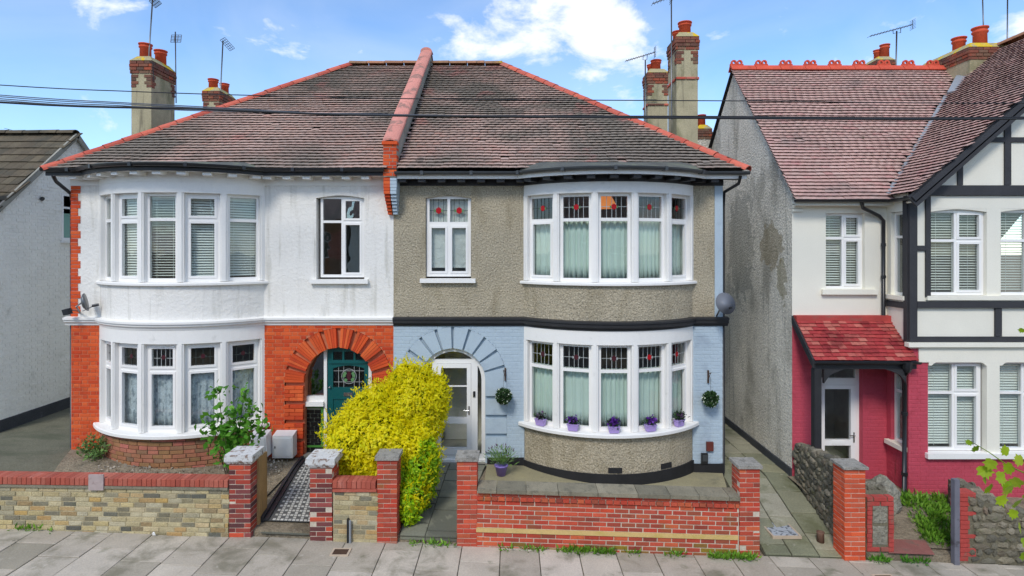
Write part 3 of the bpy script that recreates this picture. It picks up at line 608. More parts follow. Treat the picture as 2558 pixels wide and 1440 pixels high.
def half_house(root, left):
    """one of the two semi-detached houses: shell, bay, eaves, roof"""
    B = BL if left else BR
    x0, x1 = (XL, XP) if left else (XP, XR)
    zt, zm = Z(462), 2.87                     # top of the upper wall, storey line
    zb = -.9
    # --- openings and flat walls
    if left: wx0, wx1, wz0, wz1 = X(790), X(910), Z(700), Z(488); ax, ar = X(846), 1.08; ac = Z(955); ri = .69; door_y = .16
    else: wx0, wx1, wz0, wz1 = X(1063), X(1177), Z(698), Z(488); ax, ar = X(1131), 1.08; ac = Z(952); ri = .65; door_y = .10
    fr = Fr((x0, 0, zm), (1, 0, 0), (0, -1, 0))
    for s0, s1 in ((x0, B.cx-B.h), (B.cx+B.h, x1)):
        fs_ = Fr((s0, 0, zm), (1, 0, 0), (0, -1, 0)); rect_holes(MB(), fs_, s1-s0, 5.84-zm, [(wx0-s0, wx1-s0, wz0-zm, wz1-zm)] if s0 < wx0 < s1 else [], .22).build('upper_wall', 'white_render' if left else 'roughcast', root)
    fg = Fr((x0, 0, zb), (1, 0, 0), (0, -1, 0))
    gm_ = 'mortar_orange' if left else 'brick_blue'
    for s0, s1 in ((x0, B.cx-B.h), (B.cx+B.h, x1)):
        fs_ = Fr((s0, 0, zb), (1, 0, 0), (0, -1, 0))
        if s0 < ax < s1: b = rect_holes(MB(), fs_, s1-s0, zm-zb, [(ax-ar-s0, ax+ar-s0, 0, ac+ar-zb)], .05)
        else: rect_holes(MB(), fs_, s1-s0, zm-zb, [], .05).build('ground_wall', gm_, root)
    for k in range(24):                       # spandrels over the arch
        t0, t1 = math.pi*k/24, math.pi*(k+1)/24
        b.quad((ax+ar*math.cos(t0), 0, ac+ar*math.sin(t0)), (ax+ar*math.cos(t1), 0, ac+ar*math.sin(t1)), (ax+ar*math.cos(t1), 0, ac+ar), (ax+ar*math.cos(t0), 0, ac+ar))
    b.build('ground_wall', 'mortar_orange' if left else 'brick_blue', root)
    # ring and jamb backing (set back), reveal of the arch
    bm = 'mortar_orange' if left else 'groove_blue'
    rb = MB(); K = 32
    def ring(r, y, k): t = math.pi*k/K; return V((ax+r*math.cos(t), y, ac+r*math.sin(t)))
    for k in range(K):
        rb.quad(ring(ri, .05, k), ring(ri, .05, k+1), ring(ar, .05, k+1), ring(ar, .05, k))
        rb.quad(ring(ar, .0, k), ring(ar, .0, k+1), ring(ar, .05, k+1), ring(ar, .05, k))
        rb.quad(ring(ri, .05, k), ring(ri, .05, k+1), ring(ri, door_y+.3, k+1), ring(ri, door_y+.3, k))
    for sx in (-1, 1):
        rb.quad((ax+sx*ri, .05, zb), (ax+sx*ar, .05, zb), (ax+sx*ar, .05, ac), (ax+sx*ri, .05, ac))
        rb.quad((ax+sx*ar, 0, zb), (ax+sx*ar, .05, zb), (ax+sx*ar, .05, ac), (ax+sx*ar, 0, ac))
        rb.quad((ax+sx*ri, .05, zb), (ax+sx*ri, door_y+.3, zb), (ax+sx*ri, door_y+.3, ac), (ax+sx*ri, .05, ac))
    arch = rb.build('arch', bm, root)
    vm = 'brick_orange' if left else 'brick_blue'
    pr = .03 if left else .012; half = math.radians(18.5); gap = math.radians(2.6 if left else 1.7)
    for k in range(-5, 5):                    # voussoirs: blocks of rubbed brick between deep radial grooves
        a0, a1 = math.pi/2+k*half+gap/1.0, math.pi/2+(k+1)*half-gap/1.0
        if k == -5: a0 = 0.0
        if k == 4: a1 = math.pi
        if a1-a0 < .03: continue
        nn = max(1, round((a1-a0)/math.radians(3.6))) if left else 1
        for j in range(nn):
            t0, t1 = lerp(a0, a1, j/nn)+(.003 if left and j else 0), lerp(a0, a1, (j+1)/nn)-(.003 if left and j < nn-1 else 0)
            m_ = 5 if nn == 1 else 2; ts = [lerp(t0, t1, q/(m_-1)) for q in range(m_)]
            poly = [(ar*math.cos(t)*.995, ar*math.sin(t)*.995) for t in ts]+[(ri*math.cos(t), ri*math.sin(t)) for t in ts[::-1]]
            MB().prism(Fr((ax, 0, ac), (1, 0, 0), (0, -1, 0)), poly, -.06 if not left else -.12, pr+rnd.uniform(-.002, .002)*left).build('voussoir', vm, arch)
    bs = Bricks()
    zg = gz(ax)
    for sx in (-1, 1):                        # rusticated jambs: blocks of four courses, then a sunk course
        frj = Fr((ax+(-ar if sx < 0 else ri), 0, zg), (1, 0, 0), (0, -1, 0)); wj = ar-ri; H = ac-zg; n = int(H/.075)
        for r in range(n):
            zz = H-.0375-r*.075
            sunk = (r % 5 == 0)
            if left:
                if sunk: continue
                e0 = 0
                for q, l in enumerate(([.215, .165] if r % 2 else [.1, .28])): bs.one(frj, e0+l/2, zz, l-.008, .067, .1, vm, pr, .002); e0 += l
            else:
                if sunk: continue
        if not left:
            r = 0; blk = H
            while blk > 0:
                h_ = min(.30, blk); MB().fbox(frj, .002, wj-.002, blk-h_, blk, -.06, .010).build('quoin_block', vm, arch); blk -= .375
    # --- ground floor brickwork
    def iv(bz):
        z = bz+zb; r = [(0, B.cx-B.h-x0-.0), (B.cx+B.h-x0, x1-x0)]; ha = ar+.004 if z < ac else (math.sqrt(max(0, (ar+.004)**2-(z-ac)**2)) if z < ac+ar else 0)
        if ha > 0:
            o = []
            for p, q in r:
                l0, l1 = ax-ha-x0, ax+ha-x0
                if l1 <= p or l0 >= q: o.append((p, q))
                else:
                    if l0 > p: o.append((p, l0))
                    if l1 < q: o.append((l1, q))
            r = o
        return r
    bs.panel(fg, x1-x0, zm-zb-.07, vm, iv, bond='flemish', proud=.007 if left else .005, jit=.0015, keep=lambda a, bz: bz+zb > gz(a+x0)-.12, J=.009 if left else .007)
    bs.emit(root, 300)
    if left:                                  # brick quoin strip toothed into the white render
        qs = Bricks(); frq = Fr((x0-.004, 0, zm), (1, 0, 0), (0, -1, 0)); r = 0; z = .04
        while z+zm < zt:
            l = .19 if (r//2) % 2 else .14; qs.one(frq, l/2, z, l, .067, .05, 'brick_orange', .012); z += .075; r += 1
        qs.emit(root)
    else:
        MB().box(X(1785), x1, -.012, .1, zm, zt).build('quoin_strip', 'brick_blue', root)
    # --- side, back, party walls, floors (closed shell: rooms are dark)
    xo = x0 if left else x1
    s_ = MB(); s_.box(xo-(0 if left else .2), xo+(.2 if left else 0), .02, 8.8, zb, 5.8); s_.build('side_wall', 'white_render' if left else 'brick_blue', root)
    MB().box(x0+.2, x1-.2, 8.6, 8.8, zb, 5.8).build('back_wall', 'cement', root)
    if left: MB().box(x1-.1, x1+.1, .3, 8.6, zb, 5.8).build('party_wall', 'interior', root)
    fl = MB(); fl.box(x0+.21, x1-.21, .25, 8.5, 2.72, 2.86); fl.box(x0+.21, x1-.21, .25, 8.5, -.2, -.05); fl.box(x0+.21, x1-.21, .25, 8.5, 5.62, 5.7)
    fl.box(x0+.21, x1-.21, 3.2, 3.3, -.04, 5.6); fl.build('floor', 'interior', root)
    bf = MB()
    for z in (2.74, 5.66): bf.add([B.p(lerp(-B.A, B.A, i/16), -.05, z) for i in range(17)], [tuple(range(17))])
    bf.build('bay_floor', 'interior', root)
    # --- bay
    wm_ = 'white_paint'; ul, uh, ut = 3.69, 5.37, 4.87; ll, lh, lt = (.86, 2.53, 2.0) if left else (.88, 2.51, 2.0)
    B.panel(-.16, .015, uh, 5.575).build('bay_fascia', wm_, root)
    B.panel(-.10, .0, 2.9, ul-.06).build('bay_apron', 'white_render' if left else 'roughcast', root)
    B.panel(-.16, .012, lh, 2.82).build('bay_fascia', wm_, root)
    ds = .06/B.R
    for z, pj, th in ((ul, .07, .075), (ll, .11, .09)):
        MB().loft([B.arc(o, zz, -B.A-ds, B.A+ds) for o, zz in ((-.17, z-th+.01), (pj-.02, z-th), (pj, z-th+.012), (pj, z-.025), (pj-.015, z-.012), (-.17, z+.004))]).build('sill', wm_, root)
    if left:
        bk = Bricks(); B.panel(-.12, -.012, zb, ll-.08).build('bay_base', 'mortar_dark', root)
        nr = int((ll-.1+.1)/.078); L_ = .225/B.R
        for r in range(nr+1):
            z = ll-.125-r*.078
            t = -B.A+(L_/2 if r % 2 else 0)
            while t < B.A-.02:
                l = rnd.uniform(.17, .23); tm = t+l/2/B.R; n = V((math.sin(tm), -math.cos(tm), 0)); u = V((math.cos(tm), math.sin(tm), 0))
                if tm < B.A and z > gz(B.cx)-.15: bk.one(Fr(B.p(tm, -.012, z), u, n), 0, 0, l, .066, .04, 'brick_base', .012, .004)
                t += (l+.012)/B.R
        bk.emit(root)
    else:
        B.panel(-.12, -.005, .05, ll-.08).build('bay_base', 'roughcast', root)
        B.panel(-.1, .03, -.5, .10).build('bay_plinth', 'sealant_black', root)
        for tt in (0.0, .47):
            n = V((math.sin(tt), -math.cos(tt), 0)); u = V((math.cos(tt), math.sin(tt), 0)); f_ = Fr(B.p(tt, 0, .12), u, n); o = MB().fbox(f_, -.13, .13, 0, .1, -.03, .004).build('air_brick', 'sealant_black', root)
    # --- upper window on the flat
    fw_ = Fr((wx0+.0, .075, wz0), (1, 0, 0), (0, -1, 0)); w, h = wx1-wx0, wz1-wz0
    if left: window(root, Fr((wx0+.06, .085, wz0+.05), (1, 0, 0), (0, -1, 0)), w-.08, h-.07, (1, 1), h*.66, case=((1, 0), (1, 1)), gl='glass_dark', label='plain dark two-by-two casement above the porch')
    else: window(root, Fr((wx0+.01, .07, wz0+.05), (1, 0, 0), (0, -1, 0)), w-.02, h-.06, (1, 1), h*.63, case=((0, 0), (1, 0)), lead=dict(v=(.22, .5, .78), h=(.5,), r=.052, m='came_dark'), trh=.08, fw=.06)
    MB().box(wx0-.1, wx1+.09, -.09, .12, wz0-.07, wz0+.015).build('sill', wm_, root)
    am = MB(); am.prism(Fr((wx0, 0, wz1), (1, 0, 0), (0, -1, 0)), [(0, 0), (0, -.075)]+[(w*q/8, -.06+.055*math.sin(math.pi*q/8)) for q in range(0, 9)]+[(w, -.075), (w, 0)], -.2, -.002)
    am.build('window_arch', 'white_render' if left else 'roughcast', root)
    # --- string course, eaves
    if left: prof = [(-.05, 2.79), (.02, 2.79), (.03, 2.83), (.07, 2.86), (.07, 2.90), (.10, 2.905), (.10, 2.945), (.0, 2.965), (-.05, 2.965)]
    else: prof = [(-.05, 2.775), (.025, 2.775), (.035, 2.82), (.08, 2.84), (.085, 2.90), (.105, 2.91), (.105, 2.945), (.0, 2.96), (-.05, 2.96)]
    ex0, ex1 = (x0-.1, x1) if left else (x0, x1+.1)
    B.band(prof, ex0, ex1).build('string_course', wm_ if left else 'black_paint', root)
    zs = 5.75 if left else 5.69
    B.band([(-.05, 5.575), (.022, 5.575), (.022, 5.76), (-.05, 5.76)], x0-.01 if left else x0+.12, x1-.13 if left else x1+.01).build('frieze', wm_ if left else 'black_paint', root)
    gx0, gx1 = (X(112, -.33), XP-.13) if left else (XP+.13, X(1866, -.33))
    B.band([(.0, zs), (.30, zs), (.30, zs+.02), (.0, zs+.02)], gx0+.02, gx1-.02).build('soffit', wm_ if left else 'black_paint', root)
    B.band([(.29, zs-.012), (.318, zs-.012), (.318, zs+.085), (.29, zs+.085)], gx0, gx1).build('fascia_board', 'black_paint' if left else 'white_paint', root)
    gp = [(.322+.055+.055*math.cos(t), zs+.12-.062*math.sin(t)) for t in [math.pi*q/7 for q in range(8)]]; gp2 = [(.322+.055+.046*math.cos(t), zs+.12-.052*math.sin(t)) for t in [math.pi*q/7 for q in range(7, -1, -1)]]
    g = B.band(gp+gp2, gx0-.03, gx1+.03).build('gutter', 'black_plastic' if left else 'gutter_grey', root)
    pth = B.path(.377, zs+.115, gx0, gx1, 40); acc = 0
    for i in range(1, len(pth)):              # gutter joints and modillions, spaced along the line
        pass
    def along(o, z, d0, step, x0_, x1_):
        pt = B.path(o, z, x0_, x1_, 60); L_ = [0]
        for i in range(1, len(pt)): L_.append(L_[-1]+(pt[i]-pt[i-1]).length)
        d = d0
        while d < L_[-1]-.05:
            i = next(k for k in range(1, len(L_)) if L_[k] >= d); t = (d-L_[i-1])/(L_[i]-L_[i-1]); p = pt[i-1].lerp(pt[i], t); u = (pt[i]-pt[i-1]).normalized()
            yield Fr(p, u, V((u.y, -u.x, 0))); d += step
    for f_ in along(.377, zs+.115, .5, .95, gx0, gx1): MB().fbox(f_, -.03, .03, -.06, .012, -.06, .063).build('gutter_joint', 'black_plastic' if left else 'gutter_grey', g)
    for f_ in along(.02, zs-.07, .12, .385, x0+.1, x1-.15): MB().fbox(f_, -.075, .075, 0.0, .066, -.01, .25).build('modillion', wm_ if left else 'black_paint', root)
    # --- roof: underlay planes, tiles, hips, ridge
    EY, EZ, SL, RY = -.36, 5.865, .738, 4.4; RZ = EZ+(RY-EY)*SL; BYb = 2*RY-EY
    if left: ex, rx = X(112, -.33)-.02, X(875, RY)
    else: ex, rx = X(1866, -.33)+.02, X(1255, RY)
    A_, Bp, C_, D_ = V((ex, EY, EZ)), V((XP, EY, EZ)), V((XP, RY, RZ)), V((rx, RY, RZ)); E_, G_ = V((ex, BYb, EZ)), V((XP, BYb, EZ))
    rf = MB(); rf.quad(A_, Bp, C_, D_); rf.quad(A_, D_, E_); rf.quad(E_, D_, C_, G_)
    roof = rf.build('roof', 'tile_underlay', root)
    lo, hi = min(ex, XP), max(ex, XP); sg = 1 if left else -1
    def ins(p):
        if p.z > RZ-.03: return False
        hx = ex+(p.y-EY)/(RY-EY)*(rx-ex); return (p.x > hx-.0 and p.x < XP-.12) if left else (p.x < hx and p.x > XP+.12)
    sv = V((0, RY-EY, RZ-EZ)); roof_tiles(roof, (lo, EY-.04, EZ-.03), (1, 0, 0), sv, hi-lo, sv.length+.03, ins, 'tile_main', wav=.016, jit=.28)
    sv2 = V((rx-ex, 0, RZ-EZ))
    def ins2(p):
        q = (p.x-ex)/(rx-ex); yy = lerp(EY, RY, q); return 0 <= q < 1 and yy < p.y < 2*RY-yy
    roof_tiles(roof, (ex, EY, EZ), (0, 1, 0), sv2, BYb-EY, sv2.length, ins2, 'tile_main', cap=0)
    ridge_run(roof, A_+V((sg*.02, -.03, -.03)), D_+V((0, 0, .03)), 'hip_terracotta', 'hip_tile', .13, .36, lift=.035)
    ridge_run(roof, D_+V((0, 0, .02)), C_+V((-sg*.14, 0, .02)), 'ridge_lichen', 'ridge_tile', .13, .42, lift=.07)
    ridge_run(roof, E_, D_, 'hip_terracotta', 'hip_tile', .13, .4, lift=.07)
    # lead apron sweeping from the bowed gutter up to the tiles
    o = .34; t0 = math.acos((B.yc+.36)/(B.R+o))*.97; r1, r2, r3 = [], [], []
    for i in range(25):
        t = lerp(-t0, t0, i/24); p = B.p(t, o, zs+.125); k = cl((EY-p.y)/.35, 0, 1)**.7
        q = V((p.x, lerp(EY, -.24, k), 0)); q.z = EZ+(q.y-EY)*SL+.06*k
        r1.append(p); r2.append(p.lerp(q, .5)+V((0, 0, .02*k))); r3.append(q)
    ap = MB().loft([r1, r2, r3, [q-V((0, 0, .05)) for q in r3], [q-V((0, 0, .03)) for q in r1]]); ap.build('bay_apron_roof', 'lead', root)
    return B, fr

# ================================================================ LEFT HOUSE (orange brick and white render)
LH = thing('semi_detached_house', 'orange brick and white rendered half of the semi-detached pair with arched red porch', 'house', (-5.5, 4, 0), 'semi-detached pair')
half_house(LH, True)
RH = thing('semi_detached_house', 'pale blue and tan roughcast half of the semi-detached pair with black string course', 'house', (1, 4, 0), 'semi-detached pair')
half_house(RH, False)
LEADR = lambda i: dict(v=(.18, .34, .66, .82) if i in (1, 2, 3) else (.25, .5, .75), h=(.52,), r=.045, cz=.55, m='came')
POS = ('leftmost', 'second', 'middle', 'fourth', 'rightmost')
ul = bay_storey(LH, BL, 3.69, 5.37, 4.87, 'white_paint', lambda i: (((0, 0), (0, 1)) if i in (1, 3) else ()), )
for i, (fr, w) in enumerate(ul): blind(Fr(fr.P(.04, .04), fr.u, fr.n), w-.08, 1.58, -.11, f'white venetian blind behind the {POS[i]} light of the white upper bay', 'blinds in the white upper bay', tilt=.25 if i == 2 else .75)
ll = bay_storey(LH, BL, .86, 2.53, 2.02, 'white_paint', lambda i: ((0, 0), (0, 1)), lead=lambda i: dict(v=(.2, .5, .8) if i != 2 else (.2, .4, .6, .8), h=(.45,), r=.035, cz=.5, m='came' if i == 2 else 'came_dark', col='motif_dark', col2='came_dark'))
for i, (fr, w) in enumerate(ll): sheet(Fr(fr.P(-.03, .03), fr.u, fr.n), w+.06, 1.12, -.13, 'net', 'net_curtain', f'white lace net curtain behind the {POS[i]} light of the white lower bay', 'curtain', 'net curtains in the white lower bay', 6, .012, 40+i)
uu = bay_storey(RH, BR, 3.69, 5.37, 4.87, 'white_paint', lambda i: (((0, 0),) if i in (0, 4) else ()), lead=lambda i: dict(v=(.22, .42, .58, .78), h=(.52,), r=.045, cz=.52, m='came_dark' if i in (0, 4) else 'came'))
for i, (fr, w) in enumerate(uu): sheet(Fr(fr.P(-.04, .04), fr.u, fr.n), w+.08, 1.14, -.15, 'curtain_green', 'curtain', f'pale green curtain behind the {POS[i]} light of the roughcast upper bay', 'curtain', 'curtains in the roughcast upper bay', (5, 7, 6, 8, 5)[i], (.02, .026, .018, .024, .022)[i], 10+i)
lw_ = bay_storey(RH, BR, .88, 2.51, 2.0, 'white_paint', lambda i: (((0, 0),) if i in (4,) else ()), lead=lambda i: dict(v=(.22, .42, .58, .78), h=(.5,), r=.042, cz=.5, m='came', col='rose_red' if i in (3, 4) else 'motif_dark', col2='came'))
for i, (fr, w) in enumerate(lw_): sheet(Fr(fr.P(-.04, .04), fr.u, fr.n), w+.08, 1.1, -.15, 'curtain_green', 'curtain', f'pale green curtain behind the {POS[i]} light of the blue lower bay', 'curtain', 'curtains in the blue lower bay', (7, 5, 8, 6, 5)[i], (.024, .02, .027, .02, .024)[i], 20+i)
fr = Fr((X(1063)+.05, 0, Z(670)), (1, 0, 0), (0, -1, 0))
tag(MB().fbox(fr, 0, X(1177)-X(1063)-.1, 0, Z(490)-Z(670), -.2, -.185).build('roller_blind', 'roller'), 'creased pale fabric blind behind the small roughcast upper window', 'blind')

# ---------------------------------------------------------------- porches of the pair
def arch_poly(r, zs_, zb, n=20): return [(-r, zb)]+[(-r*math.cos(math.pi*k/n), zs_+r*math.sin(math.pi*k/n)) for k in range(n+1)]+[(r, zb)]
# left: recessed teal door with a sidelight over glazed black tiles
Y1 = .16; ax, ac = X(846), Z(955); zf = gz(ax)+.10
fd = Fr((0, Y1, 0), (1, 0, 0), (0, -1, 0))
dx0, dx1 = X(818, Y1), X(921, Y1); dz0, dz1 = zf+.02, Z(866, Y1)
d = MB(); st = .1
def panelled(b, fr, x0, x1, z0, z1, holes, c0, c1):
    xs = sorted({x0, x1, *[q for h in holes for q in h[:2]]}); zs = sorted({z0, z1, *[q for h in holes for q in h[2:]]})
    for i in range(len(xs)-1):
        for j in range(len(zs)-1):
            cx, cz = (xs[i]+xs[i+1])/2, (zs[j]+zs[j+1])/2
            if not any(h[0] < cx < h[1] and h[2] < cz < h[3] for h in holes): b.fbox(fr, xs[i], xs[i+1], zs[j], zs[j+1], c0, c1)
gx0, gx1, gz0, gz1 = X(832, Y1), X(910, Y1), Z(968, Y1), Z(912, Y1)
tops = [(X(832, Y1), X(855, Y1)), (X(860, Y1), X(883, Y1)), (X(888, Y1), X(910, Y1))]
tz0, tz1 = Z(900, Y1), Z(879, Y1)
low = [(X(832, Y1), X(866, Y1), zf+.2, Z(998, Y1)), (X(876, Y1), X(910, Y1), zf+.2, Z(998, Y1))]
panelled(d, fd, dx0, dx1, dz0, dz1, [(gx0, gx1, gz0, gz1)]+[(p, q, tz0, tz1) for p, q in tops]+low, -.05, 0)
door = d.build('door', 'door_teal', LH); door['label'] = 'teal panelled front door with stained glass'
bb = MB()
for h in low: bb.fbox(fd, *h, -.05, -.018)
bb.prism(fd, [(dx0+.03, Z(908, Y1))]+[(lerp(dx0+.03, dx1-.03, q/10), Z(906, Y1)+.05*math.sin(math.pi*q/10)) for q in range(11)]+[(dx1-.03, Z(908, Y1))], 0, .025)
bb.prism(fd, [(gx0, gz1)]+[(lerp(gx0, gx1, q/10), gz1-.07+.06*math.sin(math.pi*q/10)) for q in range(11)]+[(gx1, gz1)], -.03, -.001)
bb.build('door_moulding', 'door_teal', door)
MB().fbox(fd, gx0, gx1, gz0, gz1, -.035, -.028).build('pane', 'glass_obscure', door)
for p, q in tops: MB().fbox(fd, p, q, tz0, tz1, -.035, -.028).build('pane', 'glass_obscure', door)
c = MB(); gc = ((gx0+gx1)/2, (gz0+gz1)/2)
for k in range(1, 6):
    if k != 3: c.fbox(fd, lerp(gx0, gx1, k/6)-.004, lerp(gx0, gx1, k/6)+.004, gz0, gz1, -.028, -.022)
c.fbox(fd, gx0, gx1, gz0+.1, gz0+.108, -.029, -.0225); c.fbox(fd, gx0, gx1, gz1-.13, gz1-.122, -.029, -.0225)
for k in range(16):
    t0, t1 = math.pi*k/8, math.pi*(k+1)/8; c.prism(fd, [(gc[0]+r*math.cos(t), gc[1]-.01+r*math.sin(t)) for r, t in ((.155, t0), (.155, t1), (.146, t1), (.146, t0))], -.028, -.021)
c.build('lead_came', 'came', door)
g = MB()
for a0, a1, s_ in ((-.10, .9, 1), (2.2, 3.3, 1), (3.7, 4.3, 1), (5.2, 6.0, 1)):
    ts = [lerp(a0, a1, k/6) for k in range(7)]; g.prism(fd, [(gc[0]+.13*math.cos(t), gc[1]-.01+.13*math.sin(t)) for t in ts]+[(gc[0]+.07*math.cos(t), gc[1]-.01+.07*math.sin(t)) for t in ts[::-1]], -.021, -.016)
g.build('glass_leaves', 'motif_green', door)
MB().prism(fd, [(gc[0]+.045*math.cos(t), gc[1]+.1*math.sin(t)) for t in [math.pi*2*k/14 for k in range(14)]], -.0205, -.014).build('glass_motif', 'motif_dark', door)
lb = MB().fbox(fd, X(859, Y1), X(881, Y1), Z(990, Y1), Z(981, Y1), 0, .012).build('letterbox', 'chrome', door)
MB().lathe(fd.P(X(825, Y1), Z(967, Y1), 0), [(.012, 0), (.012, .02), (.02, .03), (.016, .05), (.002, .055)], 10, (0, -1, 0)).build('door_knob', 'chrome', door, True)
f = MB(); f.fbox(fd, X(810, Y1), dx0-.003, zf, Z(862, Y1), -.09, .03); f.fbox(fd, dx1+.003, X(929, Y1), zf, Z(862, Y1), -.09, .03); f.fbox(fd, X(755, Y1), X(812, Y1), Z(1002, Y1), Z(990, Y1), -.09, .025)
f.fbox(fd, X(750, Y1), X(765, Y1), Z(990, Y1), Z(900, Y1), -.09, .025); f.fbox(fd, X(750, Y1), X(940, Y1), Z(866, Y1)+.0, Z(840, Y1), -.09, .028)
f.build('door_frame', 'white_paint', LH)
MB().fbox(fd, X(752, Y1), X(811, Y1), Z(1013, Y1), Z(1002, Y1), -.1, .09).build('sidelight_sill', 'white_paint', LH)
MB().fbox(fd, X(764, Y1), X(811, Y1), Z(990, Y1), Z(866, Y1), -.05, -.042).build('sidelight', 'glass_dark', LH)
MB().fbox(fd, X(929, Y1), X(945, Y1), zf, Z(866, Y1), -.05, -.042).build('sidelight', 'glass_dark', LH)
tp = MB().fbox(fd, X(757, Y1), X(809, Y1), zf-.12, Z(1013, Y1), -.08, .0).build('tile_panel', 'grout', LH)
tf = MB(); tf.fbox(fd, X(757, Y1), X(809, Y1), Z(1018, Y1), Z(1013, Y1)-.001, 0, .025); tf.fbox(fd, X(803, Y1), X(809, Y1), Z(1112, Y1), Z(1018, Y1), 0, .025); tf.fbox(fd, X(757, Y1), X(809, Y1), Z(1117, Y1), Z(1112, Y1), 0, .025); tf.build('tile_surround', 'green_paint', tp)
tw, th = .145, .072; me = MB().box(-tw/2, tw/2, -.014, 0, -th/2, th/2).mesh('glazed_tile', 'tile_black'); z = Z(1022, Y1)-.05; r = 0
while z > zf-.1:
    x = X(757, Y1)+(.04 if r % 2 else -.035)
    while x < X(803, Y1):
        o = put(bpy.data.objects.new('glazed_tile', me), tp); o.location = (x+.03, Y1-.001, z); x += tw+.012
    z -= th+.012; r += 1
MB().box(ax-.7, ax+.7, -.05, Y1+.02, -.5, zf).build('porch_step', 'cement', LH)
# right: white framed glazed porch filling the arch
Y2 = .10; ax2, ac2 = X(1131), Z(952); zf2 = gz(ax2)+.06; fp = Fr((ax2, Y2, 0), (1, 0, 0), (0, -1, 0)); r_ = .645
P = MB(); po, pi = arch_poly(r_, ac2, zf2), arch_poly(r_-.075, ac2, zf2+.09)
n = len(po)
for i in range(n-1): P.prism(fp, [po[i], po[i+1], pi[i+1], pi[i]], -.08, .0)
P.fbox(fp, -r_, r_, zf2, zf2+.09, -.08, .001); P.fbox(fp, -r_-.03, r_+.03, zf2-.04, zf2, -.1, .05)
zt_ = Z(907); P.fbox(fp, -.52, .52, zt_-.03, zt_+.05, -.08, .002)
dxa, dxb = X(1090)-ax2, X(1176)-ax2
P.fbox(fp, dxa-.10, dxa-.0, zf2+.09, zt_-.03, -.08, .001); P.fbox(fp, dxb+.0, dxb+.13, zf2+.09, zt_-.03, -.08, .001)
pf = P.build('porch_frame', 'upvc', RH)
MB().prism(fp, [(x, z) for x, z in arch_poly(r_-.06, ac2, zt_) if z >= zt_][::-1] , -.045, -.038).build('pane', 'glass', pf)
MB().fbox(fp, dxb+.12, r_-.06, zf2+.09, zt_, -.045, -.038).build('pane', 'glass', pf); MB().fbox(fp, -r_+.06, dxa-.09, zf2+.09, zt_, -.045, -.038).build('pane', 'glass', pf)
D = MB(); q0, q1 = zf2+.1, zt_-.035
panelled(D, fp, dxa+.003, dxb-.003, q0, q1, [(dxa+.085, dxb-.085, q0+.13, Z(1062)), (dxa+.085, dxb-.085, Z(1047), q1-.085)], -.055, .015)
D.fbox(fp, dxa+.085, dxb-.085, Z(970), Z(967), -.04, -.01)
dd = D.build('door', 'upvc', RH); dd['label'] = 'white glazed porch door with a dark letter plate'
MB().fbox(fp, dxa+.08, dxb-.08, q0+.12, Z(1062)+.005, -.045, -.038).build('pane', 'glass', dd); MB().fbox(fp, dxa+.08, dxb-.08, Z(1047)-.005, q1-.08, -.045, -.038).build('pane', 'glass', dd)
MB().fbox(fp, dxb+.04, dxb+.085, Z(995), Z(981), .002, .02).build('doorbell', 'black_plastic', pf)
hd = MB(); hd.fbox(fp, dxb-.055, dxb-.025, Z(1040), Z(1018), .015, .025); hd.tube([fp.P(dxb-.04, Z(1028), .02), fp.P(dxb-.04, Z(1028), .06), fp.P(dxb-.15, Z(1028), .06)], .009); hd.build('door_handle', 'chrome', dd)
# hall behind the glazed porch: pale walls and a white inner door
hall = MB(); hall.box(ax2-.75, ax2-.72, .2, 1.3, zf2, 2.7); hall.box(ax2+.72, ax2+.75, .2, 1.3, zf2, 2.7); hall.box(ax2-.75, ax2+.75, 1.3, 1.34, zf2, 2.7); hall.box(ax2-.75, ax2+.75, .2, 1.3, zf2-.03, zf2+.005); hall.build('hall', 'hall_wall', RH)
MB().box(ax2-.3, ax2+.42, 1.25, 1.29, zf2+.02, zf2+1.95).build('inner_door', 'white_paint', RH)
MB().box(ax2-.7, ax2+.75, -.02, .2, -.6, zf2-.04).build('porch_step', 'cement', RH)
tag(MB().fbox(Fr((0, -.012, 0), (1, 0, 0), (0, -1, 0)), X(1763), X(1780), Z(1125), Z(1103), 0, .05).build('meter_box', 'box_brown'), 'small brown box on the blue corner wall', 'box')
kb = thing('key_safe', 'black key safe on the blue corner wall below the brown box', 'key safe', (X(1758), -.02, Z(1157))); fk = Fr((0, -.012, 0), (1, 0, 0), (0, -1, 0))
MB().fbox(fk, X(1750), X(1766), Z(1157), Z(1131), 0, .05).build('body', 'black_plastic', kb); MB().fbox(fk, X(1752), X(1764), Z(1150), Z(1134), .05, .062).build('cover', 'gutter_grey', kb)
MB().box(XP+.28, X(1212)+.0, -.03, .02, gz(-1.3)-.3, gz(-1.3)+.0).build('plinth', 'sealant_black', RH)
MB().box(X(1217), BR.cx-BR.h-.01, -.03, .02, -.6, Z(1143)).build('plinth', 'sealant_black', RH); MB().box(BR.cx+BR.h+.01, XR+.02, -.04, .3, -.6, Z(1158)).build('plinth', 'sealant_black', RH)

# ---------------------------------------------------------------- party parapet, corbel, chimneys, downpipes of the pair
pw = .13; y0p, z0p, y1p, z1p = -.34, Z(352, -.34), 4.4, Z(128, 4.4)
pp = MB(); rows = []
for y, z in ((y0p, z0p), (y1p, z1p), (2*y1p-y0p, z0p)):
    rows.append([V((XP+x, y, zz)) for x, zz in ((-pw, z-.70), (-pw, z-.03), (pw, z-.03), (pw, z-.70))])
pp.loft([list(r) for r in zip(*rows)], True)
par = pp.build('party_parapet', 'cement', LH)
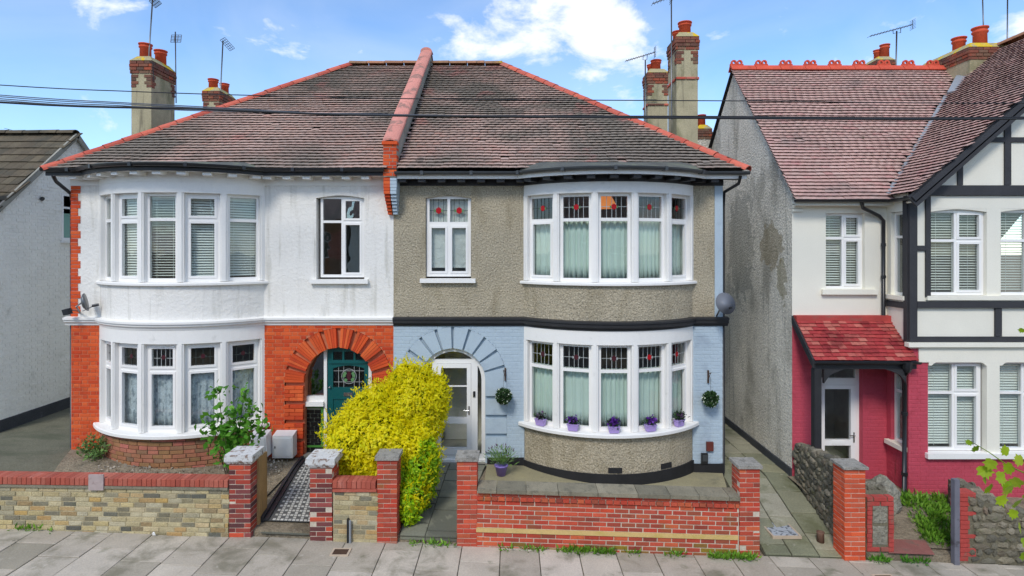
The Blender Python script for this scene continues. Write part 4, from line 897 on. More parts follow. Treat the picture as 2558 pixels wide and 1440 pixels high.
# rounded pink coping in lengths
k = 9
for sgn in (1, -1):
    for i in range(k):
        a, b_ = i/k, (i+1)/k-.004
        pts = []
        for t in (a, b_):
            y = lerp(y0p+.0, y1p, t); z = lerp(z0p, z1p, t); y = y if sgn > 0 else 2*y1p-y
            pts.append([V((XP+(pw+.03)*math.cos(q)*(1.0), y, z+.075*math.sin(q)*1.0-.03)) for q in [math.pi*j/8 for j in range(9)]])
        MB().loft([pts[0], pts[1], [p-V((0, 0, .03)) for p in pts[1]], [p-V((0, 0, .03)) for p in pts[0]]]).build('coping', 'coping_pink', par)
    if sgn > 0: MB().add([V((XP+(pw+.03)*math.cos(q), y1p-.03, z1p+.12*math.sin(q)-.02)) for q in [math.pi*j/8 for j in range(9)]]+[V((XP+(pw+.03)*math.cos(q), y1p+.25, z1p+.12*math.sin(q)-.02)) for q in [math.pi*j/8 for j in range(9)]], [tuple(range(9)), tuple(range(17, 8, -1))]+[(i, i+1, i+10, i+9) for i in range(8)]).build('coping', 'coping_pink', par)
kb_ = Bricks(); frk = Fr((XP-pw, y0p-.005, 0), (1, 0, 0), (0, -1, 0))
for r in range(11):
    z = 5.72+.0375+r*.07
    if z < z0p-.06:
        for a, l in (((.0, .12), (.13, .13)) if r % 2 else ((0, .18), (.19, .07))): kb_.one(frk, a+l/2, z, l, .062, .2, 'brick_orange', .0)
MB().box(XP-pw-.02, XP+pw+.02, y0p-.04, y0p+.12, z0p-.075, z0p-.015).build('kneeler', 'brick_orange', par)
for r in range(14):                           # stepped corbel: orange on the left half, blue on the right half
    z = Z(537)+.03+r*.064; o = lerp(.06, .33, min(1, (r+1)/7)); ins = max(0, .045-.006*r)
    if z > 5.72: break
    for sx, m in ((-1, 'brick_orange'), (1, 'brick_blue')):
        f_ = Fr((XP, -o, z), (1, 0, 0), (0, -1, 0)); kb_.one(f_, sx*(pw-ins/2)/2+(.0), 0, pw-ins-.004, .06, o+.05, m, 0, .001)
kb_.emit(par)
chimney(LH, -8.80, -8.34, 1.8, 2.72, 5.6, Z(152, 1.8), [(-8.6, 2.0, .42, .14), (-8.52, 2.45, .42, .14)], label='tall cement rendered chimney with two red pots, near the front')
chimney(LH, -8.80, -8.34, 4.9, 5.8, 5.6, Z(228, 4.9), [(-8.62, 5.1, .36, .14), (-8.52, 5.55, .36, .13)], label='rear cement chimney with two red pots')
chimney(RH, 3.72, 4.2, 1.5, 2.2, 5.6, Z(92, 1.5), [(3.98, 1.75, .38, .15), (3.92, 2.1, .3, .13)], bands=(Z(196, 1.5),), label='tall slim cement chimney with brick bands')
chimney(RH, 3.66, 4.2, 4.0, 4.5, 5.6, Z(182, 4.0), [(3.93, 4.2, .36, .14), (3.85, 4.4, .3, .12)], bands=(Z(262, 4),), label='shorter rear chimney with a brick band')
pipe(LH, [(X(135, -.4), -.42, 5.72), (X(140, -.35), -.35, 5.62), (X(178)-.05, .06, 5.42), (X(178)-.06, .1, 5.1), (X(178)-.06, .1, .3)], .035)
pipe(RH, [(X(1848, -.36), -.40, 5.72), (X(1846, -.36), -.34, 5.58), (XR+.05, .05, 5.45), (XR+.05, .1, 5.1), (XR+.05, .1, -.2)], .032, 'black_plastic')

# ================================================================ WHITE HOUSE at the far left
WH = thing('white_house', 'white painted brick house at the left edge with grey tiled gable roof', 'house', (-13.5, 3, 0))
xw = -11.0; yf, yb, zr, yr = .75, 5.2, Z(338, 2.95), 2.95; ze = zr-(yr-yf)*.9
flank = MB(); fl = Fr((xw, yf, 0), (0, 1, 0), (1, 0, 0)); g0 = gz(xw)
w1, w2, h1, h2 = 1.8, 2.62, Z(600, 2.65), Z(485, 2.65)
for a0, a1, b0, b1 in ((0, w1, g0-.4, ze), (w1, w2, g0-.4, h1), (w1, w2, h2, ze), (w2, yb-yf, g0-.4, ze)): flank.quad(fl.P(a0, b0), fl.P(a1, b0), fl.P(a1, b1), fl.P(a0, b1))
flank.quad(fl.P(0, ze), fl.P(yb-yf, ze), fl.P(yr-yf, zr-.02)); flank.quad(fl.P(w1, h1), fl.P(w1, h2), fl.P(w1, h2, -.12), fl.P(w1, h1, -.12)); flank.quad(fl.P(w2, h1), fl.P(w2, h2), fl.P(w2, h2, -.12), fl.P(w2, h1, -.12))
flank.build('side_wall', 'brick_white', WH)
MB().quad((xw, yf, g0-.4), (xw-6, yf, g0-.4), (xw-6, yf, ze), (xw, yf, ze)).build('front_wall', 'brick_white', WH)
MB().quad((xw, yb, g0-.4), (xw-6, yb, g0-.4), (xw-6, yb, ze), (xw, yb, ze)).build('back_wall', 'brick_white', WH)
wb = Bricks(); wb.panel(Fr((xw, yf, g0+.25), (0, 1, 0), (1, 0, 0)), yb-yf, zr-g0-.25, 'brick_white', lambda b: [(0, w1-.02), (w2+.02, yb-yf)] if h1-.08 < b+g0+.25 < h2+.02 else [(0, yb-yf)], bond='flemish', proud=.012, J=.013, jit=.004, keep=lambda a, b: b+g0+.25 < zr-abs(a-(yr-yf))*.9-.1)
wb.emit(WH, 300)
MB().fbox(fl, -.02, yb-yf, g0-.4, g0+.26, -.05, .03).build('plinth', 'tar', WH)
window(WH, Fr((xw+.012, yf+w1, h1), (0, 1, 0), (1, 0, 0)), w2-w1, h2-h1, (1,), (h2-h1)*.7, gl='frosted_green', label='small window with frosted green panes')
MB().fbox(fl, w1-.06, w2+.06, h1-.07, h1, -.06, .07).build('sill', 'white_paint', WH)
MB().box(xw-.4, xw-.14, yf+w1-.2, yf+w2+.2, h1-.2, h2+.2).build('room_lining', 'motif_green', WH)
ov = .12; rfm = MB(); rfm.quad((xw+.06, yf-.3, ze-.27), (xw-8, yf-.3, ze-.27), (xw-8, yr, zr), (xw+.06, yr, zr)); rfm.quad((xw+.06, yb+.3, zr-(yb+.3-yr)*.9), (xw-8, yb+.3, zr-(yb+.3-yr)*.9), (xw-8, yr, zr), (xw+.06, yr, zr))
wr = rfm.build('roof', 'tile_underlay', WH)
roof_tiles(wr, (xw-4.2, yf-.3, ze-.27), (1, 0, 0), (0, 1, .9), 4.26, (yr-yf+.3)*1.345, lambda p: p.x < xw+.07 and p.z < zr, 'tile_concrete', gauge=.30, tw=.20, t=.02, lift=.05, cap=200, wav=.01)
rib = MB()
ridge_run(wr, (xw+.06, yr, zr+.02), (xw-5, yr, zr+.02), 'tile_concrete', 'ridge_tile', .13, .42, lift=.06)
vg = MB(); vg.bar(V((xw+.08, yf-.3, ze-.29)), V((xw+.08, yr, zr-.02)), .05, .12); vg.bar(V((xw+.08, yr, zr-.02)), V((xw+.08, yb+.3, zr-(yb+.3-yr)*.9-.02)), .05, .12); vg.build('verge', 'cement', WH)
wk = Bricks(); fk_ = Fr((xw-.28, yf-.32, 0), (1, 0, 0), (0, -1, 0))
for r in range(16): wk.one(fk_, .12, ze-.55+r*.075, .22 if r < 12 else .26, .066, .3, 'brick_orange', .0 if r < 12 else .03)
wk.emit(WH)
sp = MB(); sp.lathe((xw+.02, 1.9, 5.5), [(.03, 0), (.05, .03), (.05, .06)], 10, (1, 0, -.5)); tag(sp.build('security_lamp', 'black_plastic'), 'small black lamp fixed high on the white side wall', 'lamp')

# ================================================================ PINK HOUSE (right): rough grey flank, tiled roof, half-timbered gabled bay
PH = thing('half_timbered_house', 'right-hand house with pink brick, cream walls, black timbers and a rough grey flank', 'house', (9, 3, -.3))
xf = 5.6; g1 = gz(xf)-.4; EYp, EZp, RYp = -.22, Z(497, -.22), 3.05; RZp = Z(176, 3.05); SLp = (RZp-EZp)/(RYp-EYp); BYp = 2*RYp-EYp+1.2; zbk = RZp-(BYp-RYp)*.98
XEND = 16.0
bx0, by = 7.49, -.63                            # left face and front plane of the bay
def GZ(x): return Z(480, -.9)+.876*(x-X(2283, -.9))   # gable roof plane
# flank wall
fk = Fr((xf, 0, 0), (0, 1, 0), (1, 0, 0))
MB().quad((xf, 0, g1), (xf, BYp-.2, g1), (xf, BYp-.2, zbk-.05), (xf, RYp, RZp-.08), (xf, 0, EZp-.0+.15)).build('flank_wall', 'flank_render', PH)
MB().box(xf-.035, xf+.0, .0, BYp-.2, g1-.2, gz(xf)+.16).build('flank_plinth', 'tar', PH)
MB().box(xf+.004, xf+.2, .004, .25, g1, EZp-.02).build('corner_return', 'cream_render', PH)
MB().quad((xf, BYp-.2, g1), (XEND, BYp-.2, g1), (XEND, BYp-.2, zbk), (xf, BYp-.2, zbk)).build('back_wall', 'cement', PH)
zpk = 2.98                                       # foot of the cream upper wall
# recess front wall (Y=0): upper cream, lower pink
wx0, wx1, wz0, wz1 = X(2063), X(2160), Z(722), Z(533)
up = Fr((xf, 0, zpk), (1, 0, 0), (0, -1, 0)); rect_holes(MB(), up, bx0-xf+.02, EZp-zpk+.1, [(wx0-xf, wx1-xf, wz0-zpk, wz1-zpk)], .2).build('upper_wall', 'cream_render', PH)
window(PH, Fr((wx0, .09, wz0), (1, 0, 0), (0, -1, 0)), wx1-wx0, wz1-wz0, (1, 1), (wz1-wz0)*.67, case=((1, 0), (1, 1)), gl='glass', fw=.045)
blind(Fr((wx0+.03, .09, wz0+.02), (1, 0, 0), (0, -1, 0)), wx1-wx0-.06, wz1-wz0-.04, -.13, 'venetian blind behind the cream upper window over the red porch roof', 'blinds of the half-timbered house', tilt=.5)
MB().box(wx0-.1, wx1+.22, -.08, .1, wz0-.11, wz0-.01).build('sill', 'cream_render', PH)
k = MB()
for i in range(3): k.box(xf-.01, xf+.27-.04*i, -.1+.025*i, .0, Z(502)-.07-.075*i, Z(502)-.01-.075*i)
k.build('kneeler', 'cream_render', PH)
Yd = .12; d0, d1 = X(2043, Yd), X(2146, Yd)
lo = Fr((xf, 0, g1), (1, 0, 0), (0, -1, 0)); rect_holes(MB(), lo, bx0-xf+.02, zpk-g1, [(d0-xf, d1-xf, 0, Z(912)-g1)], .2).build('ground_wall', 'brick_pink', PH)
pb = Bricks(); pb.panel(lo, bx0-xf, zpk-g1-.5, 'brick_pink', lambda b: [(0.02, d0-xf), (d1-xf, bx0-xf)] if b+g1 < Z(912) else [(0.02, bx0-xf)], bond='flemish', proud=.005, jit=.0015, J=.008, keep=lambda a, b: b+g1 > -.45)
# door
fd2 = Fr((0, Yd, 0), (1, 0, 0), (0, -1, 0)); z0, z1 = gz(6.5)+.08, Z(915, Yd); zt2, zt3 = Z(945, Yd), Z(962, Yd)
f = MB(); f.fbox(fd2, d0, d0+.05, z0, z1, -.08, .0); f.fbox(fd2, d1-.07, d1, z0, z1, -.08, .0); f.fbox(fd2, d0+.05, d1-.07, zt3, zt2, -.08, -.001); f.fbox(fd2, d0+.05, d1-.07, z1-.05, z1, -.08, -.001); f.fbox(fd2, d0-.05, d1+.05, z0-.05, z0, -.08, .04)
df = f.build('door_frame', 'upvc', PH); MB().fbox(fd2, d0+.05, d1-.07, zt2, z1-.05, -.045, -.038).build('pane', 'glass', df)
d = MB(); e0, e1 = d0+.053, d1-.073; zl0, zl1 = Z(1113, Yd), Z(1099, Yd)
panelled(d, fd2, e0, e1, z0+.01, zt3-.003, [(e0+.08, e1-.1, z0+.1, zl0), (e0+.08, e1-.1, zl1, Z(972, Yd))], -.06, .012)
dr = d.build('door', 'upvc', PH); dr['label'] = 'white half-glazed front door under the tiled canopy'
MB().fbox(fd2, e0+.075, e1-.095, z0+.09, zl0+.005, -.045, -.038).build('pane', 'glass', dr); MB().fbox(fd2, e0+.075, e1-.095, zl1-.005, Z(972, Yd)+.005, -.045, -.038).build('pane', 'glass', dr)
lb = MB(); lx = (e0+e1)/2; lb.fbox(fd2, lx-.13, lx+.13, zl0+.02, zl1-.02, .012, .02); lb.build('letterbox', 'white_paint', dr)
hd = MB(); hd.fbox(fd2, e1-.055, e1-.03, Z(1105, Yd), Z(1080, Yd), .012, .024); hd.tube([fd2.P(e1-.042, Z(1087, Yd), .02), fd2.P(e1-.042, Z(1087, Yd), .06), fd2.P(e1-.15, Z(1086, Yd), .06)], .009); hd.build('door_handle', 'chrome', dr)
hl = MB(); hl.box(d0-.3, d1+.3, 1.5, 1.55, z0, 2.6); hl.box(d0-.3, d0-.27, .25, 1.5, z0, 2.6); hl.box(d1+.27, d1+.3, .25, 1.5, z0, 2.6); hl.box(d0-.3, d1+.3, .25, 1.5, z0-.05, z0); hl.build('hall', 'interior', PH)
MB().box(d0+.3, d0+.75, 1.44, 1.49, z0+.3, z0+1.9).build('inner_door', 'door_wood', PH)
# bay: left cheek, front
bz0, bz1 = gz(bx0)-.5, GZ(bx0)-.02
ck = Fr((bx0, 0, 0), (0, -1, 0), (-1, 0, 0))    # u towards the camera, n to the left
sw0, sw1 = .13, .5; la, lb_ = Z(1108, -.35), Z(925, -.35); ua, ub = Z(738, -.3), Z(530, -.3)
def cheek(b, z0, z1, h):
    for a0, a1, b0, b1 in ((0, sw0, z0, z1), (sw1, -by, z0, z1), (sw0, sw1, z0, h[0]), (sw0, sw1, h[1], z1)): b.quad(ck.P(a0, b0), ck.P(a1, b0), ck.P(a1, b1), ck.P(a0, b1))
    for a in (sw0, sw1): b.quad(ck.P(a, h[0]), ck.P(a, h[1]), ck.P(a, h[1], -.12), ck.P(a, h[0], -.12))
    return b
zmb = Z(855, by)
cheek(MB(), bz0, zmb, (la, lb_)).build('bay_side_wall', 'brick_pink', PH); cheek(MB(), zmb, bz1, (ua, ub)).build('bay_side_wall', 'cream_render', PH)
window(PH, Fr(ck.P(sw0, la, -.07), ck.u, ck.n), sw1-sw0, lb_-la, (1,), (lb_-la)*.7); window(PH, Fr(ck.P(sw0, ua, -.07), ck.u, ck.n), sw1-sw0, ub-ua, (1,), (ub-ua)*.7)
MB().fbox(ck, sw0-.07, sw1+.1, la-.08, la, -.07, .09).build('sill', 'cream_render', PH); MB().fbox(ck, sw0-.07, sw1+.06, ua-.08, ua, -.07, .06).build('sill', 'cream_render', PH)
fb = Fr((bx0, by, 0), (1, 0, 0), (0, -1, 0)); bxe = 11.6
def hx(px): return X(px, by)-bx0
lw0, lw1 = Z(1132, by), Z(905, by); uw0, uw1 = Z(740, by), Z(522, by)
WL = [(hx(2318), hx(2466)), (hx(2494), hx(2640)), (hx(2668), hx(2815))]; WU = [(hx(2322), hx(2465)), (hx(2500), hx(2642)), (hx(2672), hx(2815))]
def shift(fr, z): return Fr((fr.O.x, fr.O.y, z), fr.u, fr.n)
rect_holes(MB(), shift(fb, bz0), bxe-bx0, zmb-bz0-.12, [(a, b, lw0-bz0, lw1-bz0) for a, b in WL], .14).build('bay_front_wall', 'brick_pink', PH)
rect_holes(MB(), shift(fb, zmb-.12), bxe-bx0, bz1-zmb+.12, [(a, b, uw0-zmb+.12, uw1-zmb+.12) for a, b in WU], .14).build('bay_front_wall', 'cream_render', PH)
pb.panel(shift(fb, bz0), bxe-bx0-.9, zmb-bz0-.12, 'brick_pink', lambda b: [(0, hx(2318))] if b+bz0 > lw0-.1 else [(0, bxe-bx0-.9)], bond='flemish', proud=.005, jit=.0015, J=.008, keep=lambda a, b: gz(8)-.2 < b+bz0)
pb.panel(Fr((bx0, 0, bz0), (0, -1, 0), (-1, 0, 0)), .62, la-bz0-.12, 'brick_pink', None, bond='flemish', proud=.004, jit=.0015, J=.008, keep=lambda a, b: gz(7.5)-.2 < b+bz0)
pb.emit(PH, 300)
for j, (a, b) in enumerate(WL):
    window(PH, Fr(fb.P(a+.01, lw0+.02, -.08), fb.u, fb.n), b-a-.07, lw1-lw0-.02, (1, 1), (lw1-lw0)*.64, case=((1, 0), (1, 1)), fw=.05)
    if j < 2: blind(Fr(fb.P(a+.04, lw0+.05, -.08), fb.u, fb.n), b-a-.13, lw1-lw0-.08, -.12, ('white venetian blind in the lower bay window beside the pink brick corner' if j == 0 else 'white venetian blind in the lower bay window at the right edge'), 'blinds of the half-timbered house', tilt=.65)
for j, (a, b) in enumerate(WU):
    window(PH, Fr(fb.P(a+.005, uw0+.01, -.07), fb.u, fb.n), b-a-.01, uw1-uw0-.03, (1, 1), (uw1-uw0)*.63, case=((1, 0), (1, 1)), fw=.05)
    if j < 2: blind(Fr(fb.P(a+.03, uw0+.05, -.07), fb.u, fb.n), b-a-.06, uw1-uw0-.08, -.12, ('venetian blind in the half-timbered upper window nearest the corner post' if j == 0 else 'venetian blind in the half-timbered upper window at the right edge'), 'blinds of the half-timbered house', tilt=.35)
    a_ = MB(); wv = b-a; a_.prism(shift(fb, 0), [(a, uw1), (a, uw1-.065)]+[(lerp(a, b, q/8), uw1-.06+.05*math.sin(math.pi*q/8)) for q in range(9)]+[(b, uw1-.065), (b, uw1)], -.13, -.003); a_.build('window_arch', 'cream_render', PH)
sl_ = MB(); sl_.fbox(fb, hx(2310), bxe-bx0, lw0-.085, lw0+.01, -.1, .09); sl_.build('sill', 'white_paint', PH)
MB().fbox(fb, hx(2312), bxe-bx0, uw0-.075, uw0+.005, -.1, .06).build('sill', 'cream_render', PH)
# cream surround of the ground-floor windows
sr = MB(); sr.fbox(fb, hx(2293), bxe-bx0, lw1-.001, Z(866, by), .002, .03); sr.fbox(fb, hx(2462), hx(2494), lw0, lw1, -.1, .03); sr.fbox(fb, hx(2640), hx(2668), lw0, lw1, -.1, .03)
for a, b in WL:
    for s_, x in ((1, a), (-1, b)): sr.prism(fb, [(x, lw1), (x, lw1-.06), (x+s_*.05, lw1-.06), (x+s_*.09, lw1-.02), (x+s_*.14, lw1)][::s_], -.05, .029)
sr.build('window_surround', 'cream_render', PH)
MB().fbox(fb, -.06, bxe-bx0, Z(866, by)+.001, Z(855, by), -.02, .10).build('ledge', 'cream_render', PH)
# timbers
def timber(x0, x1, y0, y1, c=.035, n='timber'): MB().fbox(fb, hx(x0), hx(x1), Z(y1, by), Z(y0, by), -.01, c+rnd.uniform(-.003, .003)).build(n, 'timber_black', PH)
timber(2268, 2287, 500, 853, .05, 'corner_post'); timber(2310, 2322, 491, 742); timber(2287, 2720, 464, 489, .045); timber(2287, 2720, 753, 769, .06); timber(2287, 2720, 841, 854, .04)
timber(2483, 2499, 770, 840); timber(2287, 2310, 614, 627); timber(2650, 2664, 770, 840)
cb = MB(); ckb = lambda a0, a1, b0, b1, c=.03: MB().fbox(ck, a0, a1, b0, b1, -.01, c).build('timber', 'timber_black', PH)
ckb(.53, .63, zmb, bz1-.1, .028); ckb(0, .53, Z(768, -.3), Z(753, -.3), .03); ckb(.5, .56, Z(740, -.45), Z(500, -.45), .024)
# gable front above the bay
gb = MB(); gbx0 = bx0; gtop = 11.5
gb.quad(fb.P(0, bz1-.1), fb.P(bxe-bx0, bz1-.1), fb.P(bxe-bx0, GZ(bxe)), fb.P(0, GZ(bx0))); gb.build('gable_wall', 'cream_render', PH)
def gt(x0, x1, y0, y1, c=.03):
    MB().fbox(fb, hx(x0), hx(x1), Z(y1, by), Z(y0, by), -.005, c).build('timber', 'timber_black', PH)
gt(2390, 2403, 410, 463); gt(2507, 2523, 300, 463); gt(2470, 2720, 344, 356, .028); gt(2620, 2640, 260, 463)
RXg = 11.7
# barge board and roof planes
bb = MB(); p, q = V((X(2278, -.88), -.88, GZ(X(2278, -.88))-.16)), V((RXg, -.88, GZ(RXg)-.16)); bb.bar(p, q, .05, .24, V((0, 0, 1))); bb.build('barge_board', 'timber_black', PH)
b3 = MB(); b3.bar(p+V((.0, -.04, .05)), q+V((0, -.04, .05)), .04, .1); b3.build('barge_moulding', 'timber_black', PH)
bq = MB(); bq.bar(p+V((.05, .1, .0)), q+V((.05, .1, .0)), .25, .03); bq.build('barge_soffit', 'cream_render', PH)
rm = MB(); xv = X(2283, -.9)
rm.quad((xf-.06, EYp, EZp), (bx0+.2, EYp, EZp), (XEND, EYp, EZp), (XEND, RYp, RZp), (xf-.06, RYp, RZp)); rm.quad((xf-.06, RYp, RZp), (XEND, RYp, RZp), (XEND, BYp, zbk), (xf-.06, BYp, zbk))
pr_ = rm.build('roof', 'tile_underlay', PH)
sv = V((0, RYp-EYp, RZp-EZp)); roof_tiles(pr_, (xf-.07, EYp-.05, EZp-.05), (1, 0, 0), sv, 7.2, sv.length, lambda p: p.z < RZp and (p.x < xv or p.z > GZ(p.x)+.03), 'tile_pink', gauge=.105, tw=.165, wav=.014, cap=200, jit=.3, umin=.0, umax=7.2)
gr = MB(); yv = lambda x: EYp+(GZ(x)-EZp)/SLp
gr.quad((xv, -.93, GZ(xv)), (RXg, -.93, GZ(RXg)), (RXg, yv(RXg)+.6, GZ(RXg)), (xv, yv(xv)+.1, GZ(xv))); gr.quad((RXg, -.93, GZ(RXg)), (RXg+4, -.93, GZ(RXg)-3.5), (RXg+4, 3, GZ(RXg)-3.5), (RXg, 4, GZ(RXg)))
gro = gr.build('gable_roof', 'tile_underlay', PH)
sg_ = V((1, 0, .876)); roof_tiles(gro, (xv-.03, -.93, GZ(xv)-.03), (0, 1, 0), sg_, 4.6, (RXg-xv)*1.33, lambda p: p.x < RXg-.05 and p.y > -.95 and p.y < yv(p.x)-.03, 'tile_pink', gauge=.105, tw=.165, wav=.02, cap=100)
vl = MB(); vl.bar(V((xv, yv(xv)-.03, GZ(xv)+.03)), V((10.4, yv(10.4)-.03, GZ(10.4)+.03)), .09, .05); vl.build('valley_gutter', 'lead_light', PH)
ridge_run(gro, (RXg, -.95, GZ(RXg)+.02), (RXg, 3.2, GZ(RXg)+.02), 'ridge_lichen', 'ridge_tile', .14, .42, lift=.07)
ls = MB(); ls.bar(V((10.35, 2.0, GZ(10.35)+.06)), V((10.95, 2.5, GZ(10.9)+.12)), .22, .04); ls.build('lead_flashing', 'lead_light', PH)
# ornamental red ridge: each tile with its crest of two rings
rx_ = xf-.08; ze_ = RZp+.02; step = .62
while rx_ < 10.7:
    b = MB(); x1_ = rx_+step-.012
    b.loft([[V((x, RYp+y, ze_+z)) for x in (rx_, x1_)] for y, z in ((-.14, -.03), (-.05, .09), (.05, .09), (.14, -.03), (.12, -.05), (0, .06), (-.12, -.05))])
    rt = b.build('ridge_tile', 'ridge_red', pr_)
    cxr = rx_+.16
    for dx in (-.075, .075):
        t = MB(); fr_ = Fr((cxr+dx, RYp, ze_+.165), (1, 0, 0), (0, -1, 0)); n = 14
        for i in range(n):
            a0, a1 = 2*math.pi*i/n, 2*math.pi*(i+1)/n; t.prism(fr_, [(.072*math.cos(a0), .072*math.sin(a0)), (.072*math.cos(a1), .072*math.sin(a1)), (.032*math.cos(a1), .032*math.sin(a1)), (.032*math.cos(a0), .032*math.sin(a0))], -.025, .025)
        t.build('ridge_crest', 'ridge_red', pr_)
    MB().box(cxr-.17, cxr+.17, RYp-.022, RYp+.022, ze_+.085, ze_+.135).build('ridge_crest', 'ridge_red', pr_)
    rx_ += step
# eaves gutters, canopy, pipes
gp = [(.055*math.cos(math.pi*q/7), -.055*math.sin(math.pi*q/7)) for q in range(8)]+[(.045*math.cos(math.pi*q/7), -.045*math.sin(math.pi*q/7)) for q in range(7, -1, -1)]
MB().loft([[V((x, EYp-.07+a, EZp-.02+b)) for x in (xf-.08, bx0-.1)] for a, b in gp]).build('gutter', 'black_plastic', PH)
MB().loft([[V((x, EYp-.05+a*1.0, EZp-.06)) if False else V((bx0-.12+a, y, EZp-.02+b)) for y in (EYp, -.9)] for a, b in gp for x in (0,)]).build('gutter', 'black_plastic', PH)
MB().box(xf-.04, bx0, EYp+.01, EYp+.035, EZp-.13, EZp+.0).build('fascia_board', 'cream_render', PH); MB().box(xf, bx0, EYp+.035, 0, EZp-.13, EZp-.11).build('soffit', 'cream_render', PH)
pipe(PH, [W(2152, 505, -.25), W(2156, 520, -.2), W(2196, 540, -.08), W(2207, 552, -.06), W(2207, 796, -.06)], .036, br=(W(2207, 612, -.06), W(2207, 692, -.06)))
cy, cz0, cz1 = -.78, Z(900, -.78), Z(790); cx0, cx1 = xf+.02, bx0+.06
cn = MB(); cn.quad((cx0, cy, cz0), (cx1, cy, cz0), (cx1, 0, cz1), (cx0, 0, cz1)); cn.quad((cx0, cy, cz0-.03), (cx1, cy, cz0-.03), (cx1, 0, cz1-.03), (cx0, 0, cz1-.03))
can = cn.build('canopy_roof', 'tile_underlay', PH); can['label'] = 'red tiled lean-to canopy over the door'
sv = V((0, -cy, cz1-cz0)); roof_tiles(can, (cx0, cy-.03, cz0-.02), (1, 0, 0), sv, cx1-cx0, sv.length-.06, lambda p: cx0-.02 < p.x < cx1 and p.y < -.06, 'tile_porch', gauge=.088, tw=.15, lift=.04, wav=.012, cap=300, jit=.9, umin=0, umax=cx1-cx0)
MB().box(cx0, cx1-.05, -.14, .0, cz1-.09, cz1+.02).build('canopy_flashing', 'painted_red_old', PH)
MB().add([(cx0-.03, cy-.02, cz0-.14), (cx0+.03, cy-.02, cz0-.14), (cx0+.03, 0, cz1-.15), (cx0-.03, 0, cz1-.15), (cx0-.03, cy-.02, cz0+.02), (cx0+.03, cy-.02, cz0+.02), (cx0+.03, 0, cz1+.01), (cx0-.03, 0, cz1+.01)], BF).build('canopy_end_board', 'black_paint', PH)
MB().loft([[V((x, cy-.05+a, cz0-.02+b)) for x in (cx0, cx1+.02)] for a, b in gp]).build('gutter', 'black_plastic', PH)
MB().box(cx0, cx1, cy+.01, cy+.06, cz0-.17, cz0-.03).build('canopy_beam', 'black_paint', PH)
bk = MB()
for sx, x in ((1, cx0+.18), (-1, cx1-.22)):
    bk.prism(Fr((x, cy+.0, cz0-.17), (sx, 0, 0), (0, -sx, 0)), [(0, 0), (.38, 0), (.28, -.03), (.12, -.10), (.04, -.2), (0, -.26)], -.03, .03)
bk.build('canopy_bracket', 'black_paint', PH)
MB().box(cx0+.02, cx0+.15, cy+.0, cy+.13, gz(cx0)-.2, cz0-.17).build('canopy_post', 'black_paint', PH)
hp = MB(); hx_ = X(2262, cy); hp.lathe((hx_, cy-.04, cz0-.22), [(.05, 0), (.08, .06), (.09, .16), (.09, .2)], 8)
hp.build('hopper', 'black_plastic', PH); pipe(PH, [(hx_, cy-.04, cz0-.2), (hx_-.02, cy+.03, cz0-.32), (bx0-.06, by+.02, cz0-.5), (bx0-.06, by+.02, gz(bx0)-.12)], .042, br=((bx0-.06, by+.02, 1.2), (bx0-.06, by+.02, Z(1185, by))))
# chimneys
chimney(PH, 10.9, 12.35, 2.2, 3.9, RZp-1.6, Z(118, 2.2), [(11.55, 2.7, .62, .17), (11.42, 3.2, .55, .16)], toothed=False, label='broad stack astride the ridge with lichen-covered top')
chimney(PH, 11.25, 11.75, 6.2, 6.9, 6.2, Z(150, 6.2), [(11.6, 6.4, .5, .14), (11.5, 6.6, .4, .12)], toothed=False, label='rear stack peeping over the ornamental ridge')
chimney(PH, 5.25, 5.62, 4.75, 5.3, 5.0, Z(322, 4.75), [(5.42, 4.95, .4, .12)], body='flank_render', toothed=False, label='small rough rendered stack behind the flank')

# ================================================================ GROUND, PAVEMENT, PATHS
def struct(o): o['kind'] = 'structure'; return o
def surf(name, m, x0, x1, y0, y1, fn, off, nx=20, ny=8, th=0.0, poly=None):
    b = MB(); vs = []
    for j in range(ny+1):
        for i in range(nx+1):
            s, t = i/nx, j/ny
            if poly: a, b_, c, d = poly; x = lerp(lerp(a[0], b_[0], s), lerp(d[0], c[0], s), t); y = lerp(lerp(a[1], b_[1], s), lerp(d[1], c[1], s), t)
            else: x, y = lerp(x0, x1, s), lerp(y0, y1, t)
            vs.append((x, y, fn(x, y)+off))
    b.add(vs, [(j*(nx+1)+i, j*(nx+1)+i+1, (j+1)*(nx+1)+i+1, (j+1)*(nx+1)+i) for j in range(ny) for i in range(nx)])
    return struct(b.build(name, m))
b = MB(); xs = sorted([-600, -60, -30]+[-16+i for i in range(33)]+[30, 60, 600, 3.80, 3.84, 5.62, 5.66]); ys = [-600, -60, -30, -14.2, -14.19, -5.0, -4.99, -2.42, -2.4, -1.9, -1.4, -.9, -.6, 0, 10, 40, 600]
def base(x, y):
    if y < -4.995: return pz(x)-.26
    if y < -2.41: return pz(x)-.05
    return gar(x, y)-.03 if x < 3.82 or x > 5.64 else alley(x, y)-.05
vs = [(x, y, base(x, y)) for y in ys for x in xs]; n = len(xs)
b.add(vs, [(j*n+i, j*n+i+1, (j+1)*n+i+1, (j+1)*n+i) for j in range(len(ys)-1) for i in range(n-1)]); struct(b.build('ground', 'soil'))
surf('road', 'road', -60, 60, -14.1, -5.2, lambda x, y: pz(x)-.13, -.02, 60, 4)
pav = surf('pavement', 'joint', -16, 16, -4.95, -2.42, lambda x, y: pz(x), -.022, 40, 3)
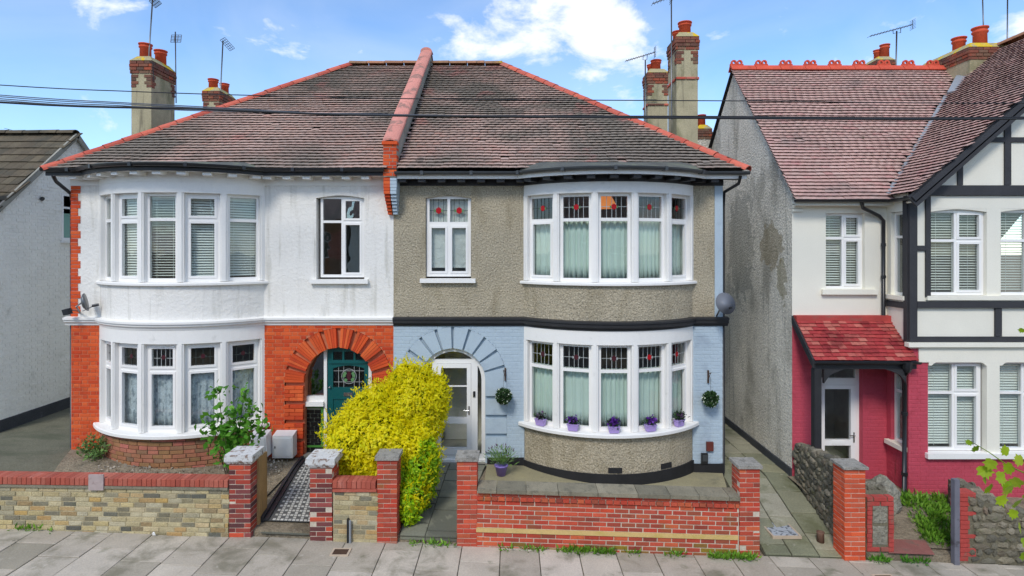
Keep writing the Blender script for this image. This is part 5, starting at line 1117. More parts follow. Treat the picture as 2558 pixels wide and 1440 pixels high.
def slabs(parent, m, cols, y0, y1, fn, lens, gap=.012, th=.05, seed=3, xsh=None, tone=None, tilt=.006):
    rr = random.Random(seed)
    for x0, x1 in cols:
        y = y0-rr.uniform(0, lens[1]*.8)
        while y < y1:
            l = rr.uniform(*lens); a, b_ = max(y, y0), min(y+l, y1); y += l
            if b_-a < .08: continue
            c = MB(); g = gap/2; ch = .006; z = []; dzs = [rr.uniform(-tilt, tilt) for _ in range(4)]
            sh = xsh or (lambda x, y: x)
            top = [(sh(x0+g+ch, a), a+g+ch), (sh(x1-g-ch, a), a+g+ch), (sh(x1-g-ch, b_), b_-g-ch), (sh(x0+g+ch, b_), b_-g-ch)]; low = [(sh(x0+g, a), a+g), (sh(x1-g, a), a+g), (sh(x1-g, b_), b_-g), (sh(x0+g, b_), b_-g)]
            v = [(p[0], p[1], fn(*p)+d_) for p, d_ in zip(top, dzs)]+[(p[0], p[1], fn(*p)+d_-ch) for p, d_ in zip(low, dzs)]+[(p[0], p[1], fn(*p)-th) for p in low]
            c.add(v, [(0, 1, 2, 3)]+[(i, i+4, (i+1) % 4+4, (i+1) % 4) for i in range(4)]+[(i+4, i+8, (i+1) % 4+8, (i+1) % 4+4) for i in range(4)])
            c.build('slab', m, parent)
cols = []; x = -9.2
while x < 9.2:
    w = rnd.choice((.6, .6, .62, .58)); cols.append((x, x+w)); x += w
slabs(pav, 'slab', cols, -4.6, -2.43, lambda x, y: pz(x)+.0, (.55, .95), seed=5)
kb = struct(MB().add([(-16, -4.99, pz(-16)+.004), (16, -4.99, pz(16)+.004), (16, -4.84, pz(16)+.004), (-16, -4.84, pz(-16)+.004), (-16, -5.02, pz(-16)-.3), (16, -5.02, pz(16)-.3), (16, -4.84, pz(16)-.3), (-16, -4.84, pz(-16)-.3)], BF).build('kerb', 'cap_stone'))
al = surf('alley_path', 'joint', 4.22, 5.6, -2.42, 9, alley, -.02, 4, 30, poly=((3.98, -2.42), (5.28, -2.42), (5.6, 9), (4.24, 9)))
ash = lambda x, y: x-.24*cl(-(y-.2)/2.6, 0, 1)
slabs(al, 'slab_alley', [(4.24, 4.66), (4.66, 5.1), (5.1, 5.6)], -2.42, 6, alley, (.42, .75), gap=.02, seed=9, xsh=ash, tilt=.01)
dv = surf('driveway', 'driveway', -16, -8.0, -2.28, 7, gar, .004, 20, 16, poly=((-16, -2.2), (-7.9, -2.25), (XL-.02, 6), (-10.97, 6)))
gb_ = surf('garden_bed', 'soil', -8.9, -3.2, -2.27, .0, gar, .012, 24, 10, poly=((-7.8, -2.27), (-4.35, -2.27), (-4.1, .0), (XL, .0)))
surf('garden_bed', 'soil', -3.4, -1.9, -2.27, 0, gar, .01, 8, 8, poly=((-3.1, -2.27), (-1.85, -2.27), (-1.7, 0), (-2.9, 0)))
# tiled path of the left house: black and white mosaic with dark edging strips
p0, p1 = (X(655, -2.25), X(775, -2.25)), (X(752, -.1)+.02, X(815, -.1)+.04)
pt = lambda s, t: (lerp(lerp(p0[0], p0[1], s), lerp(p1[0], p1[1], s), t), lerp(-2.22, -.06, t))
mp = surf('tiled_path', 'mosaic_black', 0, 0, 0, 0, gar, .02, 6, 14, poly=(pt(0, 0), pt(1, 0), pt(1, 1), pt(0, 1)))
vs, fs = [], []; nu, nv = 11, 34
for j in range(nv):
    for i in range(nu):
        if (i % 2) and (j % 2): continue
        if i in (0,) : continue
        k = len(vs); e = .12
        for s, t in ((i+e, j+e), (i+1-e, j+e), (i+1-e, j+1-e), (i+e, j+1-e)):
            x, y = pt(.1+.9*s/nu, t/nv); vs.append((x, y, gar(x, y)+.026))
        fs.append((k, k+1, k+2, k+3))
mo = MB().add(vs, fs).build('mosaic_tiles', 'mosaic_white', mp); mo['kind'] = 'stuff'
for s in (-.02, .07):
    e = MB(); a = [V((*pt(s, t), gar(*pt(s, t)))) for t in [q/10 for q in range(11)]]
    for i in range(10): e.bar(a[i]+V((0, 0, .03)), a[i+1]+V((0, 0, .03)), .05 if s < 0 else .07, .09 if s < 0 else .03)
    e.build('path_edging', 'metal_dark', mp)
st = surf('entrance_step', 'slab_path', X(650, -2.45), X(775, -2.45), -2.46, -2.2, lambda x, y: pz(x)+.06, .0, 4, 2)
# path of the blue house
q0, q1 = (X(1000, -2.4), X(1142, -2.4)), (X(1052, -.1), X(1214, -.1)); pq = lambda s, t: (lerp(lerp(q0[0], q0[1], s), lerp(q1[0], q1[1], s), t), lerp(-2.44, -.03, t))
bp = surf('front_path', 'joint', 0, 0, 0, 0, lambda x, y: lerp(pz(x)+.09, gz(x), cl((y+2.4)/2, 0, 1)), .0, 6, 12, poly=(pq(0, 0), pq(1, 0), pq(1, 1), pq(0, 1)))
fnp = lambda x, y: lerp(pz(x)+.10, gz(x)+.005, cl((y+2.4)/2, 0, 1))+.012
for s0, s1, ts in ((0, .44, (0, .14, .38, .55, .8, 1)), (.44, 1, (0, .06, .3, .46, .7, .88, 1))):
    for a, b_ in zip(ts[:-1], ts[1:]):
        c = MB(); g = .006; pts = [pq(s0+g, a+g), pq(s1-g, a+g), pq(s1-g, b_-g), pq(s0+g, b_-g)]; dz = rnd.uniform(-.004, .004)
        c.add([(x, y, fnp(x, y)+dz) for x, y in pts]+[(x, y, fnp(x, y)-.08) for x, y in pts], BF); c.build('slab', 'slab_path', bp)
# blue house front garden: old concrete with a stepped edge and a sunk patch
fc = surf('front_garden', 'concrete_old', 0, 0, 0, 0, gar, .03, 24, 10, poly=((X(1195, -2.2), -2.26), (X(1842, -2.2), -2.26), (XR, .02), (X(1217), .02)))
MB().add([(x, y, gar(x, y)+.1+dz) for dz in (0, -.15) for x, y in ((X(1195, -1.5), -1.5), (X(1310, -1.35), -1.35), (X(1340, -1.6), -1.7), (X(1195, -1.8), -1.95))], BF).build('garden_kerb', 'concrete_old', fc)
MB().add([(x, y, gar(x, y)+.1+dz) for dz in (0, -.15) for x, y in ((X(1745, -1.75), -1.9), (X(1835, -1.75), -1.9), (X(1835, -1.55), -1.65), (X(1760, -1.5), -1.6))], BF).build('garden_kerb', 'concrete_old', fc)
surf('garden_soil', 'soil', 0, 0, 0, 0, gar, .045, 6, 4, poly=((X(1740, -1.2), -1.35), (X(1810, -1.2), -1.3), (X(1812, -.9), -.85), (X(1765, -.9), -.95)))
# pink house: lawn, red path
lawn = surf('lawn', 'soil', 5.5, 16, -2.27, .0, gar, .01, 24, 8)
rp0 = ((X(2215, -2.4), X(2330, -2.4)), (X(2165, -.3), X(2225, -.3))); pr2 = lambda s, t: (lerp(lerp(*rp0[0], s), lerp(*rp0[1], s), t), lerp(-2.45, -.1, t))
surf('red_path', 'red_path', 0, 0, 0, 0, lambda x, y: lerp(pz(x)+.1, gz(x), cl((y+2.4)/2, 0, 1)), .02, 4, 8, poly=(pr2(0, 0), pr2(1, 0), pr2(1, 1), pr2(0, 1)))

# ================================================================ GARDEN WALLS
YW = -2.5; SLO = -.027
def pier(wall, px0, px1, pyt, m, cap, cw=.06, y=YW, wd=None, capth=.07, mm='mortar_light', nc=None, capm=True):
    x0 = X(px0, y); x1 = X(px1, y); w = x1-x0; zt = Z(pyt, y); zb = pz((x0+x1)/2)-.03; H = .065; J = .0105
    n = int((zt-zb)/(H+J)); zb0 = zt-n*(H+J)
    o = MB().box(x0+.008, x1-.008, y+.008, y+w-.008, zb-.15, zt-.002).build('pier', mm, wall)
    cx, cy = (x0+x1)/2, y+w/2; s = (w-.102)
    bs = Bricks(); sb = s-J
    for r in range(n+1):
        z = zb0+(r-.5)*(H+J)
        for k in range(4):
            ang = k*math.pi/2; u = V((math.cos(ang), math.sin(ang), 0)); nn = V((u.y, -u.x, 0)); f_ = Fr(V((cx, cy, z))+nn*(w/2), u, nn)
            mir = 1 if (r % 2) else -1
            a = -mir*(w/2-s/2)+0*J                      # pinwheel: stretcher from one corner, header end of the next beside it
            bs.one(f_, a, 0, s-J if True else s, H, .102, m, .0, .0018)
    bs.emit(o, 400)
    c = MB(); e = cw; zz = zt
    c.add([(x0-e, y-e, zz), (x1+e, y-e, zz), (x1+e, y+w+e, zz), (x0-e, y+w+e, zz), (x0-e, y-e, zz+capth), (x1+e, y-e, zz+capth), (x1+e, y+w+e, zz+capth), (x0-e, y+w+e, zz+capth)], BF)
    if capth > .08: c.add([(x0-.02, y-.02, zz-.05), (x1+.02, y-.02, zz-.05), (x1+.02, y+w+.02, zz-.05), (x0-.02, y+w+.02, zz-.05), (x0-e, y-e, zz), (x1+e, y-e, zz), (x1+e, y+w+e, zz), (x0-e, y+w+e, zz)], BF)
    c.build('pier_cap', cap, o); return o
def wall_panel(wall, x0, x1, zt0, zt1, m, mm, bond='stretcher', L=.215, H=.065, J=.011, keep=None, jit=.003, back=.22, prd=.008, ragged=0, cap=300):
    """brick facing hung from its (falling) top edge"""
    w = x1-x0; sl = (zt1-zt0)/w; u = V((1, 0, sl)).normalized(); zb = min(pz(x0), pz(x1))-.06; h = zt0-zb
    nrow = int(h/(H+J))+1; O = V((x0, YW+.0, zt0-nrow*(H+J))); fr = Fr(O, u, (0, -1, 0))
    MB().add([(x0, YW+.008, zb-.2), (x1, YW+.008, zb-.2), (x1, YW+.008, zt1), (x0, YW+.008, zt0), (x0, YW+back, zb-.2), (x1, YW+back, zb-.2), (x1, YW+back, zt1), (x0, YW+back, zt0)], BF).build('core', mm, wall)
    bs = Bricks(); bs.panel(fr, w, nrow*(H+J), m, None, L=L, H=H, J=J, proud=prd-.008, bond=bond, jit=jit, keep=lambda a, b: (O+u*a).z+b > pz(x0+a)-.05 and (keep is None or keep(a, b)), ragged=ragged); return bs, fr
def rowlock(bs, x0, x1, z0, z1, m, hgt, dep, y0, wid=.066, gap=.009):
    w = x1-x0; sl = (z1-z0)/w; fr = Fr((x0, y0, z0), V((1, 0, sl)), (0, -1, 0)); a = 0
    while a < w-.02:
        l = min(wid, w-a); bs.one(fr, a+l/2, -hgt/2, l, hgt, dep, m, rnd.uniform(-.003, .003), .0015); a += wid+gap
# --- left wall
GW1 = thing('garden_wall', 'yellow stock brick front wall with red coping and mixed brick gate pier', 'wall', (-6, YW, pz(-6)))
x0, x1 = -9.6, X(570, YW); za, zb_ = Z(1221, YW)+.045, Z(1224, YW)
za = zb_+SLO*.55*(x0-x1)
bs, fr = wall_panel(GW1, x0, x1, za, zb_, 'brick_stock', 'mortar_stock', L=.205, H=.062, J=.013, jit=.005, ragged=.22)
bs.emit(GW1, 300)
def slope_z(x): return lerp(za, zb_, (x-x0)/(x1-x0))
cap = Bricks(); a = x0
rowlock(cap, x0, x1, slope_z(x0)+.155, slope_z(x1)+.155, 'coping_red', .115, .24, YW-.02); cap.emit(GW1, 300, 'coping_brick')
MB().add([(x0, YW-.03, za), (x1, YW-.03, zb_), (x1, YW+.22, zb_), (x0, YW+.22, za), (x0, YW-.03, za+.035), (x1, YW-.03, zb_+.035), (x1, YW+.22, zb_+.035), (x0, YW+.22, za+.035)], BF).build('coping_ledge', 'stone_coping', GW1)
pier(GW1, 571, 626, 1151, 'brick_mixed', 'cap_white', .05, capth=.095)
pl = MB().box(X(220, YW-.05), X(257, YW-.05), YW-.045, YW-.022, Z(1226, YW-.05), Z(1187, YW-.05)).build('wall_plaque', 'plaque'); tag(pl, 'faded pinkish plaque fixed to the red coping of the yellow brick wall', 'plaque')
# --- short wall between the two gates
GW2 = thing('garden_wall', 'short yellow brick wall between two piers in front of the golden shrub', 'wall', (-2.5, YW, pz(-2.5)))
x0, x1 = X(832, YW), X(941, YW); zz = Z(1228, YW)
bs, fr = wall_panel(GW2, x0, x1, zz+.01, zz-.01, 'brick_stock', 'mortar_stock', L=.205, H=.062, J=.013, jit=.005, ragged=.22); bs.emit(GW2)
cap = Bricks(); rowlock(cap, x0, x1, zz+.17, zz+.155, 'coping_red', .115, .24, YW-.02); cap.emit(GW2, 300, 'coping_brick')
MB().box(x0, x1, YW-.03, YW+.22, zz, zz+.04).build('coping_ledge', 'coping_red', GW2)
pier(GW2, 773, 830, 1160, 'brick_mixed', 'cap_white', .05, capth=.095); pier(GW2, 941, 992, 1150, 'brick_red', 'cap_stone', .025, capth=.06)
# --- red wall of the blue house
GW3 = thing('garden_wall', 'red brick front wall with stone coping and cream band before the blue house', 'wall', (1.2, YW, pz(1.2)))
x0, x1 = X(1192, YW), X(1846, YW); za, zb_ = Z(1250, YW), Z(1270, YW)
hb = {}
def low_moss(a, b): return True
w = x1-x0; sl = (zb_-za)/w
bs, fr = wall_panel(GW3, x0, x1, za, zb_, 'brick_red', 'mortar_light', L=.205, H=.058, J=.0135, keep=lambda a, b: not (.375 < (za-(fr_top(a, b))) < .445), jit=.002) if False else (None, None)
u = V((1, 0, sl)).normalized(); H, J = .058, .0135; pitch = H+J
MB().add([(x0, YW+.008, -1.0), (x1, YW+.008, -1.0), (x1, YW+.008, zb_+.14), (x0, YW+.008, za+.14), (x0, YW+.22, -1.0), (x1, YW+.22, -1.0), (x1, YW+.22, zb_+.14), (x0, YW+.22, za+.14)], BF).build('core', 'mortar_light', GW3)
bs = Bricks(); frw = Fr((x0, YW, za), u, (0, -1, 0))
for r in range(12):
    b_ = -(r+.5)*pitch
    if r == 6: continue                       # the cream band takes this course
    a = -.11*(r % 2)
    while a < w:
        l = .215; c0, c1 = max(a, 0), min(a+l, w); a += l+.012
        if c1-c0 < .03 or frw.P(c0, b_).z < pz(x0+c0)-.05: continue
        moss = r >= 9 and rnd.random() < .25+.5*((c0/w)) or (r >= 8 and c0/w > .8 and rnd.random() < .5)
        bs.one(frw, (c0+c1)/2, b_, c1-c0, H, .05, 'mossy_brick' if moss else 'brick_red', .0, .002)
MB().fbox(frw, 0, w, -6.9*pitch-.002, -6.0*pitch-.002, -.05, .012).build('cream_band', 'cream_band', GW3)
a = 0
while a < w:                                  # projecting header course, plain course above
    l = min(.1, w-a); bs.one(frw, a+l/2, .035, l, .056, .07, 'brick_red', .028, .004); a += .112
a = 0
while a < w:
    l = min(.205, w-a); bs.one(frw, a+l/2, .1, l, .056, .07, 'brick_red', .008, .004); a += .217
bs.emit(GW3, 330)
a = 0; i = 0
while a < w-.05:
    l = min(rnd.choice((.46, .5, .3, .62)), w-a)
    MB().add([frw.P(x, z, c) for c in (.06, -.26) for x, z in ((a+.004, .135), (a+l-.004, .135), (a+l-.004, .195 if c > 0 else .215), (a+.004, .195 if c > 0 else .215))], BF).build('coping_stone', 'stone_coping', GW3); a += l
pier(GW3, 1141, 1192, 1153, 'brick_red', 'cap_stone', .022, capth=.06); pier(GW3, 1847, 1899, 1171, 'brick_red', 'cap_stone', .03, capth=.05)
# --- gate pier and rubble side wall of the pink house
GW4 = thing('garden_wall', 'bright orange brick gate pier with a dark rubble side wall running back to the house', 'wall', (5.4, YW, pz(5.4)))
pier(GW4, 2110, 2163, 1173, 'brick_pier', 'cap_stone', .03, capth=.04)
def rubble(parent, A, Bq, h0, h1, th, zfun, m='flint', seed=1, sides=(1, -1), size=.12, brick_at=None, topjit=.05, end=False):
    """rubble wall from A to B (plan points): mortar core with every stone a lump of its own"""
    rr = random.Random(seed); A, Bq = V((*A, 0)), V((*Bq, 0)); d = (Bq-A); Lg = d.length; u = d.normalized(); n = V((u.y, -u.x, 0))
    def top(s): return lerp(h0, h1, s)
    k = 12; rows = []
    core = MB()
    for i in range(k):
        s0, s1 = i/k, (i+1)/k; p, q = A+d*s0, A+d*s1
        core.add([V((p.x, p.y, zfun(p)-.2))+n*th/2, V((q.x, q.y, zfun(q)-.2))+n*th/2, V((q.x, q.y, top(s1)-.03))+n*th/2, V((p.x, p.y, top(s0)-.03))+n*th/2, V((p.x, p.y, zfun(p)-.2))-n*th/2, V((q.x, q.y, zfun(q)-.2))-n*th/2, V((q.x, q.y, top(s1)-.03))-n*th/2, V((p.x, p.y, top(s0)-.03))-n*th/2], BF)
    core.build('core', 'mortar_flint', parent)
    def stone(c, ax, ay, az, ux, uy, uz):
        b = MB(); vs = []; nn = 6
        prof = [(.0, -1), (.75, -.7), (1, 0), (.75, .7), (0, 1)]
        ph = rr.uniform(0, 6.28)
        for r_, h_ in prof[1:-1]:
            for i in range(nn):
                t = ph+2*math.pi*i/nn; q = rr.uniform(.66, 1.22); vs.append(c+ux*ax*r_*math.cos(t)*q+uz*az*r_*math.sin(t)*q+uy*ay*h_)
        vs += [c-uy*ay*.9, c+uy*ay*.95]
        fs = [(j*nn+i, j*nn+(i+1) % nn, (j+1)*nn+(i+1) % nn, (j+1)*nn+i) for j in range(2) for i in range(nn)]+[(i, (i+1) % nn, 3*nn) for i in range(nn)]+[(2*nn+i, 2*nn+(i+1) % nn, 3*nn+1) for i in range(nn)]
        b.add(vs, fs); b.build('stone', m, parent)
    for sd in sides:
        z = 0
        s = 0
        hmax = max(h0-zfun(A), h1-zfun(Bq)); nr = int(hmax/(size*.75))+1
        for r in range(nr):
            x = rr.uniform(0, size*.5)
            while x < Lg:
                l = size*rr.choice((.5, .7, .9, 1.2, 1.7))*rr.uniform(.85, 1.15); s_ = (x+l/2)/Lg; x += l
                if s_ > 1: break
                if brick_at and abs(s_-brick_at) < .075 and sd > 0: continue
                p = A+d*s_; z_ = zfun(p)+(r+.5)*size*.75
                if z_ > top(s_)-.03: continue
                stone(V((p.x, p.y, z_+rr.uniform(-.025, .025)))+n*sd*th/2, l*.54, rr.uniform(.02, .05), size*rr.uniform(.32, .5), u, n*sd, V((0, 0, 1)))
    x = 0
    while x < Lg:
        l = size*rr.uniform(.9, 1.6); s_ = cl((x+l/2)/Lg, 0, 1); p = A+d*s_; stone(V((p.x, p.y, top(s_)-.03+rr.uniform(-.3, 1)*topjit*.5)), l*.52, th*.5, .06, u, n, V((0, 0, 1))); x += l
    if brick_at:
        bs = Bricks(); p = A+d*brick_at; hh = top(brick_at); z = zfun(p); f_ = Fr(V((p.x, p.y, 0))+n*th/2, u, n); i = 0
        while z < hh: 
            bs.one(f_, 0, z+.035, .2, .062, .08, 'painted_red_old', .035, .004); z += .072
        bs.emit(parent)
zf_ = lambda p: alley(p.x, p.y)
A = (X(2108, -2.2)+.08, -2.17); Bq = (5.72, -.1)
rubble(GW4, A, Bq, Z(1163, -2.17), Z(1108, -.1), .22, zf_, seed=4, size=.15, brick_at=.68)
# red painted stub with rubble panels beside the pier
GS = thing('gate_stub', 'low red-painted brick stub with two square rubble panels beside the orange pier', 'pier', (X(2200, -2.45), -2.45, pz(5.8)))
ys = -2.42; sx0, sx1 = X(2166, ys), X(2234, ys); sz1, sz0 = Z(1243, ys), pz(5.8)-.05
MB().box(sx0, sx1, ys+.02, ys+.3, sz0-.2, sz1-.01).build('core', 'mortar_flint', GS)
sb = Bricks(); fs_ = Fr((sx0, ys, 0), (1, 0, 0), (0, -1, 0)); ws = sx1-sx0; z = sz1-.035; r = 0
ph_ = [(Z(1308, ys), Z(1262, ys)), (Z(1362, ys), Z(1316, ys))]
while z > sz0+.15:
    hole = any(a-.01 < z < b+.01 for a, b in ph_)
    if hole: segs = [(0, .09), (ws-.09, ws)]
    else: segs = [(0, ws*.5-.005), (ws*.5+.005, ws)] if r % 2 else [(0, .1), (.11, ws-.11), (ws-.1, ws)]
    for a0, a1 in segs: sb.one(fs_, (a0+a1)/2, z, a1-a0-.006, .064, .12, 'painted_red_old', rnd.uniform(-.004, .004), .003)
    z -= .072; r += 1
sb.emit(GS)
for a, b in ph_: MB().fbox(fs_, .1, ws-.1, a, b, -.05, -.012).build('rubble_panel', 'rock', GS)
def rock(name, c, r, label, seed, cat='rock'):
    import bmesh
    bm = bmesh.new(); bmesh.ops.create_icosphere(bm, subdivisions=3, radius=1)
    for v in bm.verts:
        d = v.co.copy(); k = 1+.35*noise.noise(d*1.6+V((seed, 0, 0)))+.14*noise.noise(d*4+V((0, seed, 0))); v.co = V((d.x*r[0], d.y*r[1], d.z*r[2]))*k+V(c)
    me = bpy.data.meshes.new(name); bm.to_mesh(me); bm.free(); me.materials.append(MAT['rock']); o = put(bpy.data.objects.new(name, me), None); tag(o, label, cat); return o
rock('boulder', (X(2203, -1.9), -1.9, Z(1240, -1.9)), (.26, .3, .30), 'rugged grey boulder heaped behind the red-painted stub', 3)
# right-hand rubble wall with red quoins and the dark gate post
GW5 = thing('garden_wall', 'ragged rubble wall with red brick quoins dropping away at the right edge', 'wall', (X(2480, -2.3), -2.3, pz(7.2)))
A = (X(2386, -1.2), -1.2); ya = -2.42
xq0, xq1 = X(2398, ya), X(2700, ya)
rubble(GW5, (xq0+.13, ya+.12), (xq1, ya+.12), Z(1235, ya), Z(1330, ya), .24, lambda p: pz(p.x), seed=8, size=.15, sides=(1,))
rubble(GW5, (X(2388, -1.0), -1.0), (X(2470, -2.1), -2.15), Z(1195, -1.0), Z(1245, -2.1), .25, lambda p: gar(p.x, p.y), seed=9, size=.16)
qb = Bricks(); fq = Fr((xq0, ya, 0), (1, 0, 0), (0, -1, 0)); z = Z(1238, ya); r = 0
while z > pz(xq0)+.0: l = .16 if (r//2) % 2 else .26; qb.one(fq, l/2, z, l-.008, .064, .2, 'painted_red_old', rnd.uniform(-.004, .006), .003); z -= .072; r += 1
qb.emit(GW5)
tag(MB().box(X(2380, -2.46), X(2393, -2.46), -2.5, -2.42, pz(6.9)-.1, Z(1197, -2.46)).build('gate_post', 'post_grey'), 'dark grey metal gate post against the ragged rubble wall', 'post')

# ================================================================ TERRACE ACROSS THE STREET (it shows in the window glass)
for k in range(4):
    xt = -15+k*9.6
    T = thing('terraced_house', ('brick', 'cream rendered', 'grey rendered', 'red brick')[k]+' terraced house across the street, reflected in the windows', 'house', (xt, -25, pz(xt)), 'houses across the street')
    m = ('brick_base', 'cream_render', 'cement', 'brick_base')[k]; yt = -24.0
    fr = Fr((xt+4.7, yt, pz(xt)-.6), (-1, 0, 0), (0, 1, 0)); wins = [(1.0, 3.0, 1.3, 3.0), (5.6, 7.6, 1.3, 3.0), (1.0, 3.0, 4.2, 5.7), (5.6, 7.6, 4.2, 5.7)]
    rect_holes(MB(), fr, 9.4, 6.6, wins, .2).build('front_wall', m, T)
    for a0, a1, b0, b1 in wins: window(T, Fr(fr.P(a0, b0, -.1), fr.u, fr.n), a1-a0, b1-b0, (1, 1, 1), (b1-b0)*.65, gl='tile_black')
    MB().fbox(fr, 4.2, 5.2, .5, 2.7, -.1, .02).build('door', ('door_teal', 'door_wood', 'painted_red_old', 'green_paint')[k], T)
    zr = pz(xt)+6.0; MB().quad((xt-4.7, yt+.3, zr-.1), (xt+4.7, yt+.3, zr-.1), (xt+4.7, yt-4.5, zr+3.6), (xt-4.7, yt-4.5, zr+3.6)).build('roof', 'tile_main', T)
    MB().box(xt-4.7, xt+4.7, yt-8, yt-.3, pz(xt)-.6, zr-.2).build('rear_range', 'cement', T)

# ================================================================ PLANTS
RS = np.random.default_rng(11)
def leaves(name, m, pts, dirs, size, asp=.45, parent=None, fold=.25, jit=.6, face=None):
    """a rhombic leaf at every point, tip along its direction"""
    n = len(pts); d = dirs+RS.normal(0, jit, (n, 3)); d /= np.linalg.norm(d, axis=1)[:, None]+1e-9
    r = RS.normal(0, 1, (n, 3)); s = np.cross(d, r); s /= np.linalg.norm(s, axis=1)[:, None]+1e-9; nn = np.cross(s, d)
    if face is not None:                      # blades lie like shingles, faces turned outwards
        nn = face+RS.normal(0, .45, (n, 3)); nn /= np.linalg.norm(nn, axis=1)[:, None]+1e-9
        d = d-nn*(d*nn).sum(1)[:, None]; d /= np.linalg.norm(d, axis=1)[:, None]+1e-9; s = np.cross(d, nn)
    L_ = (size*RS.uniform(.45, 1.6, n))[:, None]; w = L_*asp*.5
    v = np.stack([pts, pts+d*L_*.5+s*w+nn*L_*fold*.4, pts+d*L_, pts+d*L_*.5-s*w+nn*L_*fold*.4], 1).reshape(-1, 3)
    return np_mesh(name, m, v, np.arange(n*4).reshape(n, 4), parent)
def ell_points(c, r, n, lo=.86, hi=1.08):
    d = RS.normal(0, 1, (n, 3)); d /= np.linalg.norm(d, axis=1)[:, None]
    k = RS.uniform(lo, hi, n)[:, None]
    lump = np.array([1+.2*noise.noise(V(q)*2.7+V((c[0], c[1], 0)))+.13*noise.noise(V(q)*6.5) for q in d])[:, None]
    r = np.array(r); return np.array(c)+d*r*k*lump, d/r*r.mean()
def sub(parent, name, m, pts, rad, n=6): return MB().tube(pts, rad, n).build(name, m, parent, True)

GS_ = thing('golden_shrub', 'large golden yellow evergreen shrub spilling over the pier by the path', 'shrub', (X(960, -1.5), -1.5, gar(X(960, -1.5), -1.5)))
EL = [((937, 1100, -1.35), (.76, .75, .70)), ((1037, 1020, -1.15), (.50, .55, .66)), ((1008, 955, -1.15), (.2, .25, .26)), ((1085, 990, -1.15), (.2, .3, .3)), ((1048, 1160, -1.65), (.27, .42, .70)), ((1024, 1245, -2.02), (.19, .3, .38)), ((882, 1148, -1.4), (.42, .5, .50)), ((985, 1150, -1.6), (.52, .55, .6)), ((945, 1030, -1.2), (.45, .5, .42))]
cc = [(tuple(W(a, b, y)), r) for (a, b, y), r in EL]
def inside_any(p, skip, k=.86):
    m = np.zeros(len(p), bool)
    for i, (c, r) in enumerate(cc):
        if i != skip: m |= (((p-np.array(c))/np.array(r))**2).sum(1) < k*k
    return m
Pg, Dg, Pi, Di = [], [], [], []
for i, (c, r) in enumerate(cc):
    n = int(21000*(r[0]*r[2]+r[1]*r[2]+.1)/1.3)
    p, d = ell_points(c, r, n, .84, 1.1); k = ~inside_any(p, i); Pg.append(p[k]); Dg.append(d[k])
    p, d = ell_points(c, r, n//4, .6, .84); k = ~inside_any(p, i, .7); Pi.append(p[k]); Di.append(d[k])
Pg, Dg, Pi, Di = map(np.concatenate, (Pg, Dg, Pi, Di))
hol = np.array([noise.noise(V(q)*5.2+V((9, 4, 2)))+.5*noise.noise(V(q)*11) for q in Pg])
ok = (Pg[:, 2] > -.35) & (hol < .34+.25*RS.random(len(Pg))); Pg, Dg = Pg[ok], Dg[ok]
up = np.array([0, -.15, .75])
gm = np.array([noise.noise(V(q)*1.9+V((3, 1, 7)))*.75+noise.noise(V(q)*5)*.25 for q in Pg])+(Pg[:, 0]-X(1030, -1.4))*.55-(Pg[:, 2]-Z(1120, -1.4))*.55
g = gm > .1
fo = Dg/(np.linalg.norm(Dg, axis=1)[:, None])+np.array((0, -.25, .55))
o = leaves('foliage', 'gold', Pg[~g], Dg[~g]*.7+up, .066, .42, GS_, jit=.7, face=fo[~g]); o['kind'] = 'stuff'
o = leaves('foliage', 'gold_green', Pg[g], Dg[g]*.7+up, .066, .42, GS_, jit=.7, face=fo[g]); o['kind'] = 'stuff'
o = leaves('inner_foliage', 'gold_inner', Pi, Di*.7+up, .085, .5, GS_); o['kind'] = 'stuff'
for q in range(5):
    b_ = W(930+q*28, 1200, -1.5); sub(GS_, 'stem', 'bark', [V((b_.x, -1.5, gar(b_.x, -1.5)-.05)), V((b_.x+.05, -1.45, .25)), V((b_.x+.1*(q-2), -1.4, .8))], [.035, .028, .012])
for q in range(420):                           # feathery shoots breaking the outline
    pass
sp_ = RS.choice(len(Pg), 1500, replace=False); P0 = Pg[sp_]; D0_ = Dg[sp_]*.6+np.array([0, -.1, 1.0]); D0_ /= np.linalg.norm(D0_, axis=1)[:, None]
t = RS.uniform(0, .19, (1500, 9)); pp = (P0[:, None]+D0_[:, None]*t[:, :, None]).reshape(-1, 3); o = leaves('shoots', 'gold', pp, np.repeat(D0_, 9, 0), .045, .35, GS_, jit=.45); o['kind'] = 'stuff'

def stems_plant(name, label, base, tips, m, size, n, stem='bark', r0=.012, jit=.8, asp=.6, spread=.08, cat='shrub', start=.25):
    T = thing(name, label, cat, base); P_, D_ = [], []
    for tp in tips:
        a, b_ = V(base), V(tp); md = a.lerp(b_, .5)+V((rnd.uniform(-.06, .06), rnd.uniform(-.06, .06), .08)); pts = []
        for q in range(9):
            s = q/8; pts.append(a.lerp(md, s).lerp(md.lerp(b_, s), s))
        sub(T, 'stem', stem, pts, [lerp(r0, .003, q/8) for q in range(9)], 5)
        for _ in range(n):
            s = rnd.uniform(start, 1.02); p = a.lerp(md, s).lerp(md.lerp(b_, s), s); P_.append(p+V((rnd.gauss(0, spread), rnd.gauss(0, spread), rnd.gauss(0, spread)))); D_.append((0, -.3, .4))
    o = leaves('leaf_mass', m, np.array(P_), np.array(D_), size, asp, T, jit=jit); o['kind'] = 'stuff'
    return T
yb_ = -1.25; bx = W(572, 1165, yb_)
base_ = (bx.x, yb_, gar(bx.x, yb_))
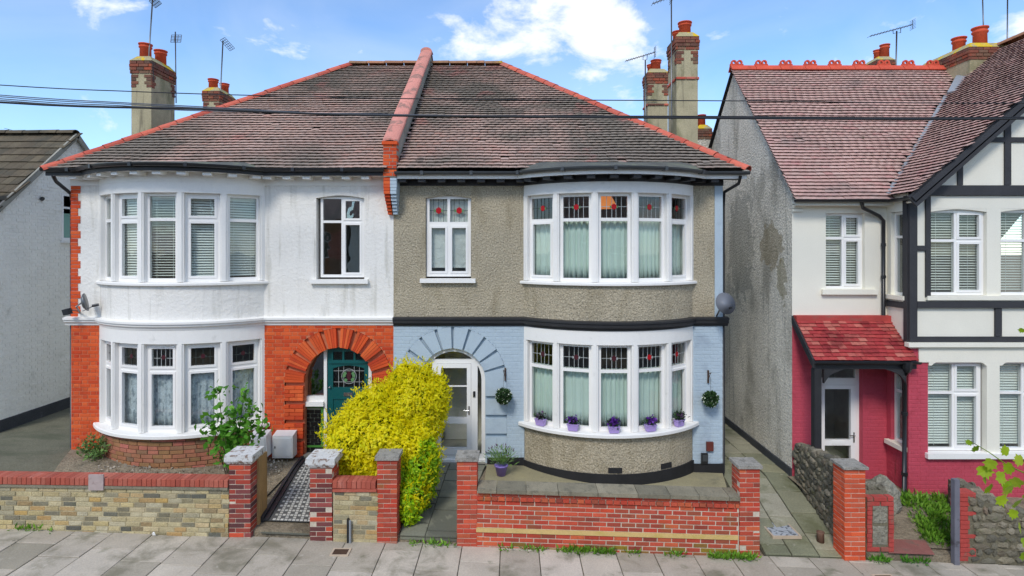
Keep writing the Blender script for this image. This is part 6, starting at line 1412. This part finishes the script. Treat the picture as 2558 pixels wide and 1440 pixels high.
stems_plant('rose_bush', 'leafy green rose bush climbing in front of the white lower bay', base_, [W(548, 975, yb_), W(612, 968, yb_), W(520, 1055, yb_-.05), W(655, 1060, yb_), W(585, 1030, yb_-.1), W(630, 1020, yb_), W(560, 1075, yb_-.1), W(600, 1085, yb_-.1)], 'leaf_green', 0.10, 95, r0=.016, spread=.075, start=.4, asp=.7)
stems_plant('fern_clump', 'low green shrub against the left brick corner', (X(240, -.35), -.35, gz(-8)), [W(212, 1100, -.45), W(232, 1088, -.4), W(258, 1092, -.4), W(205, 1125, -.5), W(262, 1120, -.5), W(240, 1130, -.6), W(225, 1145, -.6)], 'leaf_sage', .07, 80, spread=.05, start=.2, asp=.35)
# weeds, lawn, litter of the beds
def tufts(name, label, m, spots, size, nper, cat='weeds', spread=.06, h=.5):
    P_, D_ = [], []
    for x, y, z, k in spots:
        for _ in range(int(nper*k)):
            a = rnd.uniform(0, 6.28); r = rnd.random()*spread; P_.append((x+r*math.cos(a), y+r*math.sin(a), z+rnd.uniform(0, .04))); D_.append((math.cos(a)*.6, math.sin(a)*.6-.1, h+rnd.random()))
    o = leaves(name, m, np.array(P_), np.array(D_), size, .3, None, jit=.35); tag(o, label, cat, None, 'stuff'); return o
sp_ = []
for a, b_, k in ((1255, 1290, .5), (1310, 1370, .8), (1400, 1540, 2.2), (1570, 1600, .6), (1670, 1710, .9), (1780, 1895, 1.8)):
    for q in range(int((b_-a)/7)): px = a+q*7+rnd.uniform(-3, 3); x = X(px, -2.55); sp_.append((x, -2.54+rnd.uniform(-.05, .02), pz(x)-.01, rnd.uniform(.2, 1.1)*k*.6))
for a, b_, k in ((1035, 1140, .5), (40, 140, .35), (1895, 1900, 1)):
    for q in range(int((b_-a)/9)): px = a+q*9; x = X(px, -2.5); sp_.append((x, -2.52, pz(x)-.01, rnd.uniform(.1, .9)*k))
tufts('wall_weeds', 'green weeds sprouting along the foot of the red garden wall', 'weed', sp_, .075, 26)
sp_ = [(x, y, gar(x, y)+.0, rnd.uniform(.3, 1.2)) for x, y in [(rnd.uniform(5.9, 9), rnd.uniform(-2.2, -.75)) for _ in range(520)] if x > lerp(X(2330, -2.4), X(2232, -.3), cl((y+2.45)/2.35, 0, 1))+.03]
tufts('lawn_grass', 'rough green grass and weeds in the garden before the pink bay', 'weed', sp_, .085, 22, 'grass', .1)
sp_ = [(X(px, -2.5), -2.5, pz(X(px, -2.5)), rnd.uniform(.4, 1.2)) for px in (2180, 2188, 2196, 2206, 2214, 2290, 2300, 2310, 2270, 2262)]
tufts('gate_weeds', 'small green weeds by the foot of the red-painted stub', 'leaf_green', sp_, .07, 26)
P_ = np.array([(x, y, gar(x, y)+.02) for x, y in zip(RS.uniform(-7.8, -4.3, 1500), RS.uniform(-2.2, -.2, 1500))])
o = leaves('bed_litter', 'slab', P_, np.tile((0, -.2, .15), (1500, 1)), .045, .7, None, jit=1.0); tag(o, 'pale stones and dry litter strewn over the bed behind the yellow brick wall', 'litter', None, 'stuff')

# street tree: only one leafy branch reaches into the picture
TR = thing('street_tree', 'young street tree whose lime green branch hangs in at the lower right', 'tree', (7.3, -5.0, pz(7.3)))
sub(TR, 'trunk', 'bark', [(7.3, -5, pz(7.3)-.1), (7.28, -5, .6), (7.33, -5.02, 1.6), (7.3, -5, 2.4)], [.07, .06, .05, .03], 10)
BP = [V((7.3, -5.0, 1.75)), V((6.6, -5.0, 1.9)), W(2590, 1195, -5.0), W(2520, 1165, -5.05), W(2470, 1130, -5.05), W(2420, 1100, -5.05)]
sub(TR, 'branch', 'leaf_lime', BP, [.022, .016, .010, .007, .005, .003], 6)
B2 = [V((7.3, -5.0, 1.2)), V((6.7, -5.0, 1.2)), W(2600, 1300, -5), W(2545, 1330, -5)]; sub(TR, 'branch', 'bark', B2, [.02, .014, .008, .004], 6)
lv = MB(); lobes = [(0, 0), (.22, -.05), (.5, .12), (.42, .32), (.62, .55), (.38, .58), (.28, .78), (.12, .72), (0, 1.0), (-.12, .72), (-.28, .78), (-.38, .58), (-.62, .55), (-.42, .32), (-.5, .12), (-.22, -.05)]
lv.add([(x, .06*abs(x)-.08*y*y, y) for x, y in lobes]+[(0, .02, .35)], [(i, (i+1) % 16, 16) for i in range(16)]); lme = lv.mesh('leaf', 'leaf_lime')
for px, py, s, r in ((2425, 1103, .08, 2.4), (2445, 1120, .12, 1.9), (2455, 1165, .19, 3.3), (2480, 1150, .17, 2.7), (2500, 1180, .2, 3.0), (2470, 1215, .17, 3.6), (2530, 1165, .17, 2.2), (2525, 1215, .2, 3.1), (2550, 1200, .18, 2.5), (2500, 1240, .17, 3.4), (2548, 1250, .19, 3.0), (2535, 1275, .15, 2.8), (2555, 1150, .15, 1.6), (2520, 1130, .14, 1.2), (2548, 1310, .16, 2.6), (2556, 1345, .18, 3.3), (2560, 1380, .15, 3.0), (2575, 1225, .2, 2.9), (2590, 1180, .2, 2.2), (2585, 1290, .18, 3.2), (2556, 822, .08, 3.0), (2460, 1190, .13, 2.9), (2512, 1205, .16, 3.5)):
    o = put(bpy.data.objects.new('leaf', lme), TR); q = W(px, py, -5.05+rnd.uniform(-.12, .12)); o.matrix_basis = Matrix.Translation(q) @ Matrix.Rotation(-r, 4, 'Y') @ Matrix.Rotation(rnd.uniform(-.7, .7), 4, 'X') @ Matrix.Rotation(rnd.uniform(-.6, .6), 4, 'Z') @ Matrix.Scale(s*.8, 4)

# ================================================================ POTS AND ORNAMENTS
PW = ('leftmost', 'second', 'middle', 'fourth', 'rightmost')
for i, px in enumerate((1350, 1431, 1533, 1625, 1697)):
    best = min((abs(X(px, p.y)-p.x), t) for t, p in [(tt, BR.p(tt, .015)) for tt in [q*.004 for q in range(-220, 221)]])[1]
    p = BR.p(best, .015, .885); u = V((math.cos(best), math.sin(best), 0)); n = V((math.sin(best), -math.cos(best), 0)); f_ = Fr(p, u, n)
    T = thing('flower_trough', f'lilac trough of purple flowers, {PW[i]} of five on the curved blue-house sill', 'planter', p, 'flower troughs on the bay sill')
    MB().add([f_.P(a*s, z, c*s2) for z, s, s2 in ((0, .085, .042), (.115, .105, .055)) for a, c in ((-1, 1), (1, 1), (1, -1), (-1, -1))], BF).build('trough', 'trough_lilac', T)
    MB().add([f_.P(a*.112, z, c*.06) for z in (.105, .122) for a, c in ((-1, 1), (1, 1), (1, -1), (-1, -1))], BF).build('rim', 'trough_lilac', T)
    N_ = (110, 170, 190, 150, 230)[i]; q = RS.normal(0, 1, (N_, 3))*np.array(((.05, .03, .024), (.06, .03, .03), (.055, .035, .04), (.066, .03, .03), (.06, .035, .045))[i]); base_p = np.array([tuple(f_.P(a, .17+c, b_)) for a, b_, c in q])
    leaves('leaf_mass', 'leaf_dark', base_p, np.tile((0, -.3, .6), (N_, 1)), .05, .5, T)['kind'] = 'stuff'
    nf = (40, 90, 170, 110, 55)[i]; q = RS.normal(0, 1, (nf, 3))*np.array((.05, .03, .028)); base_p = np.array([tuple(f_.P(a, .2+c, b_+.025)) for a, b_, c in q])
    leaves('flowers', 'flower_purple' if i in (1, 2, 3) else 'flower_dull', base_p, np.tile((0, -.8, .5), (nf, 1)), .042, .9, T)['kind'] = 'stuff'
p = V((X(1252, -.55), -.55, gar(X(1252, -.55), -.55)+.03)); T = thing('lavender_pot', 'purple pot of grey-green lavender beside the blue house door', 'plant pot', p)
MB().lathe(p, [(.08, 0), (.12, .17), (.13, .175), (.13, .2), (.11, .2), (.1, .15)], 16).build('pot', 'pot_purple', T, True)
n_ = 650; d = RS.normal(0, 1, (n_, 3))*np.array((.5, .4, .25))+np.array((0, 0, .8)); d /= np.linalg.norm(d, axis=1)[:, None]; pts = np.array(p)+np.array((0, 0, .18))+d*RS.uniform(.02, .34, n_)[:, None]
leaves('leaf_mass', 'leaf_sage', pts, d, .07, .16, T, jit=.25)['kind'] = 'stuff'
k = RS.choice(n_, 60); leaves('flowers', 'flower_dull', np.array(p)+np.array((0, 0, .18))+d[k]*.36, d[k], .04, .4, T, jit=.2)['kind'] = 'stuff'
for i, (px, py, r, kx, ky) in enumerate(((1258, 990, .145, 1262, 935), (1775, 997, .138, 1768, 941))):
    yb2 = -.19; c = W(px, py, yb2); T = thing('topiary_ball', ('hanging ball of dark leaves and white flowers beside the blue porch arch', 'hanging ball of dark leaves and white flowers on the blue right corner')[i], 'hanging ball', c, 'hanging topiary balls')
    MB().lathe(c-V((0, 0, r*.82)), [(.01, 0), (r*.5, r*.1), (r*.8, r*.8), (r*.5, r*1.5), (.01, r*1.64)], 14).build('core', 'leaf_dark', T, True)
    d = RS.normal(0, 1, (900, 3)); d /= np.linalg.norm(d, axis=1)[:, None]; leaves('leaf_mass', 'leaf_dark', np.array(c)+d*r*.85, d, .045, .6, T)['kind'] = 'stuff'
    leaves('flowers', 'leaf_white', np.array(c)+d[:110]*r*.98, d[:110], .03, .9, T)['kind'] = 'stuff'
    MB().tube([c+V((0, 0, r*.8)), V((c.x, c.y, Z(ky+2, yb2)))], .003, 5).build('hanging_wire', 'metal_grey', T)
    bq = thing('wall_bracket', ('black iron hanging bracket beside the blue porch arch', 'black iron hanging bracket on the blue right corner')[i], 'bracket', W(kx, ky, -.02), 'hanging brackets')
    z0, z1 = Z(ky+16, 0), Z(ky-16, 0); xx = X(kx, 0); b = MB(); b.box(xx-.014, xx+.014, -.04, -.01, z0, z1); b.build('wall_bar', 'iron', bq)
    MB().tube([(xx, -.03, z1-.05), (c.x, yb2, z1-.03), (c.x, yb2-.02, z1-.005)], .008, 6).build('arm', 'iron', bq); MB().tube([(xx, -.03, z0+.04), (lerp(xx, c.x, .5), -.09, z0+.12), (c.x, yb2+.02, z1-.04)], .006, 6).build('brace', 'iron', bq)

# ================================================================ SMALL THINGS ON THE HOUSES AND STREET
def meter_box(label, px0, px1, py0, py1, y0, y1, lean=0.0):
    x0, x1, z0, z1 = X(px0, y0), X(px1, y0), Z(py1, y0), Z(py0, y0); T = thing('meter_box', label, 'meter box', ((x0+x1)/2, y1, z0), 'white meter boxes')
    b = MB(); b.add([(x0, y1, z0), (x1, y1, z0), (x1, y0, z0), (x0, y0, z0), (x0+lean, y1, z1+.05), (x1+lean, y1, z1+.05), (x1+lean, y0, z1), (x0+lean, y0, z1)], BF); b.build('body', 'box_white', T)
    MB().add([(x0+.03+lean*.1, y0-.012, z0+.04), (x1-.03+lean*.1, y0-.012, z0+.04), (x1-.03+lean*.9, y0-.012, z1-.04), (x0+.03+lean*.9, y0-.012, z1-.04), (x0+.03+lean*.1, y0+.001, z0+.04), (x1-.03+lean*.1, y0+.001, z0+.04), (x1-.03+lean*.9, y0+.001, z1-.04), (x0+.03+lean*.9, y0+.001, z1-.04)], BF).build('door', 'box_white', T)
    MB().box(x0+.05, x0+.065, y0-.022, y0-.012, (z0+z1)/2-.02, (z0+z1)/2+.02).build('lock', 'metal_dark', T)
meter_box('upright white meter box at the foot of the orange porch pier', 680, 731, 1090, 1145, -.26, -.035)
meter_box('leaning white meter box half hidden behind the rose bush', 626, 668, 1090, 1142, -.45, -.2, -.03)
def dish(label, c, nrm, r, foot, m='dish'):
    T = thing('satellite_dish', label, 'satellite dish', foot, 'satellite dishes'); nrm = V(nrm).normalized()
    MB().lathe(c, [(r, .06), (r*.9, .035), (r*.6, .008), (r*.2, -.012), (.001, -.015), (.001, -.022), (r*.6, .0), (r*.95, .045)], 28, nrm).build('reflector', m, T, True)
    MB().tube([c-nrm*.02, c-nrm*.1-V((0, 0, .05)), V(foot)], .016, 8).build('mount', 'metal_grey', T)
    lnb = c+nrm*r*1.15-V((0, 0, r*.55)); MB().tube([c-V((0, 0, r*.9)), lnb], .009, 6).build('feed_arm', 'metal_grey', T); MB().tube([lnb-nrm*.05, lnb+nrm*.06], .026, 8).build('receiver', 'metal_dark', T)
dish('grey satellite dish on the right corner of the blue house', W(1808, 760, -.32), (.25, -.95, .3), .215, W(1790, 790, -.02))
dish('satellite dish seen edge-on at the white upper left corner', W(206, 757, -.3), (.86, .42, .2), .18, W(200, 782, -.02), 'metal_grey')
T = thing('floodlight', 'small dark floodlight on an arm at the left brick corner', 'lamp', W(180, 775, -.02)); MB().tube([W(196, 778, -.01), W(178, 775, -.2)], .01, 6).build('arm', 'metal_dark', T)
fl_ = Fr(W(168, 783, -.25), (1, 0, .2), (-.2, -.95, -.2)); MB().fbox(fl_, -.05, .06, -.03, .09, -.05, .04).build('lamp_head', 'metal_dark', T)
def mast(T, p, q, r=.016, m='metal_grey'): return MB().tube([p, q], r, 8).build('mast', m, T, True)
def yagi(T, a, b_, n=11, el=.11):
    MB().tube([a, b_], .011, 6).build('boom', 'metal_grey', T); d = (b_-a).normalized(); s = d.cross(V((0, 0, 1))).normalized(); e = MB()
    for i in range(n): p = a.lerp(b_, i/(n-1)); e.tube([p-s*el, p+s*el], .005, 5); 
    o = e.build('element_rods', 'metal_dark', T); o['kind'] = 'stuff'
    z = V((0, 0, 1)); rf = MB()
    for k in range(-3, 4): rf.tube([b_+z*.045*k-s*.13, b_+z*.045*k+s*.13], .005, 5)
    rf.tube([b_-z*.14, b_+z*.14], .008, 5); o = rf.build('reflector_grid', 'metal_dark', T); o['kind'] = 'stuff'
def grid_aerial(T, c, u, v, w, h, nu=3, nv=7):
    e = MB(); u, v = V(u).normalized(), V(v).normalized()
    for i in range(nv+1): e.tube([c-u*w/2+v*(i/nv-.5)*h, c+u*w/2+v*(i/nv-.5)*h], .006, 5)
    for i in range(nu+1): e.tube([c+u*(i/nu-.5)*w-v*h/2, c+u*(i/nu-.5)*w+v*h/2], .007, 5)
    o = e.build('grid_panel', 'metal_dark', T); o['kind'] = 'stuff'
def aerial(label, base): return thing('tv_aerial', label, 'aerial', base, 'television aerials')
yA = 1.95; T = aerial('tall aerial mast rising past the pots of the big left chimney', W(372, 160, yA)); mast(T, W(370, 165, yA), W(382, -12, yA)); grid_aerial(T, W(388, 6, yA), (.8, 0, -.9), (.7, 0, .5), .22, .18)
MB().tube([W(372, 152, yA-.2), W(382, 158, yA-.2), W(384, 200, yA-.2)], .008, 5).build('lead_in', 'cable', T)
yA = 2.75; T = aerial('aerial with a square panel standing off the right side of the big left chimney', W(424, 235, yA)); mast(T, W(440, 258, yA), W(438, 80, yA), .014); grid_aerial(T, W(440, 97, yA), (1, 0, 0), (0, .2, 1), .25, .2, 3, 5); MB().tube([W(440, 228, yA), W(426, 240, yA-.05)], .012, 6).build('stand_off', 'metal_dark', T); MB().tube([W(440, 244, yA), W(426, 234, yA-.05)], .012, 6).build('stand_off', 'metal_dark', T)
yA = 5.0; T = aerial('aerial with a slanted panel on the small rear left chimney', W(549, 268, yA)); mast(T, W(549, 268, yA), W(557, 103, yA), .018); grid_aerial(T, W(568, 111, yA), (1, 0, -1.1), (.6, .4, .6), .42, .16, 6, 3)
yA = 1.62; T = aerial('aerial on the mast of the tall slim chimney, cut by the top of the picture', W(1678, 330, yA)); mast(T, W(1678, 300, yA), W(1677, -15, yA), .016); yagi(T, W(1630, 10, yA), W(1676, -8, yA), 7)
yA = 3.95; T = aerial('yagi aerial beside the shorter rear right chimney', W(1612, 330, yA)); mast(T, W(1612, 325, yA), W(1612, 150, yA), .018); yagi(T, W(1563, 153, yA), W(1636, 131, yA), 13); MB().tube([W(1607, 141, yA), W(1606, 150, yA), W(1616, 150, yA), W(1617, 138, yA)], .009, 6).build('clamp', 'metal_dark', T)
MB().tube([W(1610, 250, yA), W(1640, 250, yA)], .012, 6).build('stand_off', 'metal_dark', T)
yA = 6.3; T = aerial('long yagi aerial above the ornamental red ridge', W(2238, 175, yA)); mast(T, W(2238, 190, yA), W(2240, 78, yA), .022); yagi(T, W(2173, 91, yA), W(2280, 62, yA), 15, .14); MB().tube([W(2231, 75, yA), W(2231, 84, yA), W(2250, 82, yA), W(2250, 70, yA)], .012, 6).build('clamp', 'metal_dark', T)
yA = 2.75; T = aerial('thin mast rising from the pots of the broad right stack', W(2455, 45, yA)); mast(T, W(2457, 80, yA), W(2454, -20, yA), .015)
yA = 3.5; T = aerial('tall thin mast behind the gable ridge at the right edge', W(2516, 125, yA)); mast(T, W(2516, 150, yA), W(2517, -20, yA), .016)
yA = 3.0; T = aerial('little aerial on the grey roof at the left edge', W(8, 342, yA)); mast(T, W(6, 350, yA), W(5, 330, yA), .012); yagi(T, W(-6, 333, yA), W(22, 337, yA), 6, .08)
# overhead cables
def cable(label, pts, r, m='cable'):
    c = MB(); P_ = [W(px, py, y) for px, py, y in pts]; Q = []
    for i in range(len(P_)-1):
        for k in range(6):
            t = k/6; p0, p1, p2, p3 = P_[max(i-1, 0)], P_[i], P_[i+1], P_[min(i+2, len(P_)-1)]
            Q.append(.5*((2*p1)+(p2-p0)*t+(2*p0-5*p1+4*p2-p3)*t*t+(3*p1-p0-3*p2+p3)*t**3))
    Q.append(P_[-1]); tag(c.tube(Q, r, 6).build('overhead_cable', m, None, True), label, 'cable', 'overhead cables')
yc_ = -2.2
cable('thin upper overhead cable crossing both roofs', [(-900, 150, yc_), (0, 213, yc_), (330, 229, yc_), (640, 239, yc_), (1100, 248, yc_), (1900, 253, yc_), (2558, 258, yc_), (3500, 240, yc_)], .008)
cable('thickest dark overhead cable sweeping across the roofs', [(-900, 180, yc_), (0, 256, yc_), (500, 273, yc_), (850, 287, yc_), (1280, 292, yc_), (1700, 295, yc_), (2558, 297, yc_), (3500, 270, yc_)], .017)
for k, (y0_, y1_) in enumerate(((238, 268), (242, 271), (247, 275), (251, 278))):
    cable(('topmost', 'second', 'third', 'lowest')[k]+' thin grey strand fanning from the thick cable at the left', [(-900, y0_-75-k*3, yc_+.1), (0, y0_, yc_+.1), (300, lerp(y0_, y1_, .62), yc_+.1), (520, y1_, yc_+.1), (900, 288-k, yc_+.05), (1300, 292, yc_+.03)], .008, 'cable_grey')
cable('second dark overhead cable just above the thick one on the right', [(1000, 289, yc_+.15), (1280, 290, yc_+.15), (1700, 291, yc_+.15), (2558, 293, yc_+.15), (3500, 265, yc_+.15)], .010)
# street furniture
x = X(641, -2.3); T = thing('wooden_gate', 'narrow weathered wooden gate standing open behind the left pier', 'gate', (x, -2.2, pz(x))); zt = Z(1140, -2.25)
MB().box(x-.03, x+.03, -2.28, -2.19, pz(x)-.05, zt).build('gate_stile', 'wood', T); MB().box(x-.015, x+.02, -2.19, -1.95, pz(x)+.08, zt-.03).build('gate_board', 'wood', T)
def cover(label, px, py, w, dd_, m, fm=True, y=None):
    y = y; x = X(px, y); z = pz(x) if y < -2.5 else alley(x, y); T = thing('access_cover', label, 'cover', (x, y, z)); fr_ = .03
    if fm:
        f = MB(); f.box(x-w/2-fr_, x+w/2+fr_, y-dd_/2-fr_, y-dd_/2, z-.03, z+.014-.0); f.box(x-w/2-fr_, x+w/2+fr_, y+dd_/2, y+dd_/2+fr_, z-.03, z+.014); f.box(x-w/2-fr_, x-w/2, y-dd_/2, y+dd_/2, z-.03, z+.0145); f.box(x+w/2, x+w/2+fr_, y-dd_/2, y+dd_/2, z-.03, z+.0145); f.build('frame', 'cover_frame', T)
    MB().box(x-w/2, x+w/2, y-dd_/2, y+dd_/2, z-.03, z+.010).build('lid', m, T)
cover('small rusty square cover in the pavement before the short wall', 851, 1385, .22, .16, 'iron', y=-2.82)
cover('small dark cover in the pavement at the bottom right edge', 2212, 1438, .24, .16, 'iron', y=-2.98)
cover('worn pale metal inspection cover in the alley paving', 1947, 1285, .42, .5, 'cover_grey', y=-1.75)
T = thing('drain_pipe', 'stubby black and white drainpipe on the short yellow wall', 'pipe', (X(875, -2.53), -2.53, pz(-2.5))); zz = Z(1300, -2.53); x = X(875, -2.53)
MB().tube([(x, -2.54, pz(x)-.02), (x, -2.54, zz)], .018, 10).build('pipe', 'lead_light', T); MB().box(x-.05, x-.026, -2.55, -2.49, pz(x), zz+.02).build('bracket', 'black_plastic', T)
x = X(2057, -2.05); T = thing('clay_pipe', 'broken clay pipe stub at the foot of the rubble side wall', 'pipe', (x, -2.05, alley(x, -2.05))); MB().lathe((x-.05, -2.05, alley(x, -2.05)-.02), [(.06, 0), (.055, .15), (.065, .18), (.045, .18), (.04, .05)], 12).build('pipe', 'clay', T, True)
lp = MB(); c = W(385, 1334, -2.56); lp.add([c+V(q)*.03 for q in ((-1, 0, -.6), (1, -.3, -.7), (.7, -.5, .6), (0, -.2, 1.2), (-.8, -.4, .5), (0, .5, .2))], [(0, 1, 2, 4), (4, 2, 3), (0, 4, 5), (1, 5, 2), (3, 5, 4), (2, 5, 3)]); tag(lp.build('paper_litter', 'paper'), 'crumpled white scrap of paper at the foot of the yellow wall', 'litter')
# lamp glow: the amber ceiling light behind the middle upper light of the roughcast bay
T = thing('ceiling_lamp', 'amber lit ceiling lamp behind the middle upper pane of the roughcast bay', 'lamp', (BR.cx-.05, .2, 5.5)); c = V((BR.cx-.08, .1, 5.25))
em = bpy.data.materials.new('amber_glow'); em.use_nodes = True; MAT['amber_glow'] = em; bs_ = em.node_tree.nodes['Principled BSDF']; bs_.inputs['Base Color'].default_value = (.8, .3, .1, 1); bs_.inputs['Emission Color'].default_value = (1, .32, .08, 1); bs_.inputs['Emission Strength'].default_value = .4
MB().lathe(c-V((0, 0, .12)), [(.22, 0), (.26, .05), (.16, .24), (.1, .25), (.2, .05)], 20).build('lamp_shade', 'amber_glow', T, True); MB().tube([c+V((0, 0, .12)), c+V((0, 0, .38))], .01, 6).build('flex', 'cable', T)
